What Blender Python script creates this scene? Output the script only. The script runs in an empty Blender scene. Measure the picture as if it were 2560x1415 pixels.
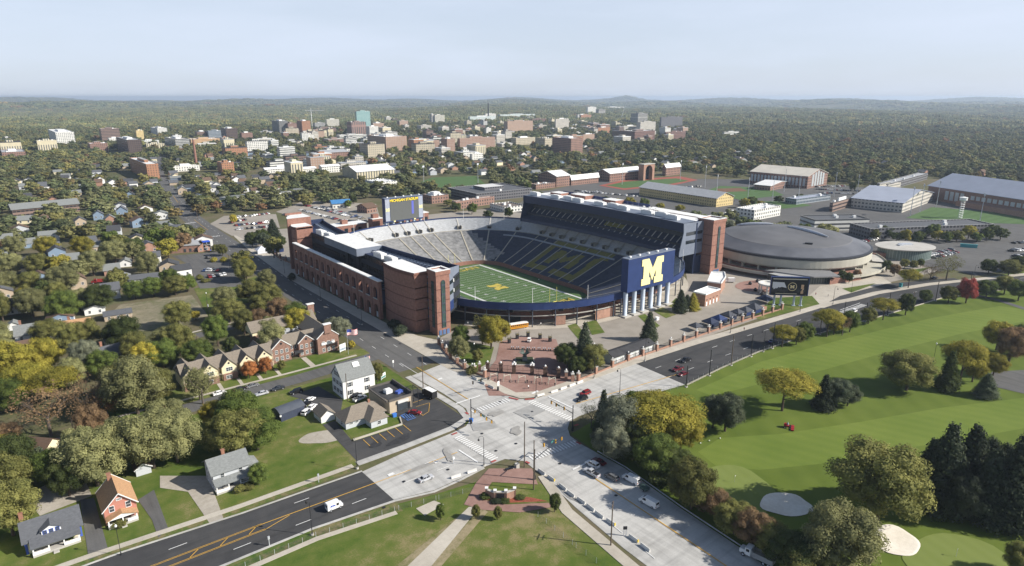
import bpy, bmesh, math, random
import numpy as np
from mathutils import Vector, Matrix
random.seed(7)
rad = math.radians
SC = bpy.context.scene
COL = SC.collection
# ------------------------------------------------------------------ camera, sky, sun, exposure
FPX, CAM, YAW, PITCH = 1631.2, Vector((-252.43, -331.87, 107.4)), rad(38.573), rad(15.882)
cd = bpy.data.cameras.new('camera'); co = bpy.data.objects.new('camera', cd); COL.objects.link(co)
co.location = CAM; co.rotation_euler = (rad(90) - PITCH, 0, -YAW)
cd.sensor_width = 36; cd.lens = FPX / 2560 * 36; cd.clip_start = 1; cd.clip_end = 60000
SC.camera = co
SUN_EL, SUN_AZ = rad(33), rad(139)
wd = bpy.data.worlds.new('World'); SC.world = wd; wd.use_nodes = True
nt = wd.node_tree; bg = nt.nodes['Background']
sk = nt.nodes.new('ShaderNodeTexSky'); sk.sky_type = 'NISHITA'; sk.sun_disc = False
sk.sun_elevation = SUN_EL; sk.sun_rotation = SUN_AZ; sk.air_density = 1.0; sk.dust_density = 1.2; sk.ozone_density = 2.0; sk.altitude = 300
tc = nt.nodes.new('ShaderNodeTexCoord'); mp = nt.nodes.new('ShaderNodeMapping'); mp.inputs['Scale'].default_value = (1.2, 1.2, 7)
mp.inputs['Rotation'].default_value = (0.1, 0.15, 0)
nz = nt.nodes.new('ShaderNodeTexNoise'); nz.inputs['Scale'].default_value = 1.6; nz.inputs['Detail'].default_value = 5; nz.inputs['Roughness'].default_value = .55
rp = nt.nodes.new('ShaderNodeMapRange'); rp.inputs[1].default_value = .38; rp.inputs[2].default_value = .75; rp.inputs[3].default_value = .72; rp.inputs[4].default_value = .98
mx = nt.nodes.new('ShaderNodeMix'); mx.data_type = 'RGBA'; mx.inputs[7].default_value = (7.1, 7.95, 9.5, 1)
L = nt.links.new
L(tc.outputs['Generated'], mp.inputs[0]); L(mp.outputs[0], nz.inputs['Vector']); L(nz.outputs[0], rp.inputs[0])
sz = nt.nodes.new('ShaderNodeSeparateXYZ'); L(tc.outputs['Generated'], sz.inputs[0]); lo = nt.nodes.new('ShaderNodeMapRange'); lo.interpolation_type = 'SMOOTHSTEP'
lo.inputs[1].default_value = .12; lo.inputs[2].default_value = .27; lo.inputs[3].default_value = 1; lo.inputs[4].default_value = .05; L(sz.outputs[2], lo.inputs[0])
ml = nt.nodes.new('ShaderNodeMath'); ml.operation = 'MULTIPLY'; L(rp.outputs[0], ml.inputs[0]); L(lo.outputs[0], ml.inputs[1]); L(ml.outputs[0], mx.inputs[0])
L(sk.outputs[0], mx.inputs[6]); L(mx.outputs[2], bg.inputs[0]); bg.inputs[1].default_value = .075
sl = bpy.data.lights.new('sun', 'SUN'); sl.energy = 5.0; sl.angle = rad(.53); sl.color = (1, .945, .86)
so = bpy.data.objects.new('sun', sl); COL.objects.link(so)
so.rotation_euler = Vector((-math.sin(SUN_AZ) * math.cos(SUN_EL), -math.cos(SUN_AZ) * math.cos(SUN_EL), -math.sin(SUN_EL))).to_track_quat('-Z', 'Y').to_euler()
so.location = (300, -300, 300)
SC.view_settings.view_transform = 'Standard'; SC.view_settings.look = 'None'; SC.view_settings.exposure = 0.5; SC.view_settings.gamma = 1
SC.cycles.max_bounces = 5; SC.cycles.diffuse_bounces = 2; SC.cycles.glossy_bounces = 2; SC.cycles.transmission_bounces = 2; SC.cycles.volume_bounces = 0
SC.cycles.use_denoising = True
# ------------------------------------------------------------------ where a point of the ground lies
_cy, _sy, _cp, _sp = math.cos(YAW), math.sin(YAW), math.cos(PITCH), math.sin(PITCH)
FW, RT = Vector((_sy * _cp, _cy * _cp, -_sp)), Vector((_cy, -_sy, 0)); UP = RT.cross(FW)
def at(x, y, z=0.0):
    d = FW + RT * ((x - 1280) / FPX) + UP * ((707.5 - y) / FPX)
    t = (z - CAM.z) / d.z
    return Vector((CAM.x + d.x * t, CAM.y + d.y * t, z))
def seen(P):
    d = Vector(P) - CAM; w = max(d.dot(FW), .1)
    return 1280 + FPX * d.dot(RT) / w, 707.5 - FPX * d.dot(UP) / w
def height_at(P, y):           # height of a point above ground point P that is seen at row y
    lo, hi = -5., 260.
    for _ in range(40):
        m = (lo + hi) / 2
        if seen((P[0], P[1], m))[1] > y: lo = m
        else: hi = m
    return lo
# ------------------------------------------------------------------ mesh helper
class MB:
    def __init__(s): s.v, s.f, s.m = [], [], []
    def add(s, vs, fs, mi=0):
        o = len(s.v); s.v += [tuple(p) for p in vs]
        s.f += [tuple(o + i for i in f) for f in fs]; s.m += [mi] * len(fs); return s
    def box(s, c, d, rz=0, mi=0, top=1.0):
        x, y, z = d[0] / 2, d[1] / 2, d[2] / 2; ca, sa = math.cos(rz), math.sin(rz); vs = []
        for dz, k in ((-z, 1), (z, top)):
            for px, py in ((-x, -y), (x, -y), (x, y), (-x, y)):
                px, py = px * k, py * k
                vs.append((c[0] + px * ca - py * sa, c[1] + px * sa + py * ca, c[2] + dz))
        return s.add(vs, [(0, 3, 2, 1), (4, 5, 6, 7), (0, 1, 5, 4), (1, 2, 6, 5), (2, 3, 7, 6), (3, 0, 4, 7)], mi)
    def bb(s, x0, x1, y0, y1, z0, z1, mi=0): return s.box(((x0 + x1) / 2, (y0 + y1) / 2, (z0 + z1) / 2), (x1 - x0, y1 - y0, z1 - z0), 0, mi)
    def prism(s, P, z0, z1, mi=0, mtop=None, cap=True):
        n = len(P); vs = [(p[0], p[1], z0) for p in P] + [(p[0], p[1], z1) for p in P]
        s.add(vs, [(i, (i + 1) % n, n + (i + 1) % n, n + i) for i in range(n)], mi)
        if cap: s.add([(p[0], p[1], z1) for p in P], [tuple(range(n))], mi if mtop is None else mtop)
        return s
    def tube(s, a, b, r0, r1=None, n=6, mi=0, cap=True):
        a, b = Vector(a), Vector(b); r1 = r0 if r1 is None else r1; d = (b - a)
        if d.length < 1e-6: return s
        d.normalize(); u = d.orthogonal().normalized(); w = d.cross(u); vs = []
        for p, r in ((a, r0), (b, r1)):
            for i in range(n):
                t = 2 * math.pi * i / n; vs.append(p + (u * math.cos(t) + w * math.sin(t)) * r)
        fs = [(i, (i + 1) % n, n + (i + 1) % n, n + i) for i in range(n)]
        if cap: fs += [tuple(range(n - 1, -1, -1)), tuple(range(n, 2 * n))]
        return s.add(vs, fs, mi)
    def lathe(s, prof, c=(0, 0, 0), n=12, mi=0, sx=1, sy=1):
        vs = [(c[0] + r * sx * math.cos(2 * math.pi * i / n), c[1] + r * sy * math.sin(2 * math.pi * i / n), c[2] + z) for r, z in prof for i in range(n)]
        fs = [(k * n + i, k * n + (i + 1) % n, (k + 1) * n + (i + 1) % n, (k + 1) * n + i) for k in range(len(prof) - 1) for i in range(n)]
        s.add(vs, fs, mi)
        if prof[-1][0] > 1e-3: s.add(vs[-n:], [tuple(range(n))], mi)
        return s
    def quad(s, a, b, c, d, mi=0): return s.add([a, b, c, d], [(0, 1, 2, 3)], mi)
    def gable(s, x0, x1, y0, y1, z0, z1, axis='x', over=.4, mi=0, th=.18):
        # roof slab with two slopes; the ridge runs along axis
        if axis == 'x':
            A = lambda u, w, z: (u, w, z); u0, u1, w0, w1 = x0 - over, x1 + over, y0, y1
        else:
            A = lambda u, w, z: (w, u, z); u0, u1, w0, w1 = y0 - over, y1 + over, x0, x1
        wm = (w0 + w1) / 2; sl = (z1 - z0) / (wm - w0)
        wo0, wo1, ze = w0 - over, w1 + over, z0 - over * sl
        pr = [(wo0, ze), (wm, z1), (wo1, ze), (wo1, ze + th), (wm, z1 + th), (wo0, ze + th)]
        vs = [A(u0, w, z) for w, z in pr] + [A(u1, w, z) for w, z in pr]
        return s.add(vs, [(0, 1, 4, 5), (1, 2, 3, 4), (6, 11, 10, 7), (7, 10, 9, 8), (5, 4, 10, 11), (4, 3, 9, 10), (0, 6, 7, 1), (1, 7, 8, 2), (0, 5, 11, 6), (2, 8, 9, 3)], mi)
    def gwall(s, x0, x1, y0, y1, z0, z1, zr, axis='x', mi=0):
        # walls of a gabled block (ridge along axis), gables included
        if axis == 'x':
            ym = (y0 + y1) / 2
            s.add([(x0, y0, z0), (x1, y0, z0), (x1, y0, z1), (x0, y0, z1), (x0, y1, z0), (x1, y1, z0), (x1, y1, z1), (x0, y1, z1), (x0, ym, zr), (x1, ym, zr)],
                  [(0, 1, 2, 3), (5, 4, 7, 6), (4, 0, 3, 8, 7), (1, 5, 6, 9, 2)], mi)
        else:
            xm = (x0 + x1) / 2
            s.add([(x0, y0, z0), (x1, y0, z0), (x1, y0, z1), (x0, y0, z1), (x0, y1, z0), (x1, y1, z0), (x1, y1, z1), (x0, y1, z1), (xm, y0, zr), (xm, y1, zr)],
                  [(0, 1, 2, 8, 3), (5, 4, 7, 9, 6), (4, 0, 3, 7), (1, 5, 6, 2)], mi)
        return s
    def hip(s, x0, x1, y0, y1, z0, z1, over=.5, mi=0):
        x0, x1, y0, y1 = x0 - over, x1 + over, y0 - over, y1 + over; w = min(x1 - x0, y1 - y0) / 2
        if x1 - x0 >= y1 - y0: a, b = (x0 + w, (y0 + y1) / 2, z1), (x1 - w, (y0 + y1) / 2, z1)
        else: a, b = ((x0 + x1) / 2, y0 + w, z1), ((x0 + x1) / 2, y1 - w, z1)
        vs = [(x0, y0, z0), (x1, y0, z0), (x1, y1, z0), (x0, y1, z0), a, b]
        fs = [(0, 1, 5, 4), (1, 2, 5), (2, 3, 4, 5), (3, 0, 4), (3, 2, 1, 0)] if x1 - x0 >= y1 - y0 else [(0, 1, 4), (1, 2, 5, 4), (2, 3, 5), (3, 0, 4, 5), (3, 2, 1, 0)]
        return s.add(vs, fs, mi)
    def mesh(s, name, mats, smooth=False):
        me = bpy.data.meshes.new(name); me.from_pydata([tuple(v) for v in s.v], [], s.f)
        for m in (mats if isinstance(mats, (list, tuple)) else [mats]): me.materials.append(m)
        me.polygons.foreach_set('material_index', s.m)
        if smooth: me.polygons.foreach_set('use_smooth', [True] * len(s.f))
        me.update(); return me
    def build(s, name, mats, parent=None, smooth=False): return link(name, s.mesh(name, mats, smooth), parent)
def link(name, me, parent=None, loc=None, rz=0):
    o = bpy.data.objects.new(name, me); COL.objects.link(o)
    if parent: o.parent = parent
    if loc is not None: o.location = loc
    o.rotation_euler.z = rz; return o
THINGS = []
def tag(o, label, cat, group=None):
    o['label'] = label; o['category'] = cat
    if group: o['group'] = group
    THINGS.append(o); return o
def thing(name, label, cat, loc=(0, 0, 0), rz=0, group=None):
    o = bpy.data.objects.new(name, None); COL.objects.link(o); o.location = loc; o.rotation_euler.z = rz; o.empty_display_size = .5
    return tag(o, label, cat, group)
def struct(o, kind='structure'): o['kind'] = kind; return o
def copy_tree(o, parent=None):
    c = o.copy(); COL.objects.link(c)
    if parent: c.parent = parent
    for ch in list(o.children): copy_tree(ch, c)
    return c
# ------------------------------------------------------------------ materials
MATS = {}
def nodes(name):
    m = bpy.data.materials.new(name); m.use_nodes = True; t = m.node_tree; return m, t, t.nodes['Principled BSDF'], t.links.new
def mat(name, col, rough=.8, var=.12, scale=.6, metal=0, spec=.3, col2=None, detail=4, bump=0, stretch=None, lo=.3, hi=.7):
    if name in MATS: return MATS[name]
    m, t, b, L = nodes(name); b.inputs['Roughness'].default_value = rough; b.inputs['Metallic'].default_value = metal
    b.inputs['Specular IOR Level'].default_value = spec
    if var or col2:
        c = t.nodes.new('ShaderNodeTexCoord'); g = t.nodes.new('ShaderNodeNewGeometry'); n = t.nodes.new('ShaderNodeTexNoise')
        n.inputs['Scale'].default_value = scale; n.inputs['Detail'].default_value = detail; src = g.outputs['Position']
        if stretch:
            p = t.nodes.new('ShaderNodeMapping'); p.inputs['Scale'].default_value = stretch; L(src, p.inputs[0]); src = p.outputs[0]
        L(src, n.inputs['Vector'])
        r = t.nodes.new('ShaderNodeValToRGB'); r.color_ramp.elements[0].position = lo; r.color_ramp.elements[1].position = hi
        c1 = [max(0, x * (1 - var)) for x in col]; c2 = col2 or [min(1, x * (1 + var)) for x in col]
        r.color_ramp.elements[0].color = (*c1, 1); r.color_ramp.elements[1].color = (*c2, 1)
        L(n.outputs[0], r.inputs[0]); L(r.outputs[0], b.inputs['Base Color'])
        if bump:
            bp = t.nodes.new('ShaderNodeBump'); bp.inputs['Strength'].default_value = bump; L(n.outputs[0], bp.inputs['Height']); L(bp.outputs[0], b.inputs['Normal'])
    else: b.inputs['Base Color'].default_value = (*col, 1)
    MATS[name] = m; return m
def ground_mat(name, cols, scales=(.02, .3, 3), wts=(.5, .3, .2), rough=.95, bump=.0, joints=0, streak=None):
    # earth, grass and paving: three sizes of mottling through one ramp; slab joints and wheel wear where asked
    if name in MATS: return MATS[name]
    m, t, b, L = nodes(name); b.inputs['Roughness'].default_value = rough; b.inputs['Specular IOR Level'].default_value = .1
    g = t.nodes.new('ShaderNodeNewGeometry'); acc = None
    for s, w in zip(scales, wts):
        n = t.nodes.new('ShaderNodeTexNoise'); n.inputs['Scale'].default_value = s; n.inputs['Detail'].default_value = 5; L(g.outputs['Position'], n.inputs['Vector'])
        k = t.nodes.new('ShaderNodeMath'); k.operation = 'MULTIPLY_ADD'; k.inputs[1].default_value = w; L(n.outputs[0], k.inputs[0])
        if acc: L(acc, k.inputs[2])
        else: k.inputs[2].default_value = 0
        acc = k.outputs[0]
    r = t.nodes.new('ShaderNodeValToRGB'); e = r.color_ramp.elements; n = len(cols)
    while len(e) < n: e.new(.5)
    for i, c in enumerate(cols): e[i].position = .36 + .28 * i / (n - 1); e[i].color = (*c, 1)
    L(acc, r.inputs[0]); out = r.outputs[0]
    def times(src, fac, dark):
        q = t.nodes.new('ShaderNodeMix'); q.data_type = 'RGBA'; q.blend_type = 'MULTIPLY'; L(fac, q.inputs[0]); L(src, q.inputs[6]); q.inputs[7].default_value = (dark, dark, dark, 1); return q.outputs[2]
    if joints:
        br = t.nodes.new('ShaderNodeTexBrick'); br.offset = 0; br.inputs['Scale'].default_value = 1; br.inputs['Brick Width'].default_value = joints; br.inputs['Row Height'].default_value = joints; br.inputs['Mortar Size'].default_value = .05; br.inputs['Mortar Smooth'].default_value = 1; L(g.outputs['Position'], br.inputs['Vector']); out = times(out, br.outputs['Fac'], .86)
    for sc in streak or ():
        p = t.nodes.new('ShaderNodeMapping'); p.inputs['Scale'].default_value = sc; L(g.outputs['Position'], p.inputs[0]); n = t.nodes.new('ShaderNodeTexNoise'); n.inputs['Scale'].default_value = 1; n.inputs['Detail'].default_value = 4; n.inputs['Roughness'].default_value = .6; L(p.outputs[0], n.inputs['Vector'])
        f = t.nodes.new('ShaderNodeMapRange'); f.inputs[1].default_value = .48; f.inputs[2].default_value = .72; L(n.outputs[0], f.inputs[0]); out = times(out, f.outputs[0], .76)
    L(out, b.inputs['Base Color']); MATS[name] = m; return m
def facade(name, wall, glass=(.03, .04, .05), wx=3.2, wz=3.4, fx=.55, fz=.5, roof=(.35, .35, .34), var=.1, z0=0.0, grough=.25):
    # a wall with a grid of window openings, for buildings too far off to show a pane
    if name in MATS: return MATS[name]
    m, t, b, L = nodes(name); b.inputs['Roughness'].default_value = .85
    tc = t.nodes.new('ShaderNodeTexCoord'); g = t.nodes.new('ShaderNodeNewGeometry')
    sx, sn = t.nodes.new('ShaderNodeSeparateXYZ'), t.nodes.new('ShaderNodeSeparateXYZ'); L(tc.outputs['Object'], sx.inputs[0])
    vt = t.nodes.new('ShaderNodeVectorTransform'); vt.vector_type = 'NORMAL'; vt.convert_from = 'WORLD'; vt.convert_to = 'OBJECT'
    L(g.outputs['True Normal'], vt.inputs[0]); L(vt.outputs[0], sn.inputs[0])
    def M(op, a, bb=None):
        k = t.nodes.new('ShaderNodeMath'); k.operation = op
        for i, q in enumerate((a, bb)):
            if q is None: continue
            if isinstance(q, (int, float)): k.inputs[i].default_value = q
            else: L(q, k.inputs[i])
        return k.outputs[0]
    ax, az = M('ABSOLUTE', sn.outputs[0]), M('ABSOLUTE', sn.outputs[2])
    isx = M('GREATER_THAN', ax, .7)
    u = M('ADD', M('MULTIPLY', sx.outputs[1], isx), M('MULTIPLY', sx.outputs[0], M('SUBTRACT', 1, isx)))
    fu = M('FRACT', M('DIVIDE', M('ADD', u, 500 * wx), wx)); fv = M('FRACT', M('DIVIDE', M('ADD', sx.outputs[2], z0), wz))
    wu = M('LESS_THAN', M('ABSOLUTE', M('SUBTRACT', fu, .5)), fx / 2) if fx < 1 else 1.0
    wv = M('LESS_THAN', M('ABSOLUTE', M('SUBTRACT', fv, .52)), fz / 2)
    win = M('MULTIPLY', wu, wv); top = M('GREATER_THAN', az, .7); side = M('SUBTRACT', 1, top); win = M('MULTIPLY', win, side)
    n = t.nodes.new('ShaderNodeTexNoise'); n.inputs['Scale'].default_value = .15; n.inputs['Detail'].default_value = 5; L(g.outputs['Position'], n.inputs['Vector'])
    r = t.nodes.new('ShaderNodeValToRGB'); r.color_ramp.elements[0].position = .3; r.color_ramp.elements[1].position = .7
    r.color_ramp.elements[0].color = (*[c * (1 - var) for c in wall], 1); r.color_ramp.elements[1].color = (*[min(1, c * (1 + var)) for c in wall], 1); L(n.outputs[0], r.inputs[0])
    m1, m2 = t.nodes.new('ShaderNodeMix'), t.nodes.new('ShaderNodeMix'); m1.data_type = m2.data_type = 'RGBA'
    L(top, m1.inputs[0]); L(r.outputs[0], m1.inputs[6]); m1.inputs[7].default_value = (*roof, 1)
    L(win, m2.inputs[0]); L(m1.outputs[2], m2.inputs[6]); m2.inputs[7].default_value = (*glass, 1); L(m2.outputs[2], b.inputs['Base Color'])
    rr = t.nodes.new('ShaderNodeMix'); L(win, rr.inputs[0]); rr.inputs[2].default_value = .85; rr.inputs[3].default_value = grough; L(rr.outputs[0], b.inputs['Roughness'])
    MATS[name] = m; return m
def glass(name, col, rough=.12): return mat(name, col, rough, .25, .4, spec=.6)
W_WHITE = mat('white_paint', (.78, .78, .76), .6, .05); TRIM = W_WHITE
BRICK = mat('red_brick', (.27, .14, .105), .9, .16, .9, bump=.1); BRICK2 = mat('brown_brick', (.25, .15, .115), .9, .2, 1.2)
BRICKP = mat('pale_brick', (.35, .205, .15), .9, .15, .8); NAVY = mat('navy_metal', (.018, .03, .075), .5, .15, .5)
NAVY2 = mat('navy_panel', (.022, .042, .13), .5, .12, .3); GREYM = mat('grey_panel', (.17, .195, .245), .5, .1, .3)
ROOFW = mat('white_roof', (.74, .74, .72), .7, .07, .25); CONC = mat('concrete', (.46, .44, .40), .9, .12, .3)
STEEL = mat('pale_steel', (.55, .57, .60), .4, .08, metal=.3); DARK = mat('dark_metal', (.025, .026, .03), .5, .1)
MAIZE = mat('yellow_paint', (.78, .56, .10), .6, .04); CREAMY = mat('pale_yellow_paint', (.86, .78, .38), .6, .03)
GLASSD = glass('dark_glass', (.015, .022, .03)); GLASSG = glass('green_glass', (.05, .09, .075), .1)
WOOD = mat('weathered_wood', (.13, .10, .075), .9, .2, 2); BARK = mat('bark', (.085, .065, .05), .95, .25, 3)
TYRE = mat('tyre_rubber', (.015, .015, .016), .9, .1); GLASSC = glass('car_glass', (.012, .014, .018), .08)
LAMPW = mat('lamp_globe', (.8, .8, .78), .4, 0)
def paint(n, c): return mat('paint_' + n, c, .28, .03, 1, spec=.5)
# ------------------------------------------------------------------ ground, streets, lawns
def smooth(a, b, x): x = min(1, max(0, (x - a) / (b - a))); return x * x * (3 - 2 * x)
def hgt(x, y):
    r = math.hypot(x, y); k = smooth(1700, 3600, r)
    if k == 0: return 0
    a = 10 + 24 * smooth(2500, 9000, r)
    h = a * (math.sin(x * .0011 + 1.3) * math.cos(y * .0009) + .6 * math.sin(x * .0023 - y * .0019 + 2) + .35 * math.sin(x * .0047 + y * .0041))
    az = math.atan2(x, y)
    h += 14 * math.exp(-((math.degrees(az) - 62) / 13) ** 2) * smooth(1900, 2600, r) * (1 - smooth(3200, 4300, r))
    h += 70 * math.exp(-((math.degrees(az) - 48.5) / 1.1) ** 2) * smooth(12500, 14000, r)
    h += (22 + 9 * math.sin(x * .0007 + 1) * math.cos(y * .0008) + 8 * math.sin(x * .0031)) * smooth(11500, 14200, r)
    return h * k
NC, NSD, NEN = 20, 56, 12
def ring(s):
    # outline of the bowl at share s of the way from the field wall to the rim
    hx, hy, r = 36 + 52 * s, 62 + 56 * s, 22 + 50 * s; P = []
    def side(a, b, n): P.extend([(a[0] + (b[0] - a[0]) * i / n, a[1] + (b[1] - a[1]) * i / n) for i in range(n)])
    def arc(cx, cy, a0): P.extend([(cx + r * math.cos(a0 + math.pi / 2 * i / NC), cy + r * math.sin(a0 + math.pi / 2 * i / NC)) for i in range(NC)])
    side((hx, -hy + r), (hx, hy - r), NSD); arc(hx - r, hy - r, 0)
    side((hx - r, hy), (-hx + r, hy), NEN); arc(-hx + r, hy - r, math.pi / 2)
    side((-hx, hy - r), (-hx, -hy + r), NSD); arc(-hx + r, -hy + r, math.pi)
    side((-hx + r, -hy), (hx - r, -hy), NEN); arc(hx - r, -hy + r, 1.5 * math.pi)
    return P
g = MB(); R0 = ring(.56); n = len(R0); rs = [150, 240, 400, 700, 1100, 1600, 2000, 2500, 3100, 4000, 5200, 6800, 8800, 11000, 13000, 14500, 15600]
vs = [(x, y, -.02) for x, y in R0]
for r in rs:
    for x, y in R0:
        a = math.atan2(y, x); X, Y = r * math.cos(a), r * math.sin(a); vs.append((X, Y, hgt(X, Y)))
g.add(vs, [(k * n + i, k * n + (i + 1) % n, (k + 1) * n + (i + 1) % n, (k + 1) * n + i)[::-1] for k in range(len(rs)) for i in range(n)])
GROUND = ground_mat('earth_and_rough_grass', [(.075, .082, .036), (.105, .108, .05), (.15, .125, .08), (.085, .11, .04)], (.004, .05, .6))
struct(g.build('ground', GROUND))
LAWN = ground_mat('lawn_grass', [(.052, .092, .016), (.082, .122, .022), (.125, .145, .038), (.24, .20, .10)], (.03, .25, 2.5), (.45, .35, .2))
LAWN2 = ground_mat('verge_grass', [(.05, .095, .018), (.085, .125, .03), (.17, .15, .07), (.24, .20, .11)], (.12, .6, 3), (.4, .4, .2))
ASPH = ground_mat('old_asphalt', [(.10, .10, .10), (.125, .123, .12), (.15, .147, .14)], (.02, .2, 3), (.4, .3, .3), streak=[(.5, .02, .1)])
ASPHN = ground_mat('new_asphalt', [(.05, .05, .052), (.066, .066, .067), (.085, .083, .082)], (.03, .25, 3), streak=[(.02, .5, .1)])
CONCR = ground_mat('road_concrete', [(.40, .39, .365), (.47, .46, .435), (.54, .53, .50)], (.05, .3, 2), joints=4.4, streak=[(.03, .45, .1), (.4, .03, .1)])
WALK = ground_mat('sidewalk_concrete', [(.38, .345, .285), (.45, .41, .345), (.52, .48, .41)], (.06, .4, 2), joints=1.8)
PAVE = ground_mat('plaza_paving', [(.25, .225, .19), (.31, .28, .24), (.36, .325, .28)], (.02, .2, 2))
BRKP = ground_mat('brick_paving', [(.23, .135, .11), (.29, .18, .15), (.34, .215, .18)], (.06, .5, 4))
GRAVEL = ground_mat('gravel', [(.30, .27, .22), (.38, .345, .29), (.45, .41, .35)], (.1, .8, 5))
SAND = ground_mat('bunker_sand', [(.66, .60, .50), (.76, .70, .60), (.84, .79, .70)], (.15, 1, 6)); MULCH = mat('red_mulch', (.26, .075, .045), .95, .25, 2)
def turf(name, c1, c2, ang, width, mixw=.35, base=None):
    m, t, b, L = nodes(name); b.inputs['Roughness'].default_value = .9; b.inputs['Specular IOR Level'].default_value = .15
    g = t.nodes.new('ShaderNodeNewGeometry'); p = t.nodes.new('ShaderNodeMapping'); p.inputs['Rotation'].default_value = (0, 0, ang); L(g.outputs['Position'], p.inputs[0])
    w = t.nodes.new('ShaderNodeTexWave'); w.inputs['Scale'].default_value = 6.2832 / 20 / width; w.inputs['Distortion'].default_value = 2.2; w.inputs['Detail'].default_value = 1; w.inputs['Detail Scale'].default_value = .6; L(p.outputs[0], w.inputs[0])
    n = t.nodes.new('ShaderNodeTexNoise'); n.inputs['Scale'].default_value = .035; n.inputs['Detail'].default_value = 8; n.inputs['Roughness'].default_value = .65; L(g.outputs['Position'], n.inputs['Vector'])
    k = t.nodes.new('ShaderNodeMix'); k.inputs[0].default_value = mixw; L(n.outputs[0], k.inputs[2]); L(w.outputs['Fac'], k.inputs[3])
    r = t.nodes.new('ShaderNodeValToRGB'); r.color_ramp.elements[0].position = .25; r.color_ramp.elements[1].position = .75; r.color_ramp.elements[0].color = (*c1, 1); r.color_ramp.elements[1].color = (*c2, 1)
    L(k.outputs[0], r.inputs[0]); L(r.outputs[0], b.inputs['Base Color']); MATS[name] = m; return m
FAIR = turf('golf_rough', (.072, .11, .013), (.135, .175, .03), rad(38), 9, .1); FAIRW = turf('golf_fairway', (.10, .15, .021), (.165, .21, .04), rad(-20), 5, .08); GREEN = turf('golf_green', (.15, .19, .045), (.18, .22, .06), rad(20), 4, .15)
FIELD = turf('field_turf', (.070, .125, .042), (.09, .155, .055), rad(90), 9.14, .35)
NSH = [0]
def sheet(name, P, z, m, kerb=0, kind='structure'):
    b = MB(); NSH[0] += 1; z = z + .0011 * (NSH[0] % 90)
    if kerb: b.prism(P, z - kerb, z)
    else: b.add([(p[0], p[1], z) for p in P], [tuple(range(len(P)))])
    bm = bmesh.new(); o = b.build(name, m); bm.from_mesh(o.data); bmesh.ops.recalc_face_normals(bm, faces=bm.faces)
    if not kerb:
        for f in bm.faces:
            if f.normal.z < 0: f.normal_flip()
    bm.to_mesh(o.data); bm.free(); return struct(o, kind)
def px(*p): return [at(*q) for q in p]
def ribbon(name, C, w, z, m, kerb=0):
    A, B = [], []
    for i, c in enumerate(C):
        a, b = Vector(C[max(0, i - 1)][:2]), Vector(C[min(len(C) - 1, i + 1)][:2]); t = (b - a).normalized(); nn = Vector((-t.y, t.x))
        A.append(Vector(c[:2]) + nn * w / 2); B.append(Vector(c[:2]) - nn * w / 2)
    return sheet(name, A + B[::-1], z, m, kerb)
def blob(c, rx, ry, rz=0, n=28, wob=.06, seed=1):
    rr = random.Random(seed); ph = [rr.uniform(0, 6.28) for _ in range(3)]; P = []
    for i in range(n):
        t = 2 * math.pi * i / n; k = 1 + wob * (math.sin(2 * t + ph[0]) + .7 * math.sin(3 * t + ph[1]) + .5 * math.sin(5 * t + ph[2])); x, y = rx * k * math.cos(t), ry * k * math.sin(t)
        P.append((c[0] + x * math.cos(rz) - y * math.sin(rz), c[1] + x * math.sin(rz) + y * math.cos(rz)))
    return P
# big lawns
sheet('golf_course_grass', [(-116, -192), (-60, -184), (60, -182.5), (130, -190), (196, -206), (260, -219), (520, -265), (560, -420), (300, -520), (-115, -520), (-124, -280), (-122, -240)], .02, FAIR)
sheet('school_lawn', [(-340, -187.5), (-222, -187.2), (-185, -189.2), (-170, -193), (-146, -197), (-141.5, -201), (-145, -222), (-147, -242), (-150, -275), (-156, -420), (-340, -420)], .02, LAWN)
sheet('corner_lawn', [(-340, -99), (-196, -99), (-150, -99), (-137, -99), (-137.5, -165), (-180, -165), (-214, -168), (-340, -165)], .02, LAWN)
sheet('front_lawn', [(-236, -88), (-136, -88), (-133.6, -80), (-150, -72), (-236, -74)], .03, LAWN)
sheet('golf_fairway', px((1740, 975), (1900, 905), (2100, 850), (2330, 795), (2500, 765), (2570, 775), (2580, 800), (2400, 835), (2200, 885), (2060, 925), (1900, 960), (1780, 990)), .03, FAIRW); sheet('golf_fairway', px((1745, 1130), (1800, 1095), (1950, 1085), (2150, 1055), (2350, 1020), (2600, 990), (2620, 1060), (2400, 1100), (2200, 1130), (2050, 1160), (1900, 1175), (1790, 1165)), .03, FAIRW)
sheet('campus_paving', px((1240, 540), (1340, 484), (1500, 446), (1860, 448), (2080, 462), (2560, 527), (2800, 567), (2800, 640), (2200, 690), (2060, 600), (1830, 556)), .005, ASPH)
# stadium surroundings
sheet('stadium_forecourt', [(-117, -130), (-112, -155), (-104, -163), (-40, -164.6), (40, -165.5), (95, -168), (150, -176), (215, -186), (235, -150), (190, -40), (110, -60), (88, -84), (70, -99), (48, -112), (18, -118.5), (-30, -118), (-56, -106), (-90, -84), (-104, -90)], .03, PAVE)
sheet('west_sidewalk', [(-118.2, -121), (-118.6, 60), (-113, 150), (-104, 230), (-104, 70), (-112, 60), (-111, -60), (-108, -80), (-104, -90), (-110, -128), (-116, -134)], .12, WALK, .12)
sheet('north_paving', [(-104, 70), (-104, 225), (-60, 215), (140, 190), (150, 60), (110, 20), (96, 60), (60, 116), (-50, 116), (-88, 90)], .03, PAVE)
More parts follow.
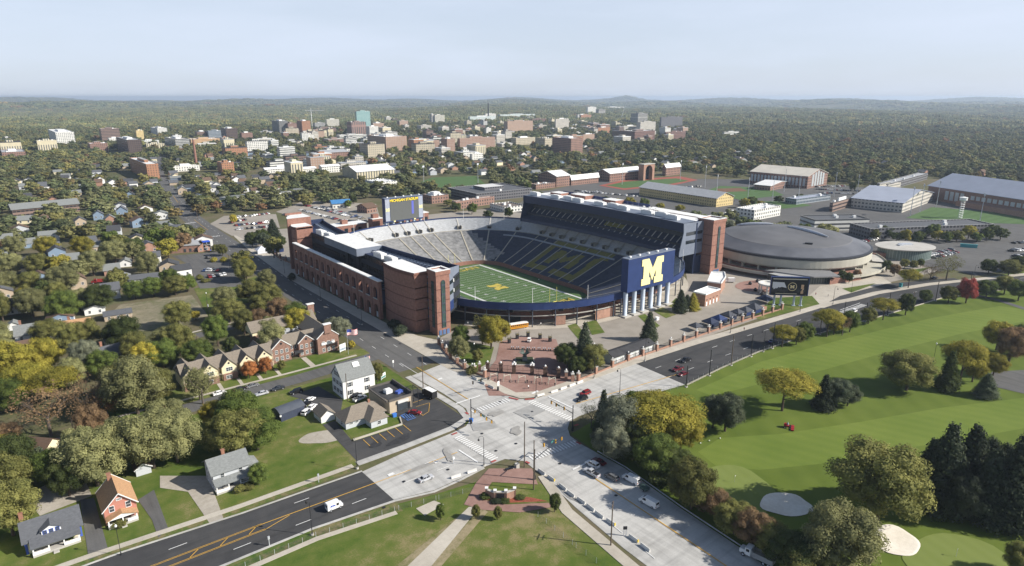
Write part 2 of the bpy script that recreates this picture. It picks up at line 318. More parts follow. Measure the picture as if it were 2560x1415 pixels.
# Main street and the boulevard
MAINC = [(-127.3, -112), (-126.6, -60), (-126, 0), (-124.4, 50), (-121.5, 120), (-119.6, 170), (-117, 237), (-112, 320), (-104, 400), (-88, 520), (-62, 720), (-30, 880), (10, 1060)]
ribbon('main_street', MAINC, 17, .05, ASPH)
sheet('west_boulevard', [(-340, -165.6), (-243, -166.2), (-214.6, -168.6)] + px((905, 1180), (985, 1250)) + [(-202.4, -186), (-224, -186), (-340, -186)], .05, ASPHN)
sheet('intersection_concrete', px((905, 1180), (1010, 1132), (1130, 1083), (1165, 1066), (1177, 1048), (1165, 1022), (1110, 985), (1029, 940), (1112, 908), (1190, 948), (1262, 988), (1300, 998), (1342, 996), (1590, 910), (1712, 962), (1600, 994), (1500, 1022), (1447, 1041), (1424, 1055), (1419, 1071), (1425, 1090), (1453, 1111), (1560, 1170), (1700, 1270), (1850, 1370), (1960, 1450), (1690, 1470), (1560, 1372), (1440, 1270), (1345, 1180), (1310, 1153), (1262, 1148), (1215, 1166), (1150, 1197), (1085, 1226), (985, 1250)), .07, CONCR)
ebl = px((1590, 910), (1740, 862), (1870, 824), (2000, 786), (2052, 770), (2099, 759), (2141, 751), (2200, 735), (2331, 713), (2437, 702), (2560, 689), (2760, 668)); ebr = px((1712, 962), (1800, 919), (1890, 880), (1968, 853), (2063, 828), (2115, 813), (2160, 801), (2220, 784), (2350, 745), (2455, 731), (2575, 714), (2790, 690))
sheet('east_boulevard', ebl + ebr[::-1], .05, ASPHN)
ribbon('boulevard_sidewalk', [(-104, -163.4)] + [(p[0], p[1] + 2.2) for p in ebl], 4.2, .14, WALK, .13)
ribbon('kerb_strip', [(p[0], p[1] - .7) for p in ebr], .5, .3, WALK, .3)
ribbon('west_boulevard_sidewalk', [(-340, -161.5), (-250, -162.6), (-214, -164.6), (-181, -164.9)], 1.9, .1, WALK, .1)
ribbon('west_boulevard_kerb', [(-340, -165.3), (-243, -165.9), (-214.6, -168.2)] + [at(905, 1178)], .5, .15, CONCR, .15)
ribbon('south_kerb', [(-340, -186.4), (-224, -186.4), (-202.4, -186.4)] + px((985, 1253), (1085, 1230), (1150, 1201), (1210, 1170)), .7, .15, CONCR, .15)
ribbon('verge', [(-340, -163.8), (-250, -164.6), (-214, -166.6), (-183, -167)], 1.6, .06, LAWN2)
ribbon('south_verge', [(-340, -189), (-224, -189), (-202, -189), (-180, -192)], 4.4, .05, LAWN2)
ribbon('fence_path', [(-340, -191.8), (-224, -191.2), (-203, -190.9), (-182, -193.8)], 1.6, .1, WALK, .1)
ribbon('school_sidewalk', [(-139.5, -205), (-145.8, -222), (-148, -242), (-151.5, -275), (-158, -420)], 3.2, .12, WALK, .12)
ribbon('lot_sidewalk', px((893, 1160), (1010, 1118), (1130, 1071), (1168, 1046), (1150, 1022), (1088, 985), (1020, 942)), 2.6, .14, CONCR, .1)
# corner car park, drives, gravel
sheet('corner_car_park', px((1044, 971), (1100, 1003), (1168, 1050), (1160, 1066), (895, 1156), (806, 1062), (838, 1052), (882, 1104), (1008, 1064), (1004, 1048), (985, 1036), (1010, 985)), .05, ASPHN)
sheet('corner_grass', px((858, 1068), (882, 1100), (1004, 1058), (975, 1035), (920, 1050)), .06, LAWN)
ribbon('corner_wall', px((882, 1102), (940, 1083), (1005, 1062), (1000, 1045)), .5, .5, WALK, .5)
sheet('alley_asphalt', px((724, 990), (796, 966), (857, 1001), (850, 1040), (800, 1030), (762, 1000)), .05, ASPHN)
sheet('gravel_patch', blob(at(805, 1093), 6.5, 4.6, -.5, wob=.09, seed=3), .04, GRAVEL)
ribbon('side_street', [(-340, -93.5), (-230, -93), (-170, -92.6), (-134, -90)], 8.4, .05, ASPH)
ribbon('side_street_walk', [(-240, -84.5), (-170, -84.8), (-141, -84.2)], 1.5, .06, WALK)
ribbon('north_side_street', [(-330, -30), (-230, -22), (-180, -14), (-136, -8)], 7, .05, ASPH)
ribbon('north_street_walk', [(-230, -15), (-180, -8), (-136, -2)], 1.5, .07, WALK)
sheet('open_lawn', px((520, 790), (485, 722), (640, 690), (690, 735), (560, 775)), .04, LAWN); sheet('worn_lot', px((270, 790), (300, 762), (480, 738), (520, 790), (440, 815), (350, 830)), .04, ground_mat('worn_lot_grass', [(.10, .12, .05), (.2, .18, .12), (.30, .26, .19)], (.06, .4, 2)))
sheet('bank_car_park', px((430, 640), (560, 628), (590, 690), (612, 716), (500, 722), (470, 660)), .05, ASPH)
sheet('pink_house_drive', px((345, 1250), (385, 1225), (420, 1320), (396, 1345), (380, 1300)), .05, ASPH); sheet('grey_house_drive', px((400, 1190), (520, 1190), (560, 1300), (525, 1310), (470, 1230), (400, 1220)), .05, GRAVEL)
sheet('blue_house_drive', px((200, 1250), (235, 1245), (272, 1380), (222, 1400)), .05, ASPH)
sheet('back_yard_drive', px((60, 1240), (200, 1170), (230, 1240), (100, 1290)), .04, GRAVEL)
for x in (-205, -197.6, -190.2, -182.8, -175.4, -161.6): ribbon('front_walk', [(x + 1.6, -77.6 if x < -170 else -72.5), (x + 1.2, -84.4)], 1.3 if x < -170 else 2.2, .07, WALK)
# school plaza with its path
sheet('path', px((1172, 1268), (1200, 1268), (1075, 1420), (1015, 1420)), .06, WALK)
sheet('worn_grass', px((1165, 1275), (1176, 1275), (1030, 1420), (985, 1420)), .04, ground_mat('worn_grass_edge', [(.12, .13, .04), (.26, .22, .13), (.34, .28, .18)], (.2, .9, 3)))
sheet('worn_grass_strip', px((1202, 1270), (1220, 1280), (1100, 1420), (1072, 1420)), .045, MATS['worn_grass_edge'])
sheet('brick_plaza', px((1222, 1172), (1330, 1172), (1345, 1212), (1230, 1206), (1200, 1248), (1265, 1262), (1372, 1258), (1384, 1268), (1300, 1282), (1210, 1276), (1160, 1262), (1190, 1208)), .08, BRKP)
sheet('monument_bed', px((1202, 1250), (1232, 1208), (1345, 1216), (1372, 1256), (1270, 1260)), .06, LAWN)
sheet('mulch_bed', px((1206, 1249), (1222, 1232), (1330, 1245), (1370, 1254), (1270, 1258)), .09, MULCH)
sheet('concrete_pad', px((1040, 1272), (1085, 1252), (1110, 1262), (1062, 1290)), .06, WALK)
# stadium corner plaza
sheet('corner_brick_plaza', px((1222, 990), (1205, 945), (1240, 900), (1250, 855), (1300, 842), (1390, 848), (1410, 905), (1440, 950), (1392, 975), (1330, 990)), .06, BRKP)
sheet('plaza_lawn', px((1115, 885), (1150, 850), (1235, 868), (1225, 905), (1180, 932)), .05, LAWN); sheet('plaza_lawn', px((1400, 905), (1500, 880), (1520, 900), (1440, 940)), .05, LAWN)
sheet('corner_sidewalk', px((1112, 905), (1185, 945), (1262, 985), (1300, 996), (1342, 994), (1440, 962), (1430, 950), (1350, 978), (1290, 982), (1215, 945), (1120, 895)), .1, WALK, .1)
sheet('stadium_bed', px((1446, 848), (1470, 845), (1440, 808), (1418, 815)), .06, LAWN); sheet('stadium_bed', px((1480, 838), (1512, 832), (1490, 800), (1465, 806)), .06, LAWN)
sheet('scoreboard_lawn', px((1595, 790), (1630, 825), (1650, 815), (1612, 785)), .06, LAWN); sheet('scoreboard_lawn', px((1634, 778), (1665, 796), (1690, 787), (1656, 768)), .06, LAWN)
sheet('scoreboard_lawn', px((1670, 765), (1712, 782), (1745, 772), (1690, 745)), .06, LAWN); sheet('screen_lawn', px((1935, 745), (2030, 740), (2050, 762), (1900, 800), (1880, 790)), .06, LAWN)
sheet('arena_plaza', px((1990, 770), (2050, 715), (2200, 690), (2240, 715), (2140, 745), (2060, 770)), .05, WALK); sheet('arena_lawn', px((2105, 722), (2190, 708), (2175, 715), (2128, 732)), .07, LAWN)
sheet('arena_lawn', px((2240, 680), (2330, 668), (2300, 680), (2262, 700)), .07, LAWN)
sheet('round_plaza', blob(at(1905, 715), 17, 12, -.3, wob=.01), .06, BRKP)
ribbon('arena_drive', px((2085, 765), (2120, 745), (2230, 715), (2400, 700)), 9, .06, ASPHN)
# golf details
for nm, c, rx, ry, a, sd in (('bunker', (1964, 1262), 7.2, 5.2, -.4, 5), ('bunker', (2240, 1352), 6.0, 5.4, .3, 8), ('bunker', (1690, 1192), 4.2, 2.6, .8, 11)):
    b = MB(); P = blob(at(*c), rx, ry, a, 30, .07, sd); cx, cy = at(*c)[:2]; vs = []
    for k, z in ((1, .06), (.9, .12), (.6, .05), (.25, .02)): vs += [(cx + (x - cx) * k, cy + (y - cy) * k, z + .15) for x, y in P]
    b.add(vs, [(j * 30 + i, j * 30 + (i + 1) % 30, (j + 1) * 30 + (i + 1) % 30, (j + 1) * 30 + i) for j in range(3) for i in range(30)] + [tuple(range(90, 120))]); struct(b.build('sand_bunker', SAND))
sheet('putting_green', blob(at(1835, 1225), 13, 11, .2, wob=.05, seed=2), .05, GREEN); sheet('putting_green', blob(at(2400, 1410), 13, 11, -.2, wob=.05, seed=4), .05, GREEN)
sheet('tennis_court', px((2455, 960), (2480, 930), (2570, 925), (2600, 960), (2560, 985)), .05, ASPH); ribbon('cart_path', px((2440, 738), (2500, 752), (2570, 775)), 4, .05, ASPH)
# car parks and sports fields beyond the stadium
sheet('arena_car_park', px((2180, 610), (2330, 600), (2600, 590), (2700, 640), (2560, 668), (2440, 690), (2330, 660), (2240, 640)), .05, ASPH)
sheet('car_park', px((1900, 560), (2030, 600), (2200, 620), (2160, 590), (2010, 555)), .045, ASPH)
sheet('north_car_park', px((525, 560), (560, 540), (690, 535), (700, 570), (580, 590)), .05, PAVE); sheet('scoreboard_car_park', px((690, 530), (760, 502), (940, 510), (955, 560), (830, 570)), .05, PAVE)
sheet('track_car_park', px((1345, 478), (1500, 472), (1600, 490), (1610, 505), (1450, 500)), .05, ASPH); sheet('stands_car_park', px((2030, 478), (2080, 462), (2170, 470), (2160, 492), (2060, 490)), .05, ASPH)
sheet('practice_field', px((2265, 545), (2330, 518), (2600, 540), (2600, 562), (2420, 556)), .06, FIELD); sheet('ball_field', px((1020, 468), (1080, 444), (1190, 440), (1215, 462), (1150, 475)), .06, FIELD)
TRACK = mat('red_track', (.30, .085, .06), .9, .1); sheet('running_track', px((1497, 464), (1560, 450), (1700, 441), (1745, 450), (1690, 462), (1560, 475)), .05, TRACK); sheet('infield', px((1515, 464), (1565, 454), (1690, 446), (1722, 452), (1670, 461), (1560, 471)), .08, FIELD)
sheet('diamond_field', px((1755, 480), (1800, 465), (1920, 470), (1960, 488), (1850, 500)), .06, FIELD); sheet('diamond_clay', px((1790, 472), (1850, 470), (1870, 478), (1800, 481)), .09, mat('brown_clay', (.16, .085, .05), .95, .15)); sheet('diamond_field', px((1870, 515), (1890, 503), (1990, 505), (2030, 514), (1960, 522)), .06, FIELD)
# painted road markings
WP, YP = mat('white_road_paint', (.72, .72, .70), .8, .12, 2), mat('yellow_road_paint', (.62, .36, .06), .8, .12, 2); RP = mat('red_ramp', (.35, .08, .07), .9, .1); BP = mat('blue_road_paint', (.08, .22, .6), .8, .1)
def marks(name, segs, m, z=.2):
    b = MB()
    for a, c, w in segs:
        a, c = Vector(a[:2]), Vector(c[:2]); t = (c - a).normalized(); q = Vector((-t.y, t.x)) * w / 2
        b.add([(*(a + q), z), (*(a - q), z), (*(c - q), z), (*(c + q), z)], [(0, 1, 2, 3)])
    return struct(b.build(name, m))
def dashes(C, off, w, dl, gap, s0=0, s1=1e9):
    out, s, nxt = [], 0, s0
    for a, c in zip(C, C[1:]):
        a, c = Vector(a[:2]), Vector(c[:2]); Ls = (c - a).length; t = (c - a) / Ls; q = Vector((t.y, -t.x)) * off
        while nxt + dl < s + Ls and nxt < s1:
            if nxt >= s: out.append((a + t * (nxt - s) + q, a + t * (nxt - s + dl) + q, w))
            nxt += dl + gap
        s += Ls
    return out
WB = [(-330, -176.2), (-215, -177.3), (-183, -178.2)]
marks('lane_marking', dashes(WB, 4.9, .2, 4.2, 11.4) + dashes(WB, -4.9, .2, 4.2, 11.4, 3), WP)
marks('centre_line', [((-330, -175.6), (-212, -176.6), .15), ((-330, -178), (-212, -178.9), .15), ((-330, -175.2), (-212, -176.2), .13), ((-330, -178.4), (-212, -179.3), .13), ((-212, -176.5), (-183, -177.6), .24), ((-212, -179.2), (-205, -177.2), .2), ((-183, -177.6), (-152, -178.4), .24)] + [((-230 + i * 7, -178.6), (-227.4 + i * 7, -176.4), .2) for i in range(3)], YP)
EB = [((a[0] + b[0]) / 2, (a[1] + b[1]) / 2) for a, b in zip(ebl, ebr)]
marks('lane_marking', dashes(EB, 4.6, .2, 3.6, 9) + dashes(EB, -4.6, .2, 3.6, 9, 3), WP)
marks('centre_line', dashes(EB, .9, .22, 60, .1) + dashes(EB, -1.9, .22, 60, .1) + [(at(1440, 1010), at(1700, 935), .3)], YP)
marks('lane_marking', dashes(MAINC, 4.4, .2, 3.6, 9, 0, 700) + dashes(MAINC, -4.2, .2, 3.6, 9, 4, 700) + [((-130.6, -118), (-130.6, -104), .2)], WP)
marks('centre_line', dashes(MAINC, .3, .25, 60, .1, 0, 600) + [((-127.9, -150), (-127.5, -112), .3), ((-131, -262), (-128.5, -212), .3)], YP)
def zebra(a, b, m, ln, w=.55):
    a, b = Vector(a[:2]), Vector(b[:2]); t = (b - a).normalized(); q = Vector((-t.y, t.x)); out = []
    for i in range(m):
        c = a.lerp(b, (i + .5) / m); out.append((c - q * ln / 2, c + q * ln / 2, w))
    return out
marks('crosswalk', zebra(at(1180, 1032), at(1272, 1000), 13, 3) + zebra(at(1325, 1003), at(1430, 1050), 17, 3) + zebra(at(1143, 1092), at(1238, 1150), 18, 3) + zebra(at(1325, 1148), at(1443, 1106), 16, 3), WP)
marks('stop_line', [(at(1140, 1010), at(1200, 990), .6), (at(1372, 993), at(1435, 1023), .6), (at(1147, 1126), at(1195, 1157), .6), (at(1432, 1175), at(1470, 1157), .6)], WP)
marks('lane_marking', dashes([at(1090, 1150), at(985, 1190), at(920, 1216)], 0, .2, 4, 6) + dashes([at(1010, 1208), at(1140, 1160)], 0, .2, 4, 7) + dashes([at(1400, 1210), at(1640, 1400)], 0, .2, 3.5, 8), WP)
marks('turn_arrow', [(at(970, 1190), at(985, 1184), 1.2), (at(1085, 1158), at(1094, 1154), 1.2), (at(1095, 950), at(1105, 946), 1), (at(1330, 985), at(1345, 978), 1)], WP)
marks('bay_line', [(at(908 + 20 * i, 1100 - 7.4 * i), at(925 + 20.5 * i, 1116 - 7.4 * i), .18) for i in range(6)] + [(at(1033, 1008), at(1064, 997), .15), (at(1040, 1018), at(1074, 1008), .15), (at(1074, 1009), at(1072, 1030), .15), (at(1072, 1030), at(1057, 1040), .15), (at(1057, 1040), at(1046, 1028), .15)], YP)
marks('access_bay', [(at(1002, 1040), at(1020, 1052), .25), (at(1020, 1052), at(1040, 1045), .25), (at(1002, 1040), at(1022, 1032), .25)] + [(at(1006 + 5 * i, 1040 - 1.5 * i), at(1016 + 5 * i, 1050 - 1.5 * i), .2) for i in range(5)], BP)
marks('kerb_ramp', [(at(1272, 995), at(1296, 1000), .9), (at(1312, 1000), at(1336, 998), .9), (at(1130, 1088), at(1143, 1083), .8), (at(1228, 1157), at(1240, 1152), .8), (at(1314, 1155), at(1324, 1160), .8), (at(1440, 1106), at(1452, 1112), .8), (at(1436, 1066), at(1446, 1062), .8), (at(1164, 1032), at(1171, 1037), .8)], RP, .27)
marks('concrete_stain', [(at(1180, 1070), at(1240, 1062), 5), (at(1300, 1040), at(1350, 1018), 7)], mat('stained_concrete', (.33, .325, .31), .9, .12, .5), .185)
for i, (q, a, c) in enumerate((((1240, 1035), 3, 1.6), ((1120, 1140), 4, 1.0), ((1290, 1078), 2.6, 2), ((1050, 1170), 5, .8), ((1420, 1235), 5, 1), ((1520, 1000), 6, 1), ((1000, 1100), 4, 2), ((940, 1110), 3, 1.4))): sheet('road_stain', blob(at(*q), a, c, (.1, 1.2, .6, .05, 1.5, .1, .3, .8)[i], wob=.2, seed=i + 30), .16, mat('road_stain', (.30, .29, .27), .9, .15, .5) if i < 6 else mat('tar_stain', (.038, .038, .04), .8, .2, 1))
for i, q in enumerate(((1250, 1005), (1330, 1030), (1205, 1085), (1290, 1110), (1240, 1128), (1400, 1160), (1120, 1175), (1540, 1240), (1010, 1205), (960, 1270), (1000, 860))): sheet('manhole_cover', blob(at(*q), .5, .5, 0, 12, 0), .2, DARK)
marks('road_crossing', dashes([at(2105, 782), at(2162, 762)], 0, 3.2, .5, .6) + [(at(2100, 776), at(2150, 758), .3)], WP, .2); marks('street_crossing', zebra(at(506, 594), at(550, 590), 12, 3) + zebra(at(462, 560), at(490, 556), 10, 3), WP)
# ------------------------------------------------------------------ the stadium
FZ = -14.0
def bz(s): return -11 + 15 * (min(s, .74) / .74) ** 1.08 if s < .78 else 4 + 7.5 * ((s - .78) / .22)
ST = thing('stadium', 'huge brick and navy football stadium with a sunken oval seating bowl around a green field', 'stadium')
ALUM = mat('bench_aluminium', (.46, .47, .48), .55, .2, .5, stretch=(1, 1, 6), metal=.1); SEATG = mat('grey_bench', (.245, .245, .245), .8, .35, .35, detail=8)
SEATN = mat('navy_bench', (.048, .06, .095), .7, .25, .4); SEATY = mat('yellow_bench', (.22, .20, .05), .8, .15, .5); AISLE = mat('aisle_concrete', (.38, .35, .28), .9, .1)
def inpoly(x, y, P):
    c = False
    for i in range(len(P)):
        (x1, y1), (x2, y2) = P[i - 1], P[i]
        if (y1 > y) != (y2 > y) and x < (x2 - x1) * (y - y1) / (y2 - y1) + x1: c = not c
    return c
MP = [(0, 1), (.32, 1), (.5, .60), (.68, 1), (1, 1), (1, .75), (.92, .75), (.92, .25), (1, .25), (1, 0), (.59, 0), (.59, .25), (.655, .25), (.655, .52), (.5, .12), (.345, .52), (.345, .25), (.41, .25), (.41, 0), (0, 0), (0, .25), (.08, .25), (.08, .75), (0, .75)]
BIG = [[(-22.5, .07), (-1, .09), (-1, .19), (-16.5, .18), (-16.5, .60), (-11, .60), (-11, .65), (28, .65), (28, .59), (25, .57), (25, .17), (4.5, .19), (4.5, .08), (31, .05), (31, .56), (36.5, .58), (36.5, .735), (-23.5, .735), (-23.5, .56), (-22.5, .56)],
       [(-10 + 26 * x, .25 + .32 * y) for x, y in [(0, 1), (.26, 1), (.5, .62), (.74, 1), (1, 1), (1, 0), (.76, 0), (.76, .55), (.5, .2), (.24, .55), (.24, 0), (0, 0)]]]
def bowl():
    b = MB(); rows = []; nr = 58
    ss = [i / nr * .74 for i in range(nr + 1)]; rows = [(s, bz(s)) for s in ss] + [(.78, 4.0)] + [(.78 + .22 * i / 22, bz(.78 + .22 * i / 22)) for i in range(1, 23)]
    prof = [(0, FZ)]; cls = ['w']
    for i, (s, z) in enumerate(rows):
        if i: prof.append((s, rows[i - 1][1])); cls.append('t')
        prof.append((s, z)); cls.append('r' if i else 'w')
    R = [ring(s) for s, _ in prof]; n = len(R[0]); vs = [(x, y, prof[k][1]) for k in range(len(prof)) for x, y in R[k]]; b.v = vs
    for k in range(len(prof) - 1):
        s = (prof[k][0] + prof[k + 1][0]) / 2
        for i in range(n):
            j = (i + 1) % n; x, y = (R[k][i][0] + R[k][j][0]) / 2, (R[k][i][1] + R[k][j][1]) / 2
            if k == 0: m = 5
            elif .74 < s < .785: m = 4
            elif s > .77: m = 0
            else:
                m = 1 if y > 52 and x < 46 else 2
                if x > 36 and abs(y) < 45 and any(inpoly(-y, s, P) for P in BIG): m = 3
            b.f.append((k * n + i, k * n + j, (k + 1) * n + j, (k + 1) * n + i)[::-1]); b.m.append(m)
    b.build('seating_bowl', [ALUM, SEATG, SEATN, SEATY, AISLE, BRICK], ST)
bowl()
# aisles and portals
def strip(P, w, name, m, lift=.25):
    b = MB()
    L_, R_ = [], []
    for i, p in enumerate(P):
        a, c = Vector(P[max(0, i - 1)]), Vector(P[min(len(P) - 1, i + 1)]); t = (c - a); t.z = 0; t.normalize(); q = Vector((-t.y, t.x, 0)) * w / 2; p = Vector(p) + Vector((0, 0, lift))
        L_.append(p + q); R_.append(p - q)
    n = len(P); b.add(L_ + R_, [(i, i + 1, n + i + 1, n + i) for i in range(n - 1)]); return b.build(name, m, ST)
nR = len(ring(0)); AI = []
k = 0
while k < nR: AI.append(k); k += 5 if (k % nR) < nR else 5
AI = [i for i in range(0, NSD, 7)] + [NSD + i for i in range(0, NC, 5)] + [NSD + NC + i for i in range(0, NEN, 4)] + [NSD + NC + NEN + i for i in range(0, NC, 5)]
AI += [NSD + 2 * NC + NEN + i for i in range(0, NSD, 7)] + [2 * NSD + 2 * NC + NEN + i for i in range(0, NC, 5)] + [2 * NSD + 3 * NC + NEN + i for i in range(0, NEN, 4)] + [2 * NSD + 3 * NC + 2 * NEN + i for i in range(0, NC, 5)]
PORT = MB().bb(-1.4, 1.4, -2.2, 2.2, 0, 1.5).bb(-1.7, -1.4, -2.3, 2.3, 0, 2.3, 1).bb(1.4, 1.7, -2.3, 2.3, 0, 2.3, 1).mesh('portal', [DARK, AISLE])
for a in AI:
    strip([(*ring(s)[a], bz(s)) for s in (0, .2, .4, .6, .735)], 1.0, 'aisle', AISLE)
    p0, p1 = ring(.79)[a], ring(.995)[a]
    strip([(*p0, bz(.79)), (*ring(.9)[a], bz(.9)), (*p1, bz(.995))], 1.0, 'upper_aisle', MATS['bench_aluminium'] if False else CONC)
    o = link('portal', PORT, ST, (*ring(.825)[a], bz(.825) - .6)); d = Vector(p1) - Vector(p0); o.rotation_euler.z = math.atan2(d.y, d.x) - math.pi / 2
# rim parapet, underside trusses, columns
def band(name, s0, z0, z1, m, i0=0, i1=None, off=0.0, th=.5, par=ST):
    P = ring(s0); Q = []; b = MB(); i1 = len(P) if i1 is None else i1; idx = [i % len(P) for i in range(i0, i1 + (0 if i1 - i0 < len(P) else 1))]
    for i in idx: x, y = P[i]; l = math.hypot(x, y); Q.append((x * (1 + off / l), y * (1 + off / l), x * (1 + (off + th) / l), y * (1 + (off + th) / l)))
    n = len(Q); vs = []
    for q in Q: vs += [(q[0], q[1], z0), (q[0], q[1], z1), (q[2], q[3], z1), (q[2], q[3], z0)]
    fs = []
    for i in range(n - 1):
        for k in range(4): fs.append((4 * i + k, 4 * i + 4 + k, 4 * i + 4 + (k + 1) % 4, 4 * i + (k + 1) % 4))
    b.add(vs, fs); return b.build(name, m, par)
band('parapet', 1, 8.9, 12.3, NAVY2, off=.2, th=.4); band('rim_cap', 1, 12.3, 12.5, NAVY, off=.1, th=.6)
S0 = 2 * NSD + 2 * NC + NEN; S1 = S0 + NC + NEN + NC
band('concourse_wall', .80, 0, 4.4, BRICK, S0 + 4, S0 + NC + NEN + 8, th=.6); band('lower_fascia', 1, 5.2, 5.5, CONC, S0, S1, off=-1.5, th=.7)
def ridx(x, y): P = ring(1); return min(range(len(P)), key=lambda i: (P[i][0] - x) ** 2 + (P[i][1] - y) ** 2)
for (xa, ya), (xb, yb) in (((-48, -106), (-36, -110)), ((-28, -112), (-10, -116))): band('brick_pavilion', .975, .3, 4.7, BRICKP, ridx(xa, ya), ridx(xb, yb), th=.5)
sheet('concourse_floor', [(x * k, y * k) for k, q in ((1.03, ring(1)[S0 + 6:S1 - 4]), (.9, ring(1)[S0 + 6:S1 - 4][::-1])) for x, y in q], .1, WALK)
band('gate_screen', .93, 0, 4.2, DARK, S0 + 1, S0 + 12, th=.2)
cb = MB().tube((0, 0, 0), (0, 0, 9), .3, .3, 8).mesh('column', mat('column_paint', (.06, .07, .09), .5, .1)); tr = MB()
for i in (-1, 1): tr.tube((0, 0, 8.8), (0, -7 * i if i > 0 else 0, 5.2), .14, .14, 4)
tr.tube((0, 0, 6.4), (0, -9, 4.9), .16, .16, 4).tube((0, -4, 8.0), (0, -4, 5), .12, .12, 4); trm = tr.mesh('truss', DARK)
for i in range(S0, S1 + 1, 2):
    x, y = ring(1)[i % nR]; link('column', cb, ST, (x, y, 0)); o = link('truss', trm, ST, (x, y, 0)); o.rotation_euler.z = math.atan2(y, x) - math.pi / 2
# ---- west stand: arcaded brick wall, towers, roof
def archwall(name, x, y0, y1, n, z1, st, par, face=-1, th=1.4):
    # brick wall along y at x with n bays, arched openings per storey: (sill, spring, halfwidth)
    b = MB(); w = (y1 - y0) / n; NS = 8; xb = x + th * -face
    for k in range(n):
        a0, a1 = y0 + k * w, y0 + (k + 1) * w; c = (a0 + a1) / 2; zp = 0
        for (zs, zt, hw, ztop) in st:
            q = lambda y, z: (x, y, z)
            if zs > zp + .01: b.quad(q(a0, zp), q(a1, zp), q(a1, zs), q(a0, zs))
            b.quad(q(a0, zs), q(c - hw, zs), q(c - hw, zt), q(a0, zt)); b.quad(q(c + hw, zs), q(a1, zs), q(a1, zt), q(c + hw, zt))
            A = [(c - hw * math.cos(math.pi * i / NS), zt + hw * math.sin(math.pi * i / NS)) for i in range(NS + 1)]
            b.quad(q(a0, zt), q(c - hw, zt), q(c - hw, ztop), q(a0, ztop)); b.quad(q(c + hw, zt), q(a1, zt), q(a1, ztop), q(c + hw, ztop))
            for (ya, za), (yb, zb) in zip(A, A[1:]): b.quad(q(ya, za), q(yb, zb), q(yb, ztop), q(ya, ztop))
            E_ = [(c - hw, zs)] + A + [(c + hw, zs)]
            for (ya, za), (yb, zb) in zip(E_, E_[1:]): b.quad((x, ya, za), (xb, ya, za), (xb, yb, zb), (x, yb, zb))
            zp = ztop
        b.quad((x, a0, zp), (x, a1, zp), (x, a1, z1), (x, a0, z1))
        b.bb(x - .25, x, a0 - .45, a0 + .45, 0, z1 - .6)          # pier strips
    b.bb(xb, xb + .3, y0, y1, z1 - 4, z1); b.bb(x, xb + .3, y1 - .3, y1, 0, z1); b.bb(x, xb + .3, y0, y0 + .3, 0, z1); return b.build(name, BRICK, par)
WX = -110.6; NB = 14; YS0, YS1 = -48.0, 66.0
archwall('arcade_wall', WX, YS0, YS1, NB, 19.6, [(0, 5.2, 2.05, 9.6), (10.3, 14.2, 2.05, 17.8)], ST)
MB().bb(WX - .35, WX + 2.1, YS0 - .4, YS1 + .2, 19.62, 20.1).build('coping', ROOFW, ST)
GD = MB().bb(0, .15, -1.7, 1.7, 0, 2.9).mesh('gate_panel', mat('gate_paint', (.62, .63, .64), .5, .1)); SL = MB().bb(-.3, .2, -2.3, 2.3, 0, .35).mesh('sill', CONC); bw = (YS1 - YS0) / NB
for k in range(NB):
    y = YS0 + (k + .5) * bw
    if k % 3 != 2: link('gate_panel', GD, ST, (WX + .9, y, 0))
    link('sill', SL, ST, (WX, y, 9.98))
# trough floor and steel beams behind the arcade, glazed back wall
MB().bb(WX + 1.8, -98, YS0, YS1, 7.6, 8).build('concourse_floor', NAVY, ST)
bm_ = MB().bb(WX + 1.8, -97.4, -.25, .25, 0, .5).mesh('steel_beam', mat('blue_steel', (.06, .085, .15), .5, .1))
for k in range(18): link('steel_beam', bm_, ST, (0, YS0 + 4 + k * 6.4, 14))
BACKW = facade('stand_back_glass', (.014, .018, .028), (.02, .022, .02), 3, 5.2, .86, .45, (.05, .06, .08), z0=.5)
def fx(y): return -79 - 8.5 * max(0, 1 - ((y - 12) / 85) ** 2)        # front edge of the west roof in plan
ys = [-73 + i * (165 / 30) for i in range(31)]; b = MB()
front = [(fx(y), y) for y in ys]
b.prism([(-98, -50), (-98, 66)] + [(-98, 92)] + front[::-1] + [(-93, -84)], 8, 25.0, 0, 1); b.build('west_stand', [BACKW, NAVY], ST)
for y in (-2, 12): MB().bb(-99.5, -97.8, y - 1.6, y + 1.6, 8, 27.5).build('service_shaft', DARK, ST)
pb = MB()
for (x0, y0), (x1, y1) in zip(front, front[1:]): pb.add([(x0, y0, 25), (x1, y1, 25), (x1, y1, 28), (x0, y0, 28), (x0 - .6, y0, 25), (x1 - .6, y1, 25), (x1 - .6, y1, 28), (x0 - .6, y0, 28)], [(0, 1, 2, 3), (7, 6, 5, 4), (3, 2, 6, 7)])
pb.build('front_parapet', NAVY, ST)
rg = MB()
for (x0, y0), (x1, y1) in zip(front[::1], front[1::1]):
    for q in (0, .5): xx, yy = x0 + (x1 - x0) * q, y0 + (y1 - y0) * q; rg.bb(xx - 6.2, xx - .6, yy - .25, yy + .25, 25.4, 26.0) if not -12 < yy < 38 else None
    rg.tube((x0 - 6.3, y0, 26.2), (x1 - 6.3, y1, 26.2), .25, .25, 4); rg.tube((x0 - 3.4, y0, 26.1), (x1 - 3.4, y1, 26.1), .2, .2, 4)
rg.build('roof_frame', mat('frame_paint', (.10, .13, .19), .5, .1), ST)
MB().prism([(-103, -9), (fx(-9) - .5, -9), (fx(34) - .5, 34), (-103, 34)][::1], 24, 28.2, 0, 1).build('press_box_roof', [GREYM, ROOFW], ST)
UN = MB().bb(-1.7, 1.7, -4.5, 4.5, 0, 2.6).bb(-1.2, 1.2, -3, 3, 2.6, 2.9).mesh('roof_unit', ROOFW)
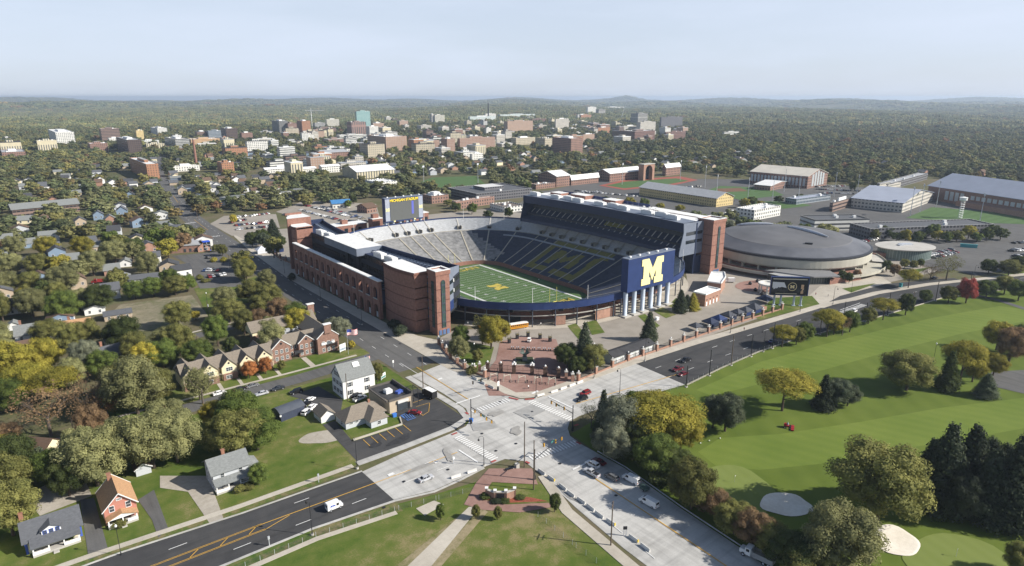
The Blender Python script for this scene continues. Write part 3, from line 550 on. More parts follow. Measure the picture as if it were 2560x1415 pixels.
for y in (-22, -34, 44, 56): link('roof_unit', UN, ST, (-95.6, y, 25))
# south west tower block
def curve(x0, y0, x1, y1, bulge, n=10):
    return [(x0 + (x1 - x0) * t - bulge * math.sin(math.pi * t), y0 + (y1 - y0) * t) for t in [i / n for i in range(n + 1)]]
def tower_block(sgn, yA, yB, par):
    # brick block with a gently bowed street face between yA and yB
    C = curve(-107.4, yA, -106.2, yB, 1.5); P = C + [(-97, yB), (-97, yA)]
    if sgn < 0: P = P[::-1]
    o = MB().prism(P, 0, 29.2, 0, 1).build('brick_block', [BRICK, ROOFW], par)
    Q = [(x - .4, y) for x, y in C] + [(-96.6, yB - .3 * (1 if yB < yA else -1)), (-96.6, yA)]
    bb_ = MB(); bb_.prism(Q if sgn > 0 else Q[::-1], 27.6, 28.6, 0); bb_.build('cornice', mat('dark_brick_band', (.17, .08, .06), .9, .15), par)
    for z in (5.5, 10.8, 16.1, 21.4):
        q = MB(); q.prism(([(x - .05, y) for x, y in C] + [(-97.2, yB), (-97.2, yA)])[::sgn], z, z + .5); q.build('brick_band', MATS['dark_brick_band'], par)
    return o
tower_block(1, -48.2, -76, ST)
MB().bb(-99.8, -93, -76, -86, 0, 1).v
def square_tower(x0, x1, y0, y1, h, par, west=True, south=True):
    MB().prism([(x0, y0), (x1, y0), (x1, y1), (x0, y1)], 0, h - .6, 0, 1).build('brick_tower', [BRICKP if False else BRICK, ROOFW], par)
    b = MB(); b.bb(x0 - .35, x1 + .35, y0 - .35, y0 + .5, h - 2, h); b.bb(x0 - .35, x1 + .35, y1 - .5, y1 + .35, h - 2, h); b.bb(x0 - .35, x0 + .5, y0 + .5, y1 - .5, h - 2, h); b.bb(x1 - .5, x1 + .35, y0 + .5, y1 - .5, h - 2, h); b.build('parapet', BRICK, par)
    MB().bb(x0 - .45, x1 + .45, y0 - .45, y0 + .55, h, h + .25).bb(x0 - .45, x1 + .45, y1 - .55, y1 + .45, h, h + .25).bb(x0 - .45, x0 + .55, y0 + .55, y1 - .55, h, h + .25).bb(x1 - .55, x1 + .45, y0 + .55, y1 - .55, h, h + .25).build('coping', ROOFW, par)
    for k in range(4):
        z = 5.5 + k * (h - 9) / 4; q = MB(); q.bb(x0 - .05, x1 + .05, y0 - .05, y1 + .05, z, z + .5); q.build('brick_band', MATS['dark_brick_band'], par)
    cx, hw = (x0 + x1) / 2, .95; zt = h - 5.5; fr = MB(); pa = MB()
    A = [(cx - hw * math.cos(math.pi * i / 8), zt + hw * math.sin(math.pi * i / 8)) for i in range(9)]
    P = [(cx + hw, 3.4)] + [(cx - hw, 3.4)] + A
    pa.add([(x, y0 - .2, z) for x, z in P], [tuple(range(len(P)))[::-1]]); pa.build('arched_window', GLASSG, par)
    O = [(cx - hw, 3.4)] + A + [(cx + hw, 3.4)]
    for (xa, za), (xb, zb) in zip(O, O[1:]): fr.tube((xa, y0 - .22, za), (xb, y0 - .22, zb), .16, .16, 4)
    for k in range(5): z = 6 + k * (zt - 6) / 4.4; fr.bb(cx - hw, cx + hw, y0 - .3, y0 - .15, z, z + .8)
    fr.bb(cx - .06, cx + .06, y0 - .28, y0 - .18, 3.4, zt); fr.build('window_frame', mat('window_frame_dark', (.05, .065, .085), .5, .1), par)
    for dx in (-2.1, 0, 2.1): MB().bb(cx + dx - .75, cx + dx + .75, y0 - .25, y0 - .1, 0, 2.4).build('door', mat('blue_door', (.10, .16, .30), .5, .08), par)
    if west:
        for yy, w in ((y0 + (y1 - y0) * .42, 1.1),):
            MB().bb(x0 - .2, x0 - .05, yy - w, yy + w, 3.5, h - 5).build('strip_window', GLASSG, par); f = MB()
            for k in range(5): z = 3.5 + k * (h - 8.5) / 4.3; f.bb(x0 - .3, x0 - .1, yy - w, yy + w, z, z + .9)
            f.bb(x0 - .28, x0 - .12, yy - .06, yy + .06, 3.5, h - 5); f.build('window_frame', mat('window_frame_dark', (.05, .065, .085), .5, .1), par)
square_tower(-100.6, -93.3, -85.8, -78.6, 31, ST)
MB().bb(-99.3, -96, -78.7, -75.9, 0, 26).build('stair_glass', BACKW, ST); MB().bb(-99.6, -95.8, -78.9, -75.7, 26, 26.8).build('coping', GREYM, ST)
MB().bb(-99.55, -99.3, -78.3, -76.2, 3, 24.5).build('stair_window', GLASSG, ST); sf = MB()
for k in range(5): sf.bb(-99.7, -99.5, -78.3, -76.2, 6.6 + 4.1 * k, 7.5 + 4.1 * k)
sf.build('window_frame', NAVY2, ST)
# south end wall of the stand, grey metal with two window bands
ew = MB(); a, c = Vector((-93.3, -84.5)), Vector((-78.8, -72.5)); t = (c - a).normalized(); nn = Vector((t.y, -t.x))
ew.add([(*a, 14.2), (*c, 14.2), (*c, 28), (*a, 31), (*(a - nn * .5), 14.2), (*(c - nn * .5), 14.2), (*(c - nn * .5), 28), (*(a - nn * .5), 31)], [(0, 1, 2, 3), (7, 6, 5, 4), (3, 2, 6, 7), (1, 5, 6, 2), (0, 4, 5, 1)]); ew.build('end_wall', GREYM, ST)
for z in (17.5, 22.5):
    w = MB(); p, q = a + t * 1 + nn * .06, c - t * .8 + nn * .06; w.add([(*p, z), (*q, z - .4), (*q, z + 1.4), (*p, z + 1.8)], [(0, 1, 2, 3)]); w.build('window_band', GLASSD, ST)
    m = MB(); p2 = a.lerp(c, .45) + nn * .1; m.bb(p2.x - .2, p2.x + .2, p2.y - .2, p2.y + .2, z, z + 1.6); m.build('mullion', W_WHITE, ST)
MB().prism([tuple(a), tuple(c), (-84, -66), (-93, -74)], 9.5, 14.2).build('lower_deck', NAVY2, ST)
# north west tower: bowed brick block with two white roofs
tower_block(-1, 66.2, 78, ST); MB().prism(curve(-108.5, 78, -101, 92, 1.5) [::1] + [(-93, 92), (-93, 78)], 0, 33, 0, 1).build('brick_block', [BRICK, ROOFW], ST)
MB().bb(-105, -94, 91, 92.4, 33, 34.2).build('parapet', BRICK, ST); MB().prism([(-93, 86), (-93, 92.4), (-79, 92.6), (-80, 88)], 20, 28, 0).build('north_end_wall', NAVY, ST)
# ---- east stand: three tiers facing the field
EX = lambda y: 69.5 + 5 * max(0, 1 - ((y + 16) / 78) ** 2)
ye = [-91.5 + i * (152 / 28) for i in range(29)]; fe = [(EX(y), y) for y in ye]
def slab(name, fa, fb, m, par=ST):     # strip between two lines (dx, z) along the curved front
    b = MB(); n = len(fe); b.add([(x + fa[0], y, fa[1]) for x, y in fe] + [(x + fb[0], y, fb[1]) for x, y in fe], [(i, i + 1, n + i + 1, n + i) for i in range(n - 1)]); return b.build(name, m, par)
ETOP = 33.8
MB().prism([(x + 15, y) for x, y in fe] + [(96, 60), (103, 40), (103, -88), (92, -92.0)], 0, 11.5, 0).build('east_stand_base', NAVY, ST)
b = MB(); bk = [(x + 15, y) for x, y in fe]; b.prism(bk + [(103, 60.5), (103, -84)], 11.5, ETOP, 0, 1); b.build('east_stand', [NAVY, ROOFW], ST)
SEATD = mat('club_seat_navy', (.028, .036, .065), .6, .2, .5)
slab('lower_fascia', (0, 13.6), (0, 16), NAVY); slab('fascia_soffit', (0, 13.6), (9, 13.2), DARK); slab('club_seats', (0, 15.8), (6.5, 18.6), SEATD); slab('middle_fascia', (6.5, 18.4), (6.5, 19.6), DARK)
slab('upper_seats', (6.5, 19.6), (12, 23.2), SEATD); slab('suite_glass', (12, 23.2), (13.2, 27.6), facade('suite_glass', (.02, .025, .035), (.035, .035, .03), 3.4, 2.2, .8, .55))
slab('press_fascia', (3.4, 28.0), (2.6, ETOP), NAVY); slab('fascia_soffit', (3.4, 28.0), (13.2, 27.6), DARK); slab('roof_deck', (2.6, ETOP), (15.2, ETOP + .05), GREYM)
for i in range(0, len(fe) - 1):
    (x, y) = fe[i]; y += 2.7
    for (dx0, z0, dx1, z1) in ((.8, 15.6, 6.2, 18.5), (7, 20, 11.4, 23.1)):
        b = MB(); b.add([(x + dx0, y - .45, z0 + .1), (x + dx0, y + .45, z0 + .1), (x + dx1, y + .45, z1 + .1), (x + dx1, y - .45, z1 + .1)], [(0, 1, 2, 3)]); b.build('stair', CONC, ST)
for y0, y1, (xa, za), (xb, zb) in ((-34, -16, (7.6, 20.6), (11, 22.7)),):
    b = MB(); b.add([(EX(y0) + xa, y0, za), (EX(y1) + xa, y1, za), (EX(y1) + xb, y1, zb), (EX(y0) + xb, y0, zb)], [(0, 1, 2, 3)]); b.build('yellow_seats', SEATY, ST)
# south and north end walls of the east stand
EWT = [(69.5, 11.5), (94, 11.5), (94, 32), (72.2, ETOP), (72.6, 28), (69.5, 15)]
for y in (-92.2, 60.6):
    b = MB(); P = [(69.3, 16), (72.4, 28), (71.9, ETOP), (94, ETOP - .5), (94, 13.4), (69.3, 13.4)]; n = 6
    b.add([(x, y, z) for x, z in P] + [(x, y + .5, z) for x, z in P], [tuple(range(n)), tuple(range(2 * n - 1, n - 1, -1))] + [(i, n + i, n + (i + 1) % n, (i + 1) % n) for i in range(n)]); b.build('end_wall', GREYM if y < 0 else NAVY, ST)
for z in (20.6, 25.8):
    MB().bb(75, 84.5, -92.4, -92.15, z, z + 2.1).build('window_band', GLASSD, ST); MB().bb(85.5, 91, -92.4, -92.15, z, z + 1.8).build('window_band', GLASSD, ST)
MB().bb(84.6, 85.4, -92.5, -92.2, 11.5, 33).build('downpipe', NAVY, ST)
square_tower(92, 105, -99.2, -88, 34.6, ST, west=False); MB().prism([(96, -88), (104, -88), (106, -40), (96, -44)], 0, 34.2, 0, 1).build('brick_block', [BRICK, ROOFW], ST)
for x, y, w, d, h in ((98, -10, 9, 13, 36.5), (98, 22, 9, 16, 36.5), (97, 46, 9, 12, 35.5)): MB().prism([(x - w / 2, y - d / 2), (x + w / 2, y - d / 2), (x + w / 2, y + d / 2), (x - w / 2, y + d / 2)], 20, h, 0, 1).build('brick_block', [BRICK, ROOFW], ST)
for i, y in enumerate(range(-78, 56, 11)):
    if i % 4 != 3: link('roof_unit', UN, ST, (EX(y) + 8 + (i % 2) * 2, y, ETOP + .06))
fn = MB().bb(0, .3, -2.4, 2.4, 0, 2.2).mesh('roof_screen', NAVY2)
for k in range(17): link('roof_screen', fn, ST, (102, -38 + k * 5.2, ETOP + .1))
ds = MB().lathe([(.02, 0), (.6, .2), (.9, .6)], n=10).tube((0, 0, -.8), (0, 0, .1), .1, .1, 5).mesh('roof_dish', W_WHITE)
for k in range(6): link('roof_dish', ds, ST, (95 + (k % 2) * 2.5, -52 + k * 2.6, ETOP + 1))
# E side second walkway wall, players' benches wall
wl = MB(); q = [(*ring(.625)[i], bz(.625)) for i in range(2, NSD + 8)]
for a, c in zip(q, q[1:]): wl.add([(a[0] - .3, a[1], a[2]), (c[0] - .3, c[1], c[2]), (c[0] - .3, c[1], c[2] + 1.0), (a[0] - .3, a[1], a[2] + 1.0), (a[0] + .5, a[1], a[2] + 1.0), (c[0] + .5, c[1], c[2] + 1.0)], [(0, 1, 2, 3), (3, 2, 5, 4)])
wl.build('walkway_wall', mat('walkway_paint', (.30, .33, .38), .6, .08), ST)
# flag poles on the rim
fpm = MB().tube((0, 0, 0), (0, 0, 9), .16, .09, 6).mesh('flag_pole', W_WHITE); FP = [i for i in range(S0 + 2, S1, 5)] + [NSD + NC + i for i in range(-12, NEN + 16, 6)]
for i in FP: x, y = ring(1.0)[i % nR]; tag(link('flag_pole', fpm, None, (x, y, 10.5)), 'bare white flag pole standing on the navy stadium rim', 'flag pole', 'flag poles around the stadium rim')
# ---- the field
fo = sheet('playing_field', [(-33, -60), (33, -60), (33, 60), (-33, 60)], FZ + .02, FIELD); fo.data.materials.clear(); fo.data.materials.append(FIELD)
sheet('field_edge', [(x * 1.03, y * 1.02) for x, y in ring(0)], FZ, mat('field_surround', (.055, .11, .035), .9, .15))
FW_ = mat('field_white', (.55, .56, .54), .8, .04)
fb = MB()
def fl(x0, x1, y0, y1, z=FZ + .17): fb.add([(x0, y0, z), (x1, y0, z), (x1, y1, z), (x0, y1, z)], [(0, 1, 2, 3)])
fl(-26.2, -24.4, -56, 56); fl(24.4, 26.2, -56, 56); fl(-24.4, 24.4, 54.9, 56); fl(-24.4, 24.4, -56, -54.9)
for k in range(21): y = -45.72 + k * 4.572; fl(-24.4, 24.4, y - .1, y + .1)
for k in range(101):
    y = -45.72 + k * .9144
    for x in (-6.1, 6.1): fl(x - .3, x + .3, y - .06, y + .06)
o = fb.build('yard_line', FW_, fo)
def text(name, s, size, m, loc, rot, parent, ext=0.0, sx=1.0, bold=0.0):
    cu = bpy.data.curves.new(name, 'FONT'); cu.body = s; cu.size = size; cu.extrude = ext; cu.align_x = 'CENTER'; cu.align_y = 'CENTER'; cu.offset = bold
    t = bpy.data.objects.new(name, cu); COL.objects.link(t); dg = bpy.context.evaluated_depsgraph_get(); me = bpy.data.meshes.new_from_object(t.evaluated_get(dg)); bpy.data.objects.remove(t)
    me.materials.clear(); me.materials.append(m); o = link(name, me, parent); o.location = loc; o.rotation_euler = rot; o.scale = (sx, 1, 1); return o
EZ = mat('endzone_yellow', (.50, .40, .08), .8, .05)
text('end_zone_lettering', 'MICHIGAN', 9.0, EZ, (0, 50.3, FZ + .19), (0, 0, 0), fo, 0, .92, .12); text('end_zone_lettering', 'MICHIGAN', 9.0, EZ, (0, -50.3, FZ + .19), (0, 0, math.pi), fo, 0, .92, .12)
for k in range(9):
    y = -36.58 + k * 9.144; s = str(50 - abs(k - 4) * 10)
    for x, r in ((-16.5, -math.pi / 2), (16.5, math.pi / 2)): text('yard_number', s, 3.4, FW_, (x, y, FZ + .19), (0, 0, r), fo)
def letterM(name, w, h, ext, m, loc, rot, parent):
    b = MB(); n = len(MP); P = [((x - .5) * w, (y - .5) * h) for x, y in MP]
    b.add([(x, y, ext) for x, y in P], [tuple(range(n))[::-1]])
    if ext: b.add([(x, y, 0) for x, y in P] + [(x, y, ext) for x, y in P], [(i, (i + 1) % n, n + (i + 1) % n, n + i) for i in range(n)])
    o = b.build(name, m, parent); o.location = loc; o.rotation_euler = rot; return o
letterM('midfield_letter', 13, 9.5, 0, EZ, (0, 0, FZ + .2), (0, 0, math.pi / 2), fo)
def goal(y, s):
    t = thing('goal_post', 'yellow goal post behind the %s end zone of the stadium field' % ('near' if s < 0 else 'far'), 'goal post', (0, y, FZ), 0, 'goal posts of the stadium field'); m = mat('goal_yellow', (.78, .72, .16), .5, .04)
    MB().tube((0, s * 2, 0), (0, s * 2, 2), .16, .16, 8).tube((0, s * 2, 2), (0, 0, 3.05), .16, .14, 8).build('goal_base', m, t); MB().tube((-2.82, 0, 3.05), (2.82, 0, 3.05), .15, .15, 8).build('crossbar', m, t)
    for x in (-2.82, 2.82): MB().tube((x, 0, 3.05), (x, 0, 12.2), .12, .1, 8).build('upright', m, t)
goal(-54.9, -1); goal(54.9, 1)
# ---- scoreboards
def board(lbl, x, y, z0, z1, w, face, cols):
    t = thing('scoreboard', lbl, 'scoreboard', (x, y, 0), 0, 'scoreboards of the stadium')
    MB().bb(-w / 2, w / 2, -2.2, 2.2, z0, z1).build('frame', NAVY2, t); MB().bb(-w / 2, w / 2, -2.25, 2.25, z1, z1 + .4).build('top_cap', GREYM, t)
    for k in range(cols):
        xx = -w / 2 + 1.4 + k * (w - 2.8) / (cols - 1); c = MB(); c.lathe([(1.9, 0), (1.9, .5), (1.15, .6), (1.15, z0)], (xx, 0, 0), 14); c.build('pillar', mat('pillar_paint', (.46, .52, .60), .45, .06), t, True)
        MB().bb(xx - 2.4, xx + 2.4, -2.6, 2.6, .0, .7).build('plinth', CONC, t)
    for k in range(5): MB().bb(-w / 2 + 3 + k * 7, -w / 2 + 4 + k * 7, -.5, .6, z1 + .4, z1 + 1.1).build('top_lamp', W_WHITE, t)
    return t
SB = board('navy scoreboard on pillars with a giant pale yellow letter on its back', 5.6, -121.2, 13.2, 30.2, 36.2, -1, 6)
letterM('giant_letter', 16.8, 13.6, .3, CREAMY, (.3, -2.24, 21.9), (math.pi / 2, 0, 0), SB)
NBD = board('scoreboard with a large blank grey screen beyond the far end of the stadium bowl', -2.0, 119.5, 14.3, 32.6, 33.6, -1, 6)
MB().bb(-12.4, 12.6, -2.4, -2.2, 15.2, 29.4).build('screen', mat('blank_screen', (.115, .12, .115), .5, .03), NBD)
for x in (-14.7, 14.7): MB().bb(x - 1.9, x + 1.9, -2.42, -2.25, 15.2, 32.2).build('side_panel', mat('silver_panel', (.34, .37, .44), .5, .06), NBD); letterM('side_letter', 3.2, 2.4, .1, CREAMY, (x, -2.43, 24), (math.pi / 2, 0, 0), NBD)
text('board_lettering', 'MICHIGAN STADIUM', 2.9, mat('board_yellow', (.85, .66, .05), .5, 0), (0, -2.35, 30.7), (math.pi / 2, 0, 0), NBD, .12, .92, .1)
MB().bb(6.4, 8.3, -2.46, -2.38, 19, 29.2).build('screen_stripe', mat('screen_blue', (.12, .14, .5), .5, 0), NBD)
for x in (-9, 9): letterM('small_letter', 1.7, 1.3, .08, CREAMY, (x, -2.3, 14.7 - .0), (math.pi / 2, 0, 0), NBD)
# brick concourse buildings just outside the north rim
for nm, P, h, lb in (('brick_building', (-30, 168, 34, 12), 7, 'long low brick building with white roof behind the stadium north west rim'), ('brick_building', (-10, 152, 9, 8), 12, 'small square brick building left of the blank grey scoreboard'), ('brick_building', (36, 176, 30, 14), 8, 'low brick building with white roof right of the blank grey scoreboard')):
    t = thing(nm, lb, 'building', (P[0], P[1], 0)); MB().prism([(-P[2] / 2, -P[3] / 2), (P[2] / 2, -P[3] / 2), (P[2] / 2, P[3] / 2), (-P[2] / 2, P[3] / 2)], 0, h, 0).build('wall', BRICK, t)
    MB().bb(-P[2] / 2 - .3, P[2] / 2 + .3, -P[3] / 2 - .3, P[3] / 2 + .3, h, h + .5).build('roof', ROOFW, t); MB().bb(-3, 2, -2, 2, h + .5, h + 3.6).build('penthouse', BRICK, t)
    for k in range(int(P[2] / 6)): MB().bb(-P[2] / 2 + 2 + 6 * k, -P[2] / 2 + 5 + 6 * k, -P[3] / 2 - .15, -P[3] / 2 - .02, 1, 4.5).build('opening', GLASSD, t)
# ------------------------------------------------------------------ arena, plaza buildings, gates
def roundb(name, prof, c, m, par, n=96, sx=1, sy=1):
    b = MB(); b.lathe(prof, c, n, 0, sx, sy); return b.build(name, m, par, False)
A0 = (169, -105.5)
AR = thing('arena', 'round arena with a broad dark grey domed roof and a pale concrete drum', 'arena', (*A0, 0))
AROOF = mat('grey_roof_membrane', (.105, .11, .125), .6, .12, .08, col2=(.15, .155, .17)); DRUM = mat('drum_concrete', (.44, .42, .35), .85, .08, .3, stretch=(1, 1, .2))
roundb('drum', [(52.2, 5.6), (53, 6.5), (53, 10.8), (52.4, 11.4)], (0, 0, 0), DRUM, AR)
roundb('roof_rim', [(52.8, 11.2), (53.2, 11.5), (53.2, 12.6), (52.2, 12.9)], (0, 0, 0), mat('rim_metal', (.04, .042, .048), .5, .1), AR)
roundb('outer_roof', [(52.4, 12.7), (40.8, 16.6)], (0, 0, 0), AROOF, AR); roundb('dome', [(40.9, 16.5), (40.2, 16.9), (30, 18.6), (18, 20), (8, 20.7), (.01, 20.9)], (0, 0, 0), mat('dome_membrane', (.125, .125, .13), .65, .12, .05, col2=(.16, .16, .165)), AR)
roundb('soffit', [(44, 5.5), (52.3, 5.6)], (0, 0, 0), CONC, AR); roundb('inner_wall', [(45, 0), (45, 5.6)], (0, 0, 0), BRICK, AR)
for k in range(30):
    a = 2 * math.pi * k / 30; MB().box((50 * math.cos(a), 50 * math.sin(a), 2.9), (2.4, 1.2, 5.8), a).build('pier', DRUM, AR)
b = MB()
for k in range(20):
    a0, a1 = rad(150 + k * 5), rad(155 + k * 5); b.add([(55.5 * math.cos(a), 55.5 * math.sin(a), z) for z in (0, 3.3) for a in (a0, a1)], [(0, 1, 3, 2)])
    b.add([(r * math.cos(a), r * math.sin(a), 3.3) for r in (55.5, 54.9) for a in (a0, a1)], [(0, 1, 3, 2)])
b.build('brick_skirt', BRICK, AR)
def vent(x0, y0, x1, y1):
    b = MB()
    L_ = Vector((x1 - x0, y1 - y0)); n = 8
    for k in range(n):
        t0, t1 = k / n, (k + 1) / n; w = lambda t: .35 + 1.3 * math.sin(math.pi * t) ** .6
        zz = lambda t: 17 + 3.7 * (1 - (Vector((x0, y0)).lerp(Vector((x1, y1)), t).length / 41) ** 2)
        p, q = Vector((x0, y0)).lerp(Vector((x1, y1)), t0), Vector((x0, y0)).lerp(Vector((x1, y1)), t1); b.tube((*p, zz(t0) + .6), (*q, zz(t1) + .6), w(t0) * .8, w(t1) * .8, 8)
    b.build('roof_vent', STEEL, AR)
va, vb = at(1968, 566, 21), at(2070, 596, 18.5); vent(va.x - A0[0], va.y - A0[1], vb.x - A0[0], vb.y - A0[1])
va, vb = at(1842, 559, 19), at(1934, 561, 20); vent(va.x - A0[0], va.y - A0[1], vb.x - A0[0], vb.y - A0[1])
for px_, z in (((2022, 608), 18.4), ((2096, 589), 17.5)): p = at(*px_, z); MB().box((p.x - A0[0], p.y - A0[1], 18.3 if z > 18 else 17.3), (1.6, 4.4, .9), .6).build('roof_hatch', DARK, AR)
# entrance canopy and glazed lobby facing the boulevard, low terrace ring on the east
ca = [at(1912, 677, 5), at(2035, 692, 5.5), at(2100, 692, 5), at(2075, 679, 5), at(1990, 672, 5)]; MB().prism([(p.x - A0[0], p.y - A0[1]) for p in ca], 4.8, 5.5).build('entrance_canopy', mat('canopy_metal', (.22, .22, .22), .5, .1), AR)
lb = [at(1918, 702), at(1975, 716), at(2072, 709), at(2070, 690)]; o = MB().prism([(p.x - A0[0], p.y - A0[1]) for p in lb], 0, 4.8).build('glass_lobby', facade('lobby_glass', (.10, .11, .10), (.035, .05, .05), 1.6, 4.8, .82, .8), AR)
lb = [at(2074, 712), at(2152, 700), at(2150, 686), at(2075, 695)]; MB().prism([(p.x - A0[0], p.y - A0[1]) for p in lb], 0, 3.4).build('ticket_wing', BRICK, AR)
b = MB()
for k in range(18): a0, a1 = rad(-62 + k * 5), rad(-57 + k * 5); b.add([(r * math.cos(a), r * math.sin(a), z) for r, z in ((54, 3.4), (62, 3.4), (62, 2.6), (61.5, 0)) for a in (a0, a1)], [(0, 1, 3, 2), (2, 3, 5, 4), (4, 5, 7, 6)])
b.build('terrace', CONC, AR); roundb('terrace_rail', [(62, 3.4), (62.1, 4.2), (62.4, 4.2), (62.4, 2.4)], (0, 0, 0), DRUM, AR)
GB = thing('glass_building', 'round green glass building with a flat white disc roof beside the arena', 'building', (239.5, -155, 0), -.5)
roundb('glass_wall', [(15.2, 0), (15.2, 7.2)], (0, 0, 0), facade('curtain_wall', (.25, .28, .27), (.10, .14, .13), 1.5, 7.4, .86, .92), GB, 48, 1.2, .9); roundb('disc_roof', [(16.6, 7.2), (17, 7.5), (17, 7.9), (.1, 8.3)], (0, 0, 0), mat('pale_roof', (.46, .44, .40), .8, .08, .2), GB, 48, 1.2, .9)
MB().box((1, 1, 8.6), (9, 4, 1)).box((-4, 0, 8.5), (3, 3, .9)).build('roof_plant', STEEL, GB); MB().bb(-26, -14, -4, 5, 0, 4).build('brick_link', BRICK, GB)
# two brick kiosks with white roofs
def kiosk(lbl, P, h):
    c = sum((Vector(p) for p in P), Vector((0, 0))) / len(P); t = thing('ticket_kiosk', lbl, 'kiosk', (*c, 0), 0, 'brick kiosks beside the stadium'); Q = [(p[0] - c.x, p[1] - c.y) for p in P]
    MB().prism(Q, 0, h).build('wall', BRICKP, t); MB().prism([(x * .97, y * .97) for x, y in Q], h, h + .05).build('roof', ROOFW, t); b = MB(); n = len(Q)
    for i in range(n):
        a, d = Vector((*Q[i], 0)), Vector((*Q[(i + 1) % n], 0)); e = (d - a).normalized(); k = Vector((e.y, -e.x, 0)); b.add([a + Vector((0, 0, h)) + k * .15, d + Vector((0, 0, h)) + k * .15, d + Vector((0, 0, h + .7)) + k * .15, a + Vector((0, 0, h + .7)) + k * .15, a + Vector((0, 0, h + .7)) - k * .35, d + Vector((0, 0, h + .7)) - k * .35, d + Vector((0, 0, h)) - k * .35, a + Vector((0, 0, h)) - k * .35], [(0, 1, 2, 3), (3, 2, 5, 4), (4, 5, 6, 7)])
    b.build('parapet', ROOFW, t); a, d = Vector(Q[0]), Vector(Q[1]); e = (d - a).normalized(); k = Vector((e.y, -e.x))
    for i in range(4): p = a + e * (1.5 + i * (d - a).length / 4.3) + k * .1; MB().box((p.x, p.y, 1.3), (1.2, .2, 2.2), math.atan2(e.y, e.x)).build('door', W_WHITE, t); MB().box((p.x, p.y, 3.6), (1.0, .5, .2), math.atan2(e.y, e.x)).build('wall_light', DARK, t)
    return t
kf, kr, kl = (at(*q).to_2d() for q in ((1761.6, 767), (1798, 752), (1731, 759.5))); kiosk('nearer brick kiosk with a white roof below the right end of the scoreboard', [tuple(kf), tuple(kr), tuple(kr + kl - kf), tuple(kl)], 6.4)
kiosk('farther brick kiosk with a white roof beside the foot of the east brick tower', [tuple(at(*q, 6.6)[:2]) for q in ((1768.6, 702.8), (1803, 707.4), (1814.5, 691), (1812, 679.4), (1778.8, 678.7))], 6)
MB().v
# ticket office along the fence: pale, with a low dark gabled roof
t = thing('ticket_office', 'long pale grey building with a low dark gabled roof behind the boulevard fence', 'building', (0, 0, 0)); MB().gwall(-62, -36.5, -161, -154.6, 0, 3.6, 4.8, 'x').build('wall', mat('pale_render', (.50, .52, .50), .8, .06), t); MB().gable(-62, -36.5, -161, -154.6, 3.6, 4.8, 'x', .6).build('roof', mat('dark_roof', (.045, .045, .048), .8, .15, .5), t)
for k in range(6): MB().bb(-60.5 + k * 4.1, -58.3 + k * 4.1, -161.2, -161.02, .8, 2.4).build('ticket_window', W_WHITE, t)
# brick pier fence round the stadium grounds, wrought iron gates
PIER = MB().bb(-.55, .55, -.55, .55, 0, 3.2).bb(-.7, .7, -.7, .7, 3.2, 3.5, 1).lathe([(.12, 3.5), (.12, 3.8), (.3, 3.95), (.32, 4.2), (.2, 4.45), (.02, 4.5)], (0, 0, 0), 8, 2)
PIERM = PIER.mesh('pier', [BRICKP, CONC, LAMPW]); IRON = mat('black_iron', (.012, .012, .013), .5, 0)
def fence(lbl, pts, gap=9.3):
    t = thing('brick_pier_fence', lbl, 'fence', (0, 0, 0), 0, 'brick pier fences round the stadium grounds')
    for a, c in zip(pts, pts[1:]):
        a, c = Vector(a), Vector(c); L_ = (c - a).length; n = max(1, round(L_ / gap)); e = (c - a) / L_; r = math.atan2(e.y, e.x)
        for i in range(n + 1): p = a + e * (L_ * i / n); o = link('pier', PIERM, t, (p.x, p.y, 0)); o.rotation_euler.z = r
        m = (a + c) / 2; MB().box((m.x, m.y, .4), (L_, .35, .8), r).build('low_wall', BRICKP, t); b = MB()
        for z in (1.0, 2.4): b.box((m.x, m.y, z), (L_, .07, .07), r)
        for i in range(int(L_ / .45)): p = a + e * (i * .45); b.box((p.x, p.y, 1.6), (.05, .05, 1.7), r)
        b.build('railing', IRON, t)
fence('brick pier fence with iron railings along the boulevard pavement', [(-84.5, -163.2), (-54, -161.8), (20, -162.8), (62, -165.2)])
fence('short brick pier fence curving along Main street beside the corner lawn', [(-106.5, -96), (-111.5, -113), (-113.2, -126), (-111.3, -137.5)], 7)
fence('brick pier fence beside the tents at the far corner of the stadium', [(-103, 82), (-104.5, 110), (-100, 150)], 9)
GP = [at(*q).to_2d() for q in ((1181, 933), (1199, 928), (1219, 929), (1252, 931), (1285, 934), (1330, 936), (1363, 940), (1396, 944), (1415, 948), (1431, 954))]
t = thing('entrance_gate', 'row of brick gate piers with black iron double gates across the corner plaza', 'gate', (0, 0, 0))
bp = MB().bb(-.7, .7, -.7, .7, 0, 3.6).bb(-.9, .9, -.9, .9, 3.6, 4).mesh('gate_pier', [mat('gate_brick', (.10, .065, .05), .9, .15)])
gl = MB().tube((0, 0, 4), (0, 0, 4.6), .1, .1, 6).lathe([(.2, 4.6), (.42, 4.8), (.42, 5.1), (.1, 5.4)], n=8)
for dx, dy in ((.8, 0), (-.8, 0), (0, .8), (0, -.8)): gl.lathe([(.15, 3.9), (.36, 4.1), (.36, 4.4), (.1, 4.65)], (dx, dy, 0), 8)
glm = gl.mesh('pier_lamps', LAMPW); gs = MB().lathe([(.2, 4), (.4, 4.2), (.4, 4.6), (.1, 4.9)], n=8).mesh('pier_lamp', LAMPW)
for i, p in enumerate(GP):
    o = link('gate_pier', bp if 1 < i < 8 else PIERM, t, (p.x, p.y, 0)); o.rotation_euler.z = -.6
    if 1 < i < 8: link('pier_lamp', glm if i in (4, 5) else gs, t, (p.x, p.y, 0))
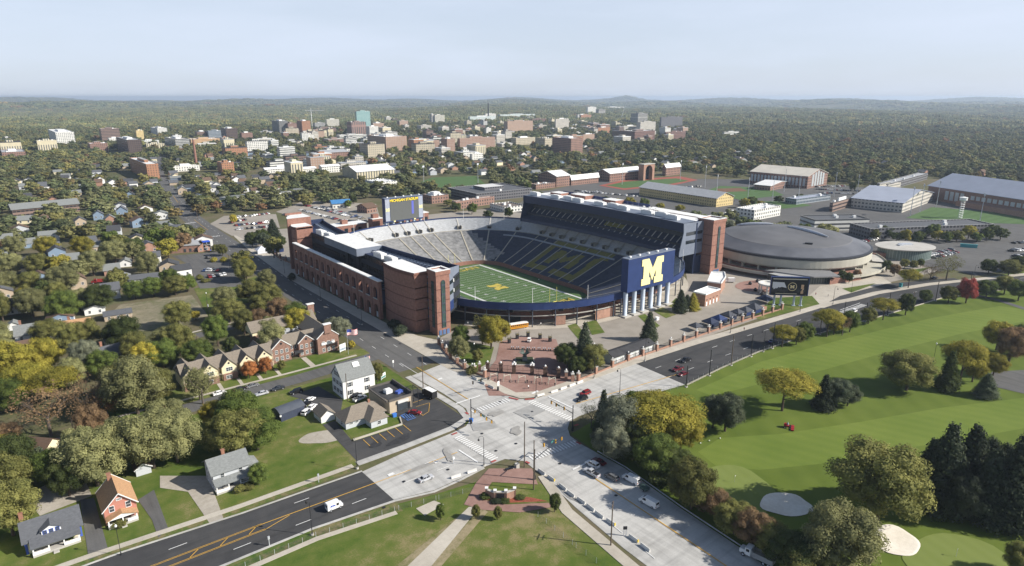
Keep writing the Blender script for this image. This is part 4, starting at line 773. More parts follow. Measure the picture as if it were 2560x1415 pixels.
for i in range(2, 7):
    a, c = GP[i], GP[i + 1]; e = (c - a).normalized(); r = math.atan2(e.y, e.x); L_ = (c - a).length
    for s in (0, 1):
        b = MB(); m = a.lerp(c, .26 + .48 * s); hw = L_ * .23; b.box((m.x, m.y, .25), (hw * 2, .1, .1), r).box((m.x, m.y, 1.6), (hw * 2, .08, .08), r)
        for k in range(9): q = m + e * (-hw + hw * 2 * k / 8); hh = 2.6 + .8 * math.sin(math.pi * ((k / 8 + s) / 2)); b.box((q.x, q.y, hh / 2), (.06, .06, hh), r)
        for k in range(8):
            q, q2 = m + e * (-hw + hw * 2 * k / 8), m + e * (-hw + hw * 2 * (k + 1) / 8); b.tube((q.x, q.y, 2.6 + .8 * math.sin(math.pi * ((k / 8 + s) / 2))), (q2.x, q2.y, 2.6 + .8 * math.sin(math.pi * (((k + 1) / 8 + s) / 2))), .06, .06, 4)
        b.build('gate_leaf', IRON, t)
# turnstile frames in front of the gates, barriers behind
fm = MB()
for x in (-1.6, 1.6):
    for y in (-1, 1): fm.tube((x, y, 0), (x * .75, y, 2.6), .11, .11, 4)
    fm.tube((x * .75, -1, 2.6), (x * .75, 1, 2.6), .13, .13, 4)
fm.tube((-1.2, -1, 2.6), (1.2, 1, 2.6), .09, .09, 4).tube((-1.2, 1, 2.6), (1.2, -1, 2.6), .07, .07, 4); fmm = fm.mesh('gate_frame', mat('frame_paint_pale', (.62, .59, .48), .5, .05))
for i, q in enumerate(((1235, 950), (1268, 953), (1305, 956), (1345, 958), (1380, 961))): tag(link('entry_frame', fmm, None, at(*q), -.65), 'open pale metal entry frame on the brick plaza, %s from the left of five' % ['first', 'second', 'third', 'fourth', 'fifth'][i], 'entry frame', 'metal entry frames before the gates')
rk = MB()
for x in (-.4, .4): rk.bb(x - .14, x + .14, -.5, .5, 0, 1.3).bb(x - .16, x + .16, -.55, .55, 1.3, 1.4, 1)
rkm = rk.mesh('turnstile', [DARK, STEEL])
for i in range(9): tag(link('turnstile', rkm, None, at(1281 + 13.3 * i, 874 + .55 * i), -.6), 'small dark turnstile in the row behind the statue, number %s from the left' % ['one', 'two', 'three', 'four', 'five', 'six', 'seven', 'eight', 'nine'][i], 'turnstile', 'turnstiles on the brick plaza')
bx = MB().bb(-.6, .6, -.6, .6, 0, 2.2).bb(-.75, .75, -.75, .75, 2.2, 2.35, 1)
for x in (-.6, .6): bx.tube((x, 0, 2.3), (x, 0, 3.4), .06, .06, 4)
bxm = bx.mesh('stall', [DARK, mat('stall_top', (.14, .12, .06), .8, .1)])
for i, q in enumerate(((1293, 847), (1320, 842), (1350, 847), (1375, 854), (1273, 858))): tag(link('vendor_cabinet', bxm, None, at(*q), -.3), 'tall dark cabinet at the back of the brick plaza, %s' % ['second from left', 'third from left', 'fourth from left', 'rightmost', 'leftmost'][i], 'cabinet', 'dark cabinets on the brick plaza')
# statue of two birds' raised wings on a planted bed
t = thing('statue', 'dark bronze winged statue on a stone plinth in a square planted bed', 'statue', at(1312, 905), -.62); MB().bb(-4, 4, -3.6, 3.6, 0, .45).build('stone_edging', CONC, t)
MB().bb(-3.6, 3.6, -3.2, 3.2, .45, 1.0).build('shrub_bed', mat('bed_shrub', (.035, .045, .02), .95, .4, 2), t); MB().box((0, 0, 1.4), (2.2, 2.2, 2.2), 0, 0, .8).build('plinth', mat('plinth_stone', (.22, .23, .22), .8, .1), t)
b = MB(); b.tube((0, 0, 2.4), (0, 0, 4), .9, .6, 8)
for s in (-1, 1):
    for k in range(5): a = .5 + k * .22; b.tube((.3 * s, 0, 3.4), (s * (.4 + 2.6 * math.cos(a)), .3 * k - .5, 3.4 + 2.8 * math.sin(a)), .38, .1, 6)
b.build('bronze_wings', mat('bronze', (.06, .085, .075), .5, .2, 2, metal=.3), t)
# screen by the arena, ring of columns
p = at(1978, 752); t = thing('video_screen', 'video screen on four grey posts showing players and a round emblem', 'screen', (70.8, -163.2, 0), rad(-45)); SW_, SH_ = 19.5, 10.2
MB().bb(-SW_ / 2, SW_ / 2, -.8, .8, 5.8, 5.8 + SH_).build('frame', NAVY2, t); MB().bb(-SW_ / 2 + .4, SW_ / 2 - .4, -.86, -.8, 6.2, 5.4 + SH_).build('screen', mat('screen_black', (.01, .01, .012), .4, 0), t)
b = MB(); b.add([(-8.9, -.89, 9), (-8.9, -.89, 13.2), (-3, -.89, 13), (-1.5, -.89, 10), (-4, -.89, 10.5)], [(0, 4, 3, 2, 1)]); b.build('screen_sky', mat('screen_white', (.55, .56, .6), .5, 0), t)
b = MB(); rr_ = random.Random(4)
for k in range(12): x = -8.6 + k * 1.45; b.lathe([(.7, 0), (.8, 1.3), (.3, 1.6), (.35, 2.1), (.02, 2.4)], (x, -.92, 7.2 + rr_.random() * 2.2), 7, 0, 1, .05)
b.build('screen_figures', mat('screen_dark', (.03, .03, .035), .5, .3, 1), t)
b = MB()
for k in range(24): a0, a1 = 2 * math.pi * k / 24, 2 * math.pi * (k + 1) / 24; b.add([(1.3 + r * math.cos(a), -.98, 10.8 + r * math.sin(a)) for r in (2.0, 2.3) for a in (a0, a1)], [(0, 1, 3, 2)])
b.build('screen_emblem_ring', mat('screen_gold', (.6, .5, .28), .5, 0), t); letterM('screen_letter', 2.2, 1.7, .02, MATS['screen_gold'], (1.3, -.96, 10.8), (math.pi / 2, 0, 0), t)
MB().bb(5.8, 7.2, -.95, -.9, 7, 12).build('screen_player', mat('screen_tan', (.5, .33, .2), .5, .2, 1), t); b = MB(); b.bb(-8.8, 8.6, -.93, -.88, 14.6, 15.1); b.bb(-7, 4, -.93, -.88, 6.7, 7.0); b.build('screen_caption', mat('screen_caption', (.45, .42, .34), .5, 0), t)
for x in (-7, -3.6, 3.2, 6.8): MB().lathe([(.55, 0), (.55, 5.8)], (x, 0, 0), 10).bb(x - .9, x + .9, -.9, .9, 0, .35).build('post', MATS['pillar_paint'], t)
t = thing('column_ring', 'white ring of slim columns carrying a round beam on the paved circle', 'pergola', at(1921, 731)); wm = mat('white_stone', (.66, .65, .60), .7, .06)
for k in range(9): a = 2 * math.pi * k / 9; MB().lathe([(.75, 0), (.75, .5), (.38, .6), (.36, 4.6), (.6, 4.8)], (5.2 * math.cos(a), 5.2 * math.sin(a), 0), 10).build('column', wm, t)
roundb('ring_beam', [(4.6, 4.8), (6, 4.8), (6, 5.7), (4.6, 5.7), (4.6, 4.8)], (0, 0, 0), wm, t, 40)
for i, q in enumerate(((1875, 712), (1888, 728), (1905, 738), (1893, 706))): tag(MB().lathe([(.9, 0), (1.1, 1.2), (.8, 1.3), (.5, 2), (.02, 2.2)], n=9).build('planter', DARK), 'dark round planter left of the white column ring, %s of four' % ['leftmost', 'second from left', 'nearest', 'farthest back'][i], 'planter', 'planters on the paved circle').location = at(*q)
# pop-up tents along the fence
TENT = mat('tent_navy', (.02, .03, .065), .7, .1); TENTG = mat('tent_grey', (.06, .065, .08), .7, .1); TENTW = mat('tent_white', (.6, .62, .66), .7, .05)
def tent(lbl, q, w, m, side=None, rz=-.05, h=2.6):
    t = thing('canopy_tent', lbl, 'tent', at(*q), rz, 'canopy tents along the fence'); b = MB(); k = w / 2
    b.add([(-k, -k, h), (k, -k, h), (k, k, h), (-k, k, h), (0, 0, h + w * .32), (-k, -k, h - .4), (k, -k, h - .4), (k, k, h - .4), (-k, k, h - .4)], [(0, 1, 4), (1, 2, 4), (2, 3, 4), (3, 0, 4), (5, 6, 1, 0), (6, 7, 2, 1), (7, 8, 3, 2), (8, 5, 0, 3)]); b.build('canopy', m, t)
    for x in (-1, 1):
        for y in (-1, 1): MB().tube((x * (k - .1), y * (k - .1), 0), (x * (k - .1), y * (k - .1), h), .05, .05, 4).build('leg', STEEL, t)
    if side: MB().bb(-k + .1, k - .1, -k + .05, -k + .12, .3, h - .4).build('side_panel', side, t)
for i, (q, w, m, s) in enumerate((((1738, 826), 5, TENTG, None), ((1775, 815), 6, TENT, TENT), ((1796, 807), 6, NAVY2, TENT), ((1820, 798), 6, TENTG, TENT), ((1842, 791), 5.4, TENTG, None), ((1862, 786), 6, TENTG, NAVY2), ((1884, 779), 7, TENTG, NAVY2), ((1912, 757), 7.5, TENT, None))):
    tent(['low grey tent beside the trailer, leftmost of the tent row', 'navy tent with white stripes, second in the tent row', 'navy tent with a white banner on its roof, third in the tent row', 'dark grey tent with a side wall, fourth in the tent row', 'small dark grey tent in the middle of the tent row', 'grey tent before a blue inflatable, sixth in the tent row', 'wide grey tent with a bright blue side panel near the row end', 'large navy peaked tent on the lawn beside the video screen'][i], q, w, m, s)
tent('white walled marquee at the far brick fence beside the avenue', (655, 632), 8, TENTW, TENTW); tent('blue domed marquee by the foot of the far brick tower', (690, 629), 9, NAVY2, NAVY2)
# small plaza pieces
def crate(name, lbl, cat, q, d, m, rz=0, m2=None):
    t = thing(name, lbl, cat, at(*q), rz); MB().bb(-d[0] / 2, d[0] / 2, -d[1] / 2, d[1] / 2, 0, d[2] * .8).build('body', m, t); MB().bb(-d[0] / 2 - .08, d[0] / 2 + .08, -d[1] / 2 - .08, d[1] / 2 + .08, d[2] * .8, d[2]).build('lid', m2 or m, t)
crate('waste_bin', 'white waste container on the paving below the spruce', 'bin', (1642, 800), (1.8, 1.4, 1.6), W_WHITE); crate('waste_bin', 'grey waste container at the lawn corner below the brick kiosk', 'bin', (1716, 780), (2, 1.5, 1.5), CONC); crate('waste_bin', 'dark waste container at the lawn corner below the brick kiosk', 'bin', (1725, 776), (2.4, 1.8, 1.5), DARK)
crate('skip', 'brown brick coloured skip beside the grey tents', 'skip', (1905, 776), (5, 2.2, 1.9), BRICKP); crate('portable_toilet', 'teal portable toilet on the traffic island by the golf course', 'toilet', (2251, 718), (1.4, 1.4, 2.5), mat('teal_plastic', (.06, .30, .32), .5, .05))
for k in range(8): crate('portable_toilet', 'teal portable toilet in the row on the grass strip, %s from the left' % ['first', 'second', 'third', 'fourth', 'fifth', 'sixth', 'seventh', 'last'][k], 'toilet', (2403 + 5.2 * k, 617.5 + .4 * k), (1.7, 1.5, 2.6), MATS['teal_plastic'], .4)
# ------------------------------------------------------------------ houses and shops near the camera
PANE = glass('window_pane', (.05, .06, .07), .1); SHUT = mat('shutter_black', (.03, .03, .032), .7, .05)
def win_mesh(w, h, fr, shutters=None, mull=1):
    b = MB(); b.bb(-w / 2, w / 2, -.05, 0, -h / 2, h / 2, 1)
    for x0, x1, z0, z1 in ((-w / 2 - .1, -w / 2, -h / 2 - .1, h / 2 + .1), (w / 2, w / 2 + .1, -h / 2 - .1, h / 2 + .1), (-w / 2, w / 2, h / 2, h / 2 + .1), (-w / 2, w / 2, -h / 2 - .12, -h / 2)): b.bb(x0, x1, -.1, .02, z0, z1, 0)
    b.bb(-w / 2, w / 2, -.08, -.05, -.03, .03, 0)
    for k in range(1, mull): x = -w / 2 + w * k / mull; b.bb(x - .03, x + .03, -.08, -.05, -h / 2, h / 2, 0)
    ms = [fr, PANE]
    if shutters:
        for s in (-1, 1): b.bb(s * (w / 2 + .32) - .2, s * (w / 2 + .32) + .2, -.07, .02, -h / 2 - .05, h / 2 + .05, 2)
        ms.append(shutters)
    return b.mesh('window', ms)
WM = {}
def win(par, x, y, z, face, w=1.0, h=1.4, fr=None, sh=None, mull=1):
    fr = fr or W_WHITE; k = (w, h, fr.name, bool(sh), mull)
    if k not in WM: WM[k] = win_mesh(w, h, fr, sh, mull)
    o = link('window', WM[k], par, (x, y, z)); o.rotation_euler.z = {'S': 0, 'E': math.pi / 2, 'N': math.pi, 'W': -math.pi / 2}[face]; return o
def shingle(n, c): return mat('shingle_' + n, c, .95, .16, 1.5, stretch=(1, 1, 3), detail=6)
R_GREY, R_DK, R_TAN, R_ORG, R_BRN, R_SLATE = shingle('grey', (.20, .21, .205)), shingle('dark', (.06, .062, .068)), shingle('tan', (.21, .18, .145)), shingle('orange', (.42, .25, .135)), shingle('brown', (.13, .085, .06)), shingle('slate', (.105, .11, .12))
def siding(n, c): return mat('siding_' + n, c, .75, .07, .8, stretch=(.3, .3, 8))
S_WHITE, S_CREAM, S_GREY, S_PINK, S_YEL, S_BLUE, S_TAN = siding('white', (.72, .72, .70)), siding('cream', (.72, .64, .44)), siding('grey', (.50, .52, .54)), siding('pink', (.45, .20, .15)), siding('yellow', (.74, .66, .40)), siding('blue', (.20, .27, .36)), siding('tan', (.42, .34, .25))
BLUEP = mat('blue_trim', (.07, .12, .42), .6, .05); CHB = mat('chimney_brick', (.30, .15, .10), .9, .15, 2)
def house(lbl, x, y, w, d, ev, rg, axis, wall, roof, rz=0, wins=True, chim=None, group=None, cat='house', name='house', hip=False, fr=None, storeys=None, sh=None, over=.45, gable_trim=None):
    t = thing(name, lbl, cat, (x, y, 0), rz, group); x0, x1, y0, y1 = -w / 2, w / 2, -d / 2, d / 2
    if hip: MB().prism([(x0, y0), (x1, y0), (x1, y1), (x0, y1)], 0, ev).build('wall', wall, t); r = MB().hip(x0, x1, y0, y1, ev + .01, rg, over).build('roof', roof, t)
    else: MB().gwall(x0, x1, y0, y1, 0, ev, rg, axis).build('wall', wall, t); r = MB().gable(x0, x1, y0, y1, ev, rg, axis, over).build('roof', roof, t)
    if gable_trim and not hip:
        for s in (-1, 1):
            b = MB()
            if axis == 'x': X = s * (w / 2 + over + .04); b.tube((X, -d / 2 - over, ev - over * (rg - ev) / (d / 2) + .1), (X, 0, rg + .12), .14, .14, 4).tube((X, d / 2 + over, ev - over * (rg - ev) / (d / 2) + .1), (X, 0, rg + .12), .14, .14, 4)
            else: Y = s * (d / 2 + over + .04); b.tube((-w / 2 - over, Y, ev - over * (rg - ev) / (w / 2) + .1), (0, Y, rg + .12), .14, .14, 4).tube((w / 2 + over, Y, ev - over * (rg - ev) / (w / 2) + .1), (0, Y, rg + .12), .14, .14, 4)
            b.build('gable_trim', gable_trim, t)
    if wins:
        n = storeys or max(1, int(ev / 2.7))
        for s in range(n):
            z = ev * (s + .55) / n
            for f, L_, q in (('S', w, y0), ('N', w, y1), ('W', d, x0), ('E', d, x1)):
                m = max(1, int(L_ / 3.6))
                for k in range(m):
                    u = -L_ / 2 + L_ * (k + .5) / m
                    if f in 'SN': win(t, u, q, z, f, fr=fr, sh=sh)
                    else: win(t, q, u, z, f, fr=fr, sh=sh)
    if chim:
        cx, cy = chim; MB().bb(cx - .45, cx + .45, cy - .4, cy + .4, ev, rg + 1.1).bb(cx - .55, cx + .55, cy - .5, cy + .5, rg + 1.1, rg + 1.3).build('chimney', CHB, r)
    return t
def porch(t, x0, x1, y0, y1, z, zr, roof, post=None, kind='hip', floor=.6):
    post = post or W_WHITE
    if kind == 'hip':
        b = MB(); b.add([(x0 - .3, y0 - .3, z), (x1 + .3, y0 - .3, z), (x1 + .3, y1, zr), (x0 - .3, y1, zr), (x0 - .3, y0 - .3, z - .25), (x1 + .3, y0 - .3, z - .25), (x1 + .3, y1, z - .25), (x0 - .3, y1, z - .25)], [(0, 1, 2, 3), (4, 5, 1, 0), (5, 6, 2, 1), (7, 4, 0, 3), (7, 6, 5, 4)]); b.build('porch_roof', roof, t)
    else: MB().gable(x0, x1, y0, y1, z, zr, 'y', .3).build('porch_roof', roof, t); MB().add([(x0, y0 - .02, z - .1), (x1, y0 - .02, z - .1), ((x0 + x1) / 2, y0 - .02, zr - .05)], [(0, 1, 2)]).build('porch_gable', post, t)
    MB().bb(x0, x1, y0, y1, 0, floor).build('porch_floor', CONC, t)
    n = max(2, int((x1 - x0) / 3) + 1)
    for k in range(n): x = x0 + .2 + (x1 - x0 - .4) * k / (n - 1); MB().bb(x - .14, x + .14, y0 + .1, y0 + .38, floor, z - .2).build('porch_post', post, t)
    MB().bb(x0, x0 + (x1 - x0) * .35, y0 + .05, y0 + .17, floor, floor + .8).bb(x0 + (x1 - x0) * .65, x1, y0 + .05, y0 + .17, floor, floor + .8).build('porch_rail', post, t)
    MB().bb(-.6, .6, y0 - 1.2, y0, 0, .3).build('porch_step', CONC, t)
# front row along the boulevard
t = house('two storey pale grey house with grey roof and full front porch on the corner lawn', -212.5, -149, 10, 8.6, 5.6, 8.2, 'x', S_GREY, R_GREY, chim=(-.5, 1), over=.6)
porch(t, -5, 5, -6.6, -4.35, 2.9, 3.9, R_GREY); MB().bb(-1.1, .1, -4.45, -4.32, .6, 2.7).build('door', DARK, t); MB().prism([(5, -1), (8.2, -1), (8.2, 3.2), (5, 3.2)], 0, 3).build('side_wing', S_GREY, t); MB().hip(5, 8.2, -1, 3.2, 3.01, 4.6, .4).build('wing_roof', R_GREY, t)
t = house('salmon pink house with steep orange brown roof and front porch beside the asphalt drive', -240.2, -146.6, 7.4, 10.6, 4.6, 8.3, 'y', S_PINK, R_ORG, wins=False, chim=(-.6, 4.6), gable_trim=W_WHITE, over=.5)
for x in (-1.9, 1.9): win(t, x, -5.3, 4.4, 'S', 1.1, 1.6)
win(t, 0, -5.3, 6.6, 'S', 1.1, .5)
for y in (-2.5, 1, 4): win(t, 3.7, y, 2, 'E'); win(t, -3.7, y, 2, 'W')
porch(t, -3.4, 3.4, -7.6, -5.35, 2.5, 3.7, R_ORG, kind='gable'); MB().bb(-2.8, 1.2, -5.4, -5.32, .7, 2.2).build('porch_window', PANE, t); MB().bb(1.7, 2.8, -5.42, -5.32, .5, 2.5).build('door', mat('maroon_door', (.09, .02, .02), .6, .1), t)
t = house('yellow and blue bungalow with dark slate roof, a white dormer and a wide porch', -255, -148.2, 11.6, 8.6, 3.6, 6.6, 'x', S_YEL, R_SLATE, fr=BLUEP, chim=(-5.6, 2.8), over=.6)
porch(t, -4.6, 5.2, -6.9, -4.35, 2.7, 3.9, R_SLATE)
MB().gwall(-2.2, 1.8, -4.2, -.6, 3.4, 4.9, 6.0, 'y').build('dormer', W_WHITE, t); MB().gable(-2.2, 1.8, -4.2, -.4, 4.9, 6.0, 'y', .35).build('dormer_roof', R_SLATE, t)
for x in (-1.5, -.2, 1.1): win(t, x, -4.2, 4.35, 'S', .7, .9, BLUEP)
MB().bb(5.3, 5.85, -4.4, -3.9, 0, 3.5).bb(-5.85, -5.3, -4.4, -3.9, 0, 3.5).build('corner_board', BLUEP, t)
house('cream house with brown roof and tall chimney among bare trees behind the yellow bungalow', -254, -99, 8.5, 9, 3.2, 6.2, 'y', S_CREAM, R_BRN, .75, chim=(-3.8, 3))
house('small grey garage with a white trimmed gable at the end of the gravel drive', -231.4, -128.2, 4, 5.6, 2.4, 3.7, 'y', S_GREY, R_BRN, wins=False, cat='garage', name='garage', gable_trim=W_WHITE)
house('grey roofed white house cut by the left edge of the picture', -270.5, -147, 8, 11, 4.6, 7.4, 'y', S_WHITE, R_GREY)
t = house('tall white three storey house with black shutters and a grey roof with a white patch', -157.4, -116.4, 12.8, 9.6, 7.4, 12.2, 'x', S_WHITE, R_GREY, wins=False, over=.35)
for z in (2.2, 5.4):
    for x in (-3.6, 3.2): win(t, x, -4.8, z, 'S', 1, 1.6, sh=SHUT); win(t, x, 4.8, z, 'N', 1, 1.6, sh=SHUT)
    for y in (-2.8, 0, 2.8): win(t, -6.4, y, z, 'W', .9, 1.6, sh=SHUT); win(t, 6.4, y, z, 'E', .9, 1.6, sh=SHUT)
for y in (-1.3, 0, 1.3): win(t, -6.4, y, 8.8, 'W', .7, 1.7, sh=SHUT)
MB().add([(-.6, -2.2, 10.2), (1.9, -2.2, 10.2), (1.9, -.75, 11.66), (-.6, -.75, 11.66)], [(0, 1, 2, 3)]).build('roof_patch', W_WHITE, t)
for o in t.children:
    if o.name.startswith('roof_patch'): o.location.z = .32
# bungalow with hipped roofs
t = thing('bungalow', 'low pale grey bungalow with crossing tan hipped roofs beside the corner car park', 'house', (-165, -142, 0)); MB().prism([(-8, -1), (6.5, -1), (6.5, 7), (-8, 7)], 0, 2.7).prism([(-1, -5.6), (5, -5.6), (5, -1), (-1, -1)], 0, 2.7).build('wall', S_GREY, t)
MB().hip(-8, 6.5, -1.2, 7, 2.71, 6.2, .6).build('roof', R_TAN, t); MB().hip(-1.2, 5, -5.6, 4.5, 2.72, 5.4, .6).build('wing_roof', R_TAN, t); MB().bb(2, 2.8, 2.2, 2.9, 4.6, 6.8).build('chimney', CHB, t)
for x in (-6, -4): win(t, x, -1, 1.8, 'S', 1.1, .6)
win(t, 2, -5.6, 1.5, 'S', 1.2, 1.2); win(t, 5, -3.4, 1.5, 'E'); win(t, 6.5, 3, 1.5, 'E'); win(t, -8, 2, 1.5, 'W')
house('small white garage with tan roof left of the low grey bungalow', -175.2, -130.4, 5, 6.4, 2.5, 4.4, 'y', S_WHITE, R_TAN, wins=False, cat='garage', name='garage')
t = thing('metal_shed', 'dark blue metal shed with a rounded roof on the corner lawn', 'shed', (-184, -120.6, 0), .18); SHB = mat('shed_metal', (.045, .055, .085), .5, .15, .6, stretch=(6, 6, .5)); MB().bb(-4.6, 4.6, -2.6, 3, 0, 2.9).build('wall', SHB, t)
b = MB(); P = [(-2.9 + 6.2 * k / 8, 2.9 + 1.5 * math.sin(math.pi * k / 8)) for k in range(9)]; b.add([(x, y, z) for x in (-4.9, 4.9) for y, z in P], [(i, 9 + i, 10 + i, i + 1) for i in range(8)] + [tuple(range(8, -1, -1)), tuple(range(9, 18))]); b.build('roof', mat('shed_roof', (.075, .085, .105), .45, .1), t); MB().tube((-4.7, -2.8, 2.4), (-4.9, -3.1, 2.5), .35, .35, 10).build('dish', W_WHITE, t)
# corner shop
t = thing('corner_shop', 'flat roofed beige shop with a dark roof and sign frame at the corner car park', 'shop', (-151.4, -135, 0)); BEI = mat('beige_render', (.46, .38, .28), .85, .06); MB().prism([(-4.6, -7), (4.4, -7), (4.6, 7.5), (-5.4, 7.5)], 0, 4.6).build('wall', BEI, t)
MB().prism([(-4.4, -6.8), (4.2, -6.8), (4.4, 7.3), (-5.2, 7.3)], 4.6, 4.66).build('roof', mat('tar_roof', (.05, .05, .052), .9, .25, .4), t); b = MB(); b.bb(-4.8, 4.6, -7.2, -6.8, 4.6, 5.4); b.bb(4.3, 4.8, -6.8, 7.6, 4.6, 5.9); b.bb(-5.5, 4.3, 7.3, 7.7, 4.6, 5.3); b.bb(-5.6, -5.1, -6.8, 7.3, 4.6, 5.0); b.build('parapet', mat('parapet_dark', (.11, .10, .09), .8, .1), t)
MB().bb(-1.6, 2.4, -7.3, -7.05, .3, 3).build('shop_window', PANE, t); MB().bb(2.6, 3.6, -7.3, -7.05, 0, 2.6).build('door', DARK, t); text('shop_sign', 'RETAIL', .9, W_WHITE, (.4, -7.35, 4.1), (math.pi / 2, 0, 0), t, .05) if False else MB().bb(-1.6, 2.6, -7.8, -7.2, 3.3, 4.3).build('awning', mat('awning_white', (.6, .6, .58), .7, .05), t)
MB().bb(-2.5, 0, -1, 1.4, 4.66, 5.9).bb(-2.2, -.3, -.7, 1.1, 5.9, 6.1).build('roof_unit', W_WHITE, t); MB().box((1.8, -2.4, 5.1), (2.6, 1.6, .9), .3).build('roof_unit', BLUEP, t)
b = MB()
for x in (4.2, 7.0):
    for y in (-7, -3.4): b.tube((x, y, 0), (x, y, 6.6), .12, .12, 4)
for k in range(5): b.tube((4.2, -7 + k * .9, 6.6), (7, -7 + k * .9, 6.6), .08, .08, 4)
b.tube((4.2, -7, 6.6), (4.2, -3.4, 6.6), .1, .1, 4).tube((7, -7, 6.6), (7, -3.4, 6.6), .1, .1, 4); b.build('sign_frame', DARK, t)
crate('bin', 'bright blue bin at the corner of the beige shop', 'bin', (986, 1042), (1.3, 1, 1.3), mat('bin_blue', (.05, .18, .55), .5, .05)); crate('bin', 'bright blue bin beside the traffic signal at the car park corner', 'bin', (1178, 1054), (1, 1, 1.2), MATS['bin_blue'])
# brick building with chimneys and roof court, then five cream terraced houses
t = thing('brick_hall', 'two storey brick building with tan gabled roofs round an open roof court', 'building', (0, 0, 0)); BR2 = BRICK2
MB().prism([(-172, -68.5), (-145.5, -68.5), (-145.5, -40), (-172, -40)], 0, 5.6).build('wall', BR2, t)
MB().bb(-170, -148, -60, -48, 5.6, 5.7).build('court_roof', MATS['tar_roof'], t); MB().gwall(-173, -144, -48, -38.6, 5.6, 7.6, 10.8, 'x').build('rear_wall', S_CREAM, t); MB().gable(-173, -144, -48, -38.6, 7.6, 10.8, 'x', .6).build('rear_roof', R_TAN, t)
MB().gwall(-172, -153, -69, -60, 0, 6, 9.2, 'x').build('front_wall', BR2, t); MB().gable(-172, -152, -69, -60, 6, 9.2, 'x', .5).build('front_roof', R_TAN, t)
for i, (x0, x1, z1, zr, y0, y1) in enumerate(((-172.3, -164.5, 6.2, 9.6, -71, -59), (-161, -154.2, 6.2, 9.2, -71, -60), (-153.6, -144, 7.2, 11.2, -73.4, -48))):
    MB().gwall(x0, x1, y0, y1, 0, z1, zr, 'y').build('gable_wall', BR2, t); MB().gable(x0, x1, y0 + .3, y1, z1, zr, 'y', .35).build('gable_roof', R_TAN, t); b = MB(); xm = (x0 + x1) / 2
    b.tube((x0 - .3, y0 - .1, z1), (xm, y0 - .1, zr + .2), .2, .2, 4).tube((x1 + .3, y0 - .1, z1), (xm, y0 - .1, zr + .2), .2, .2, 4); b.build('gable_trim', W_WHITE, t); MB().tube((xm, y0 - .08, zr - 1.6), (xm, y0 + .1, zr - 1.6), .5, .5, 12).build('round_window', DARK, t)
    for z in (1.6, 4.6):
        for x in (xm - 2.2, xm, xm + 2.2): win(t, x, y0, z, 'S', 1.0, 1.5, mull=2)
for x in (-163.5, -161.8): win(t, x, -69, 4.6, 'S', .9, 1.5); win(t, x, -69, 1.6, 'S', .9, 1.5)
for y in (-69, -65, -61, -56, -51):
    for z in (1.8, 4.8): win(t, -144, y, z, 'E')
for x, y, z0, z1 in ((-148.8, -73.3, 9, 13), (-143.6, -42, 7, 13.2)): MB().bb(x - 1.5, x + 1.5, y - .7, y + .8, z0, z1).bb(x - 1.8, x + 1.8, y - .9, y + 1.0, z1, z1 + .35, 1).build('chimney', [BR2, ROOFW], t)
MB().bb(-152, -146, -73.75, -73.55, 4.0, 5.0).build('banner', W_WHITE, t); text('banner_lettering', 'NOW LEASING', .55, mat('banner_ink', (.25, .3, .42), .7, 0), (-149, -73.8, 4.5), (math.pi / 2, 0, 0), t) if False else None
for k in range(7): MB().box((-166.5 + k * 2.6, -54 + (k % 2) * 2.2, 6.4), (1.9, 1.5, 1.3)).build('roof_unit', STEEL, t)
MB().bb(-163.4, -159.6, -72.6, -70.8, 2.6, 3.3).build('entrance_canopy', MATS['dark_roof'], t)
for k in range(5):
    x0 = -208.4 + k * 7.15; y0 = -76.6 + k * .5; t = thing('townhouse', 'cream gabled terraced house, %s of five in the row by the brick building' % ['leftmost', 'second from left', 'middle', 'fourth from left', 'rightmost'][k], 'house', (x0, y0, 0), 0, 'cream terraced houses in a row')
    MB().gwall(.4, 6.0, 0, 13.5, 0, 5.4, 8.4, 'y').build('wall', S_CREAM, t); MB().gable(.4, 6.0, 0, 13.5, 5.4, 8.4, 'y', .4).build('roof', R_TAN, t)
    MB().bb(5.6, 7.25, 2.2, 12, 0, 5).build('link_wall', S_TAN, t); MB().gable(.2, 7.3, 2.2, 11.8, 5, 8.35, 'x', .05).build('link_roof', R_TAN, t)
    MB().tube((3.2, -.06, 6.7), (3.2, .1, 6.7), .42, .42, 12).build('round_window', DARK, t); win(t, 3.2, 0, 4.2, 'S', 2.4, 1.5, mull=3); MB().bb(.5, 5.9, -1.0, -.05, 0, 2.6).build('brick_bay', BRICK2, t); win(t, 2.6, -1.0, 1.4, 'S', 2, 1.3, mull=2); MB().bb(6.1, 7.1, 2.0, 2.16, 0, 2.2).build('door', MATS['beige_render'], t); MB().bb(5.7, 7.4, .2, 2.2, 2.7, 2.9).build('entry_roof', R_TAN, t)
# buildings on the west side of the avenue
t = thing('bank', 'brown brick bank with a bright blue glazed corner frame beside the avenue', 'bank', (0, 0, 0)); MB().prism([(-160, 175), (-139, 168), (-135, 192), (-154, 200)], 0, 5).build('wall', BRICK2, t); MB().prism([(-160.4, 174.6), (-138.8, 167.4), (-134.6, 192.4), (-154.2, 200.6)], 5, 5.7).build('roof', mat('grey_roof', (.38, .39, .4), .8, .08, .3), t)
MB().bb(-139.6, -134.6, 167.5, 171.5, 0, 7.2).build('corner_frame', mat('bright_blue', (.03, .09, .55), .4, .05), t); MB().bb(-139.5, -134.6, 167.3, 167.45, .8, 6.6).build('corner_glass', GLASSD, t); MB().bb(-139.4, -134.7, 167.1, 167.28, 2.6, 2.85).bb(-139.4, -134.7, 167.1, 167.28, 4.7, 4.95).bb(-137.2, -136.95, 167.1, 167.28, .8, 6.6).build('mullion', STEEL, t)
for k in range(3): MB().box((-151 + k * 3.4, 171.9 - k * 1.1, 1.7), (1.3, .3, 2.2), -.3).build('window', PANE, t)
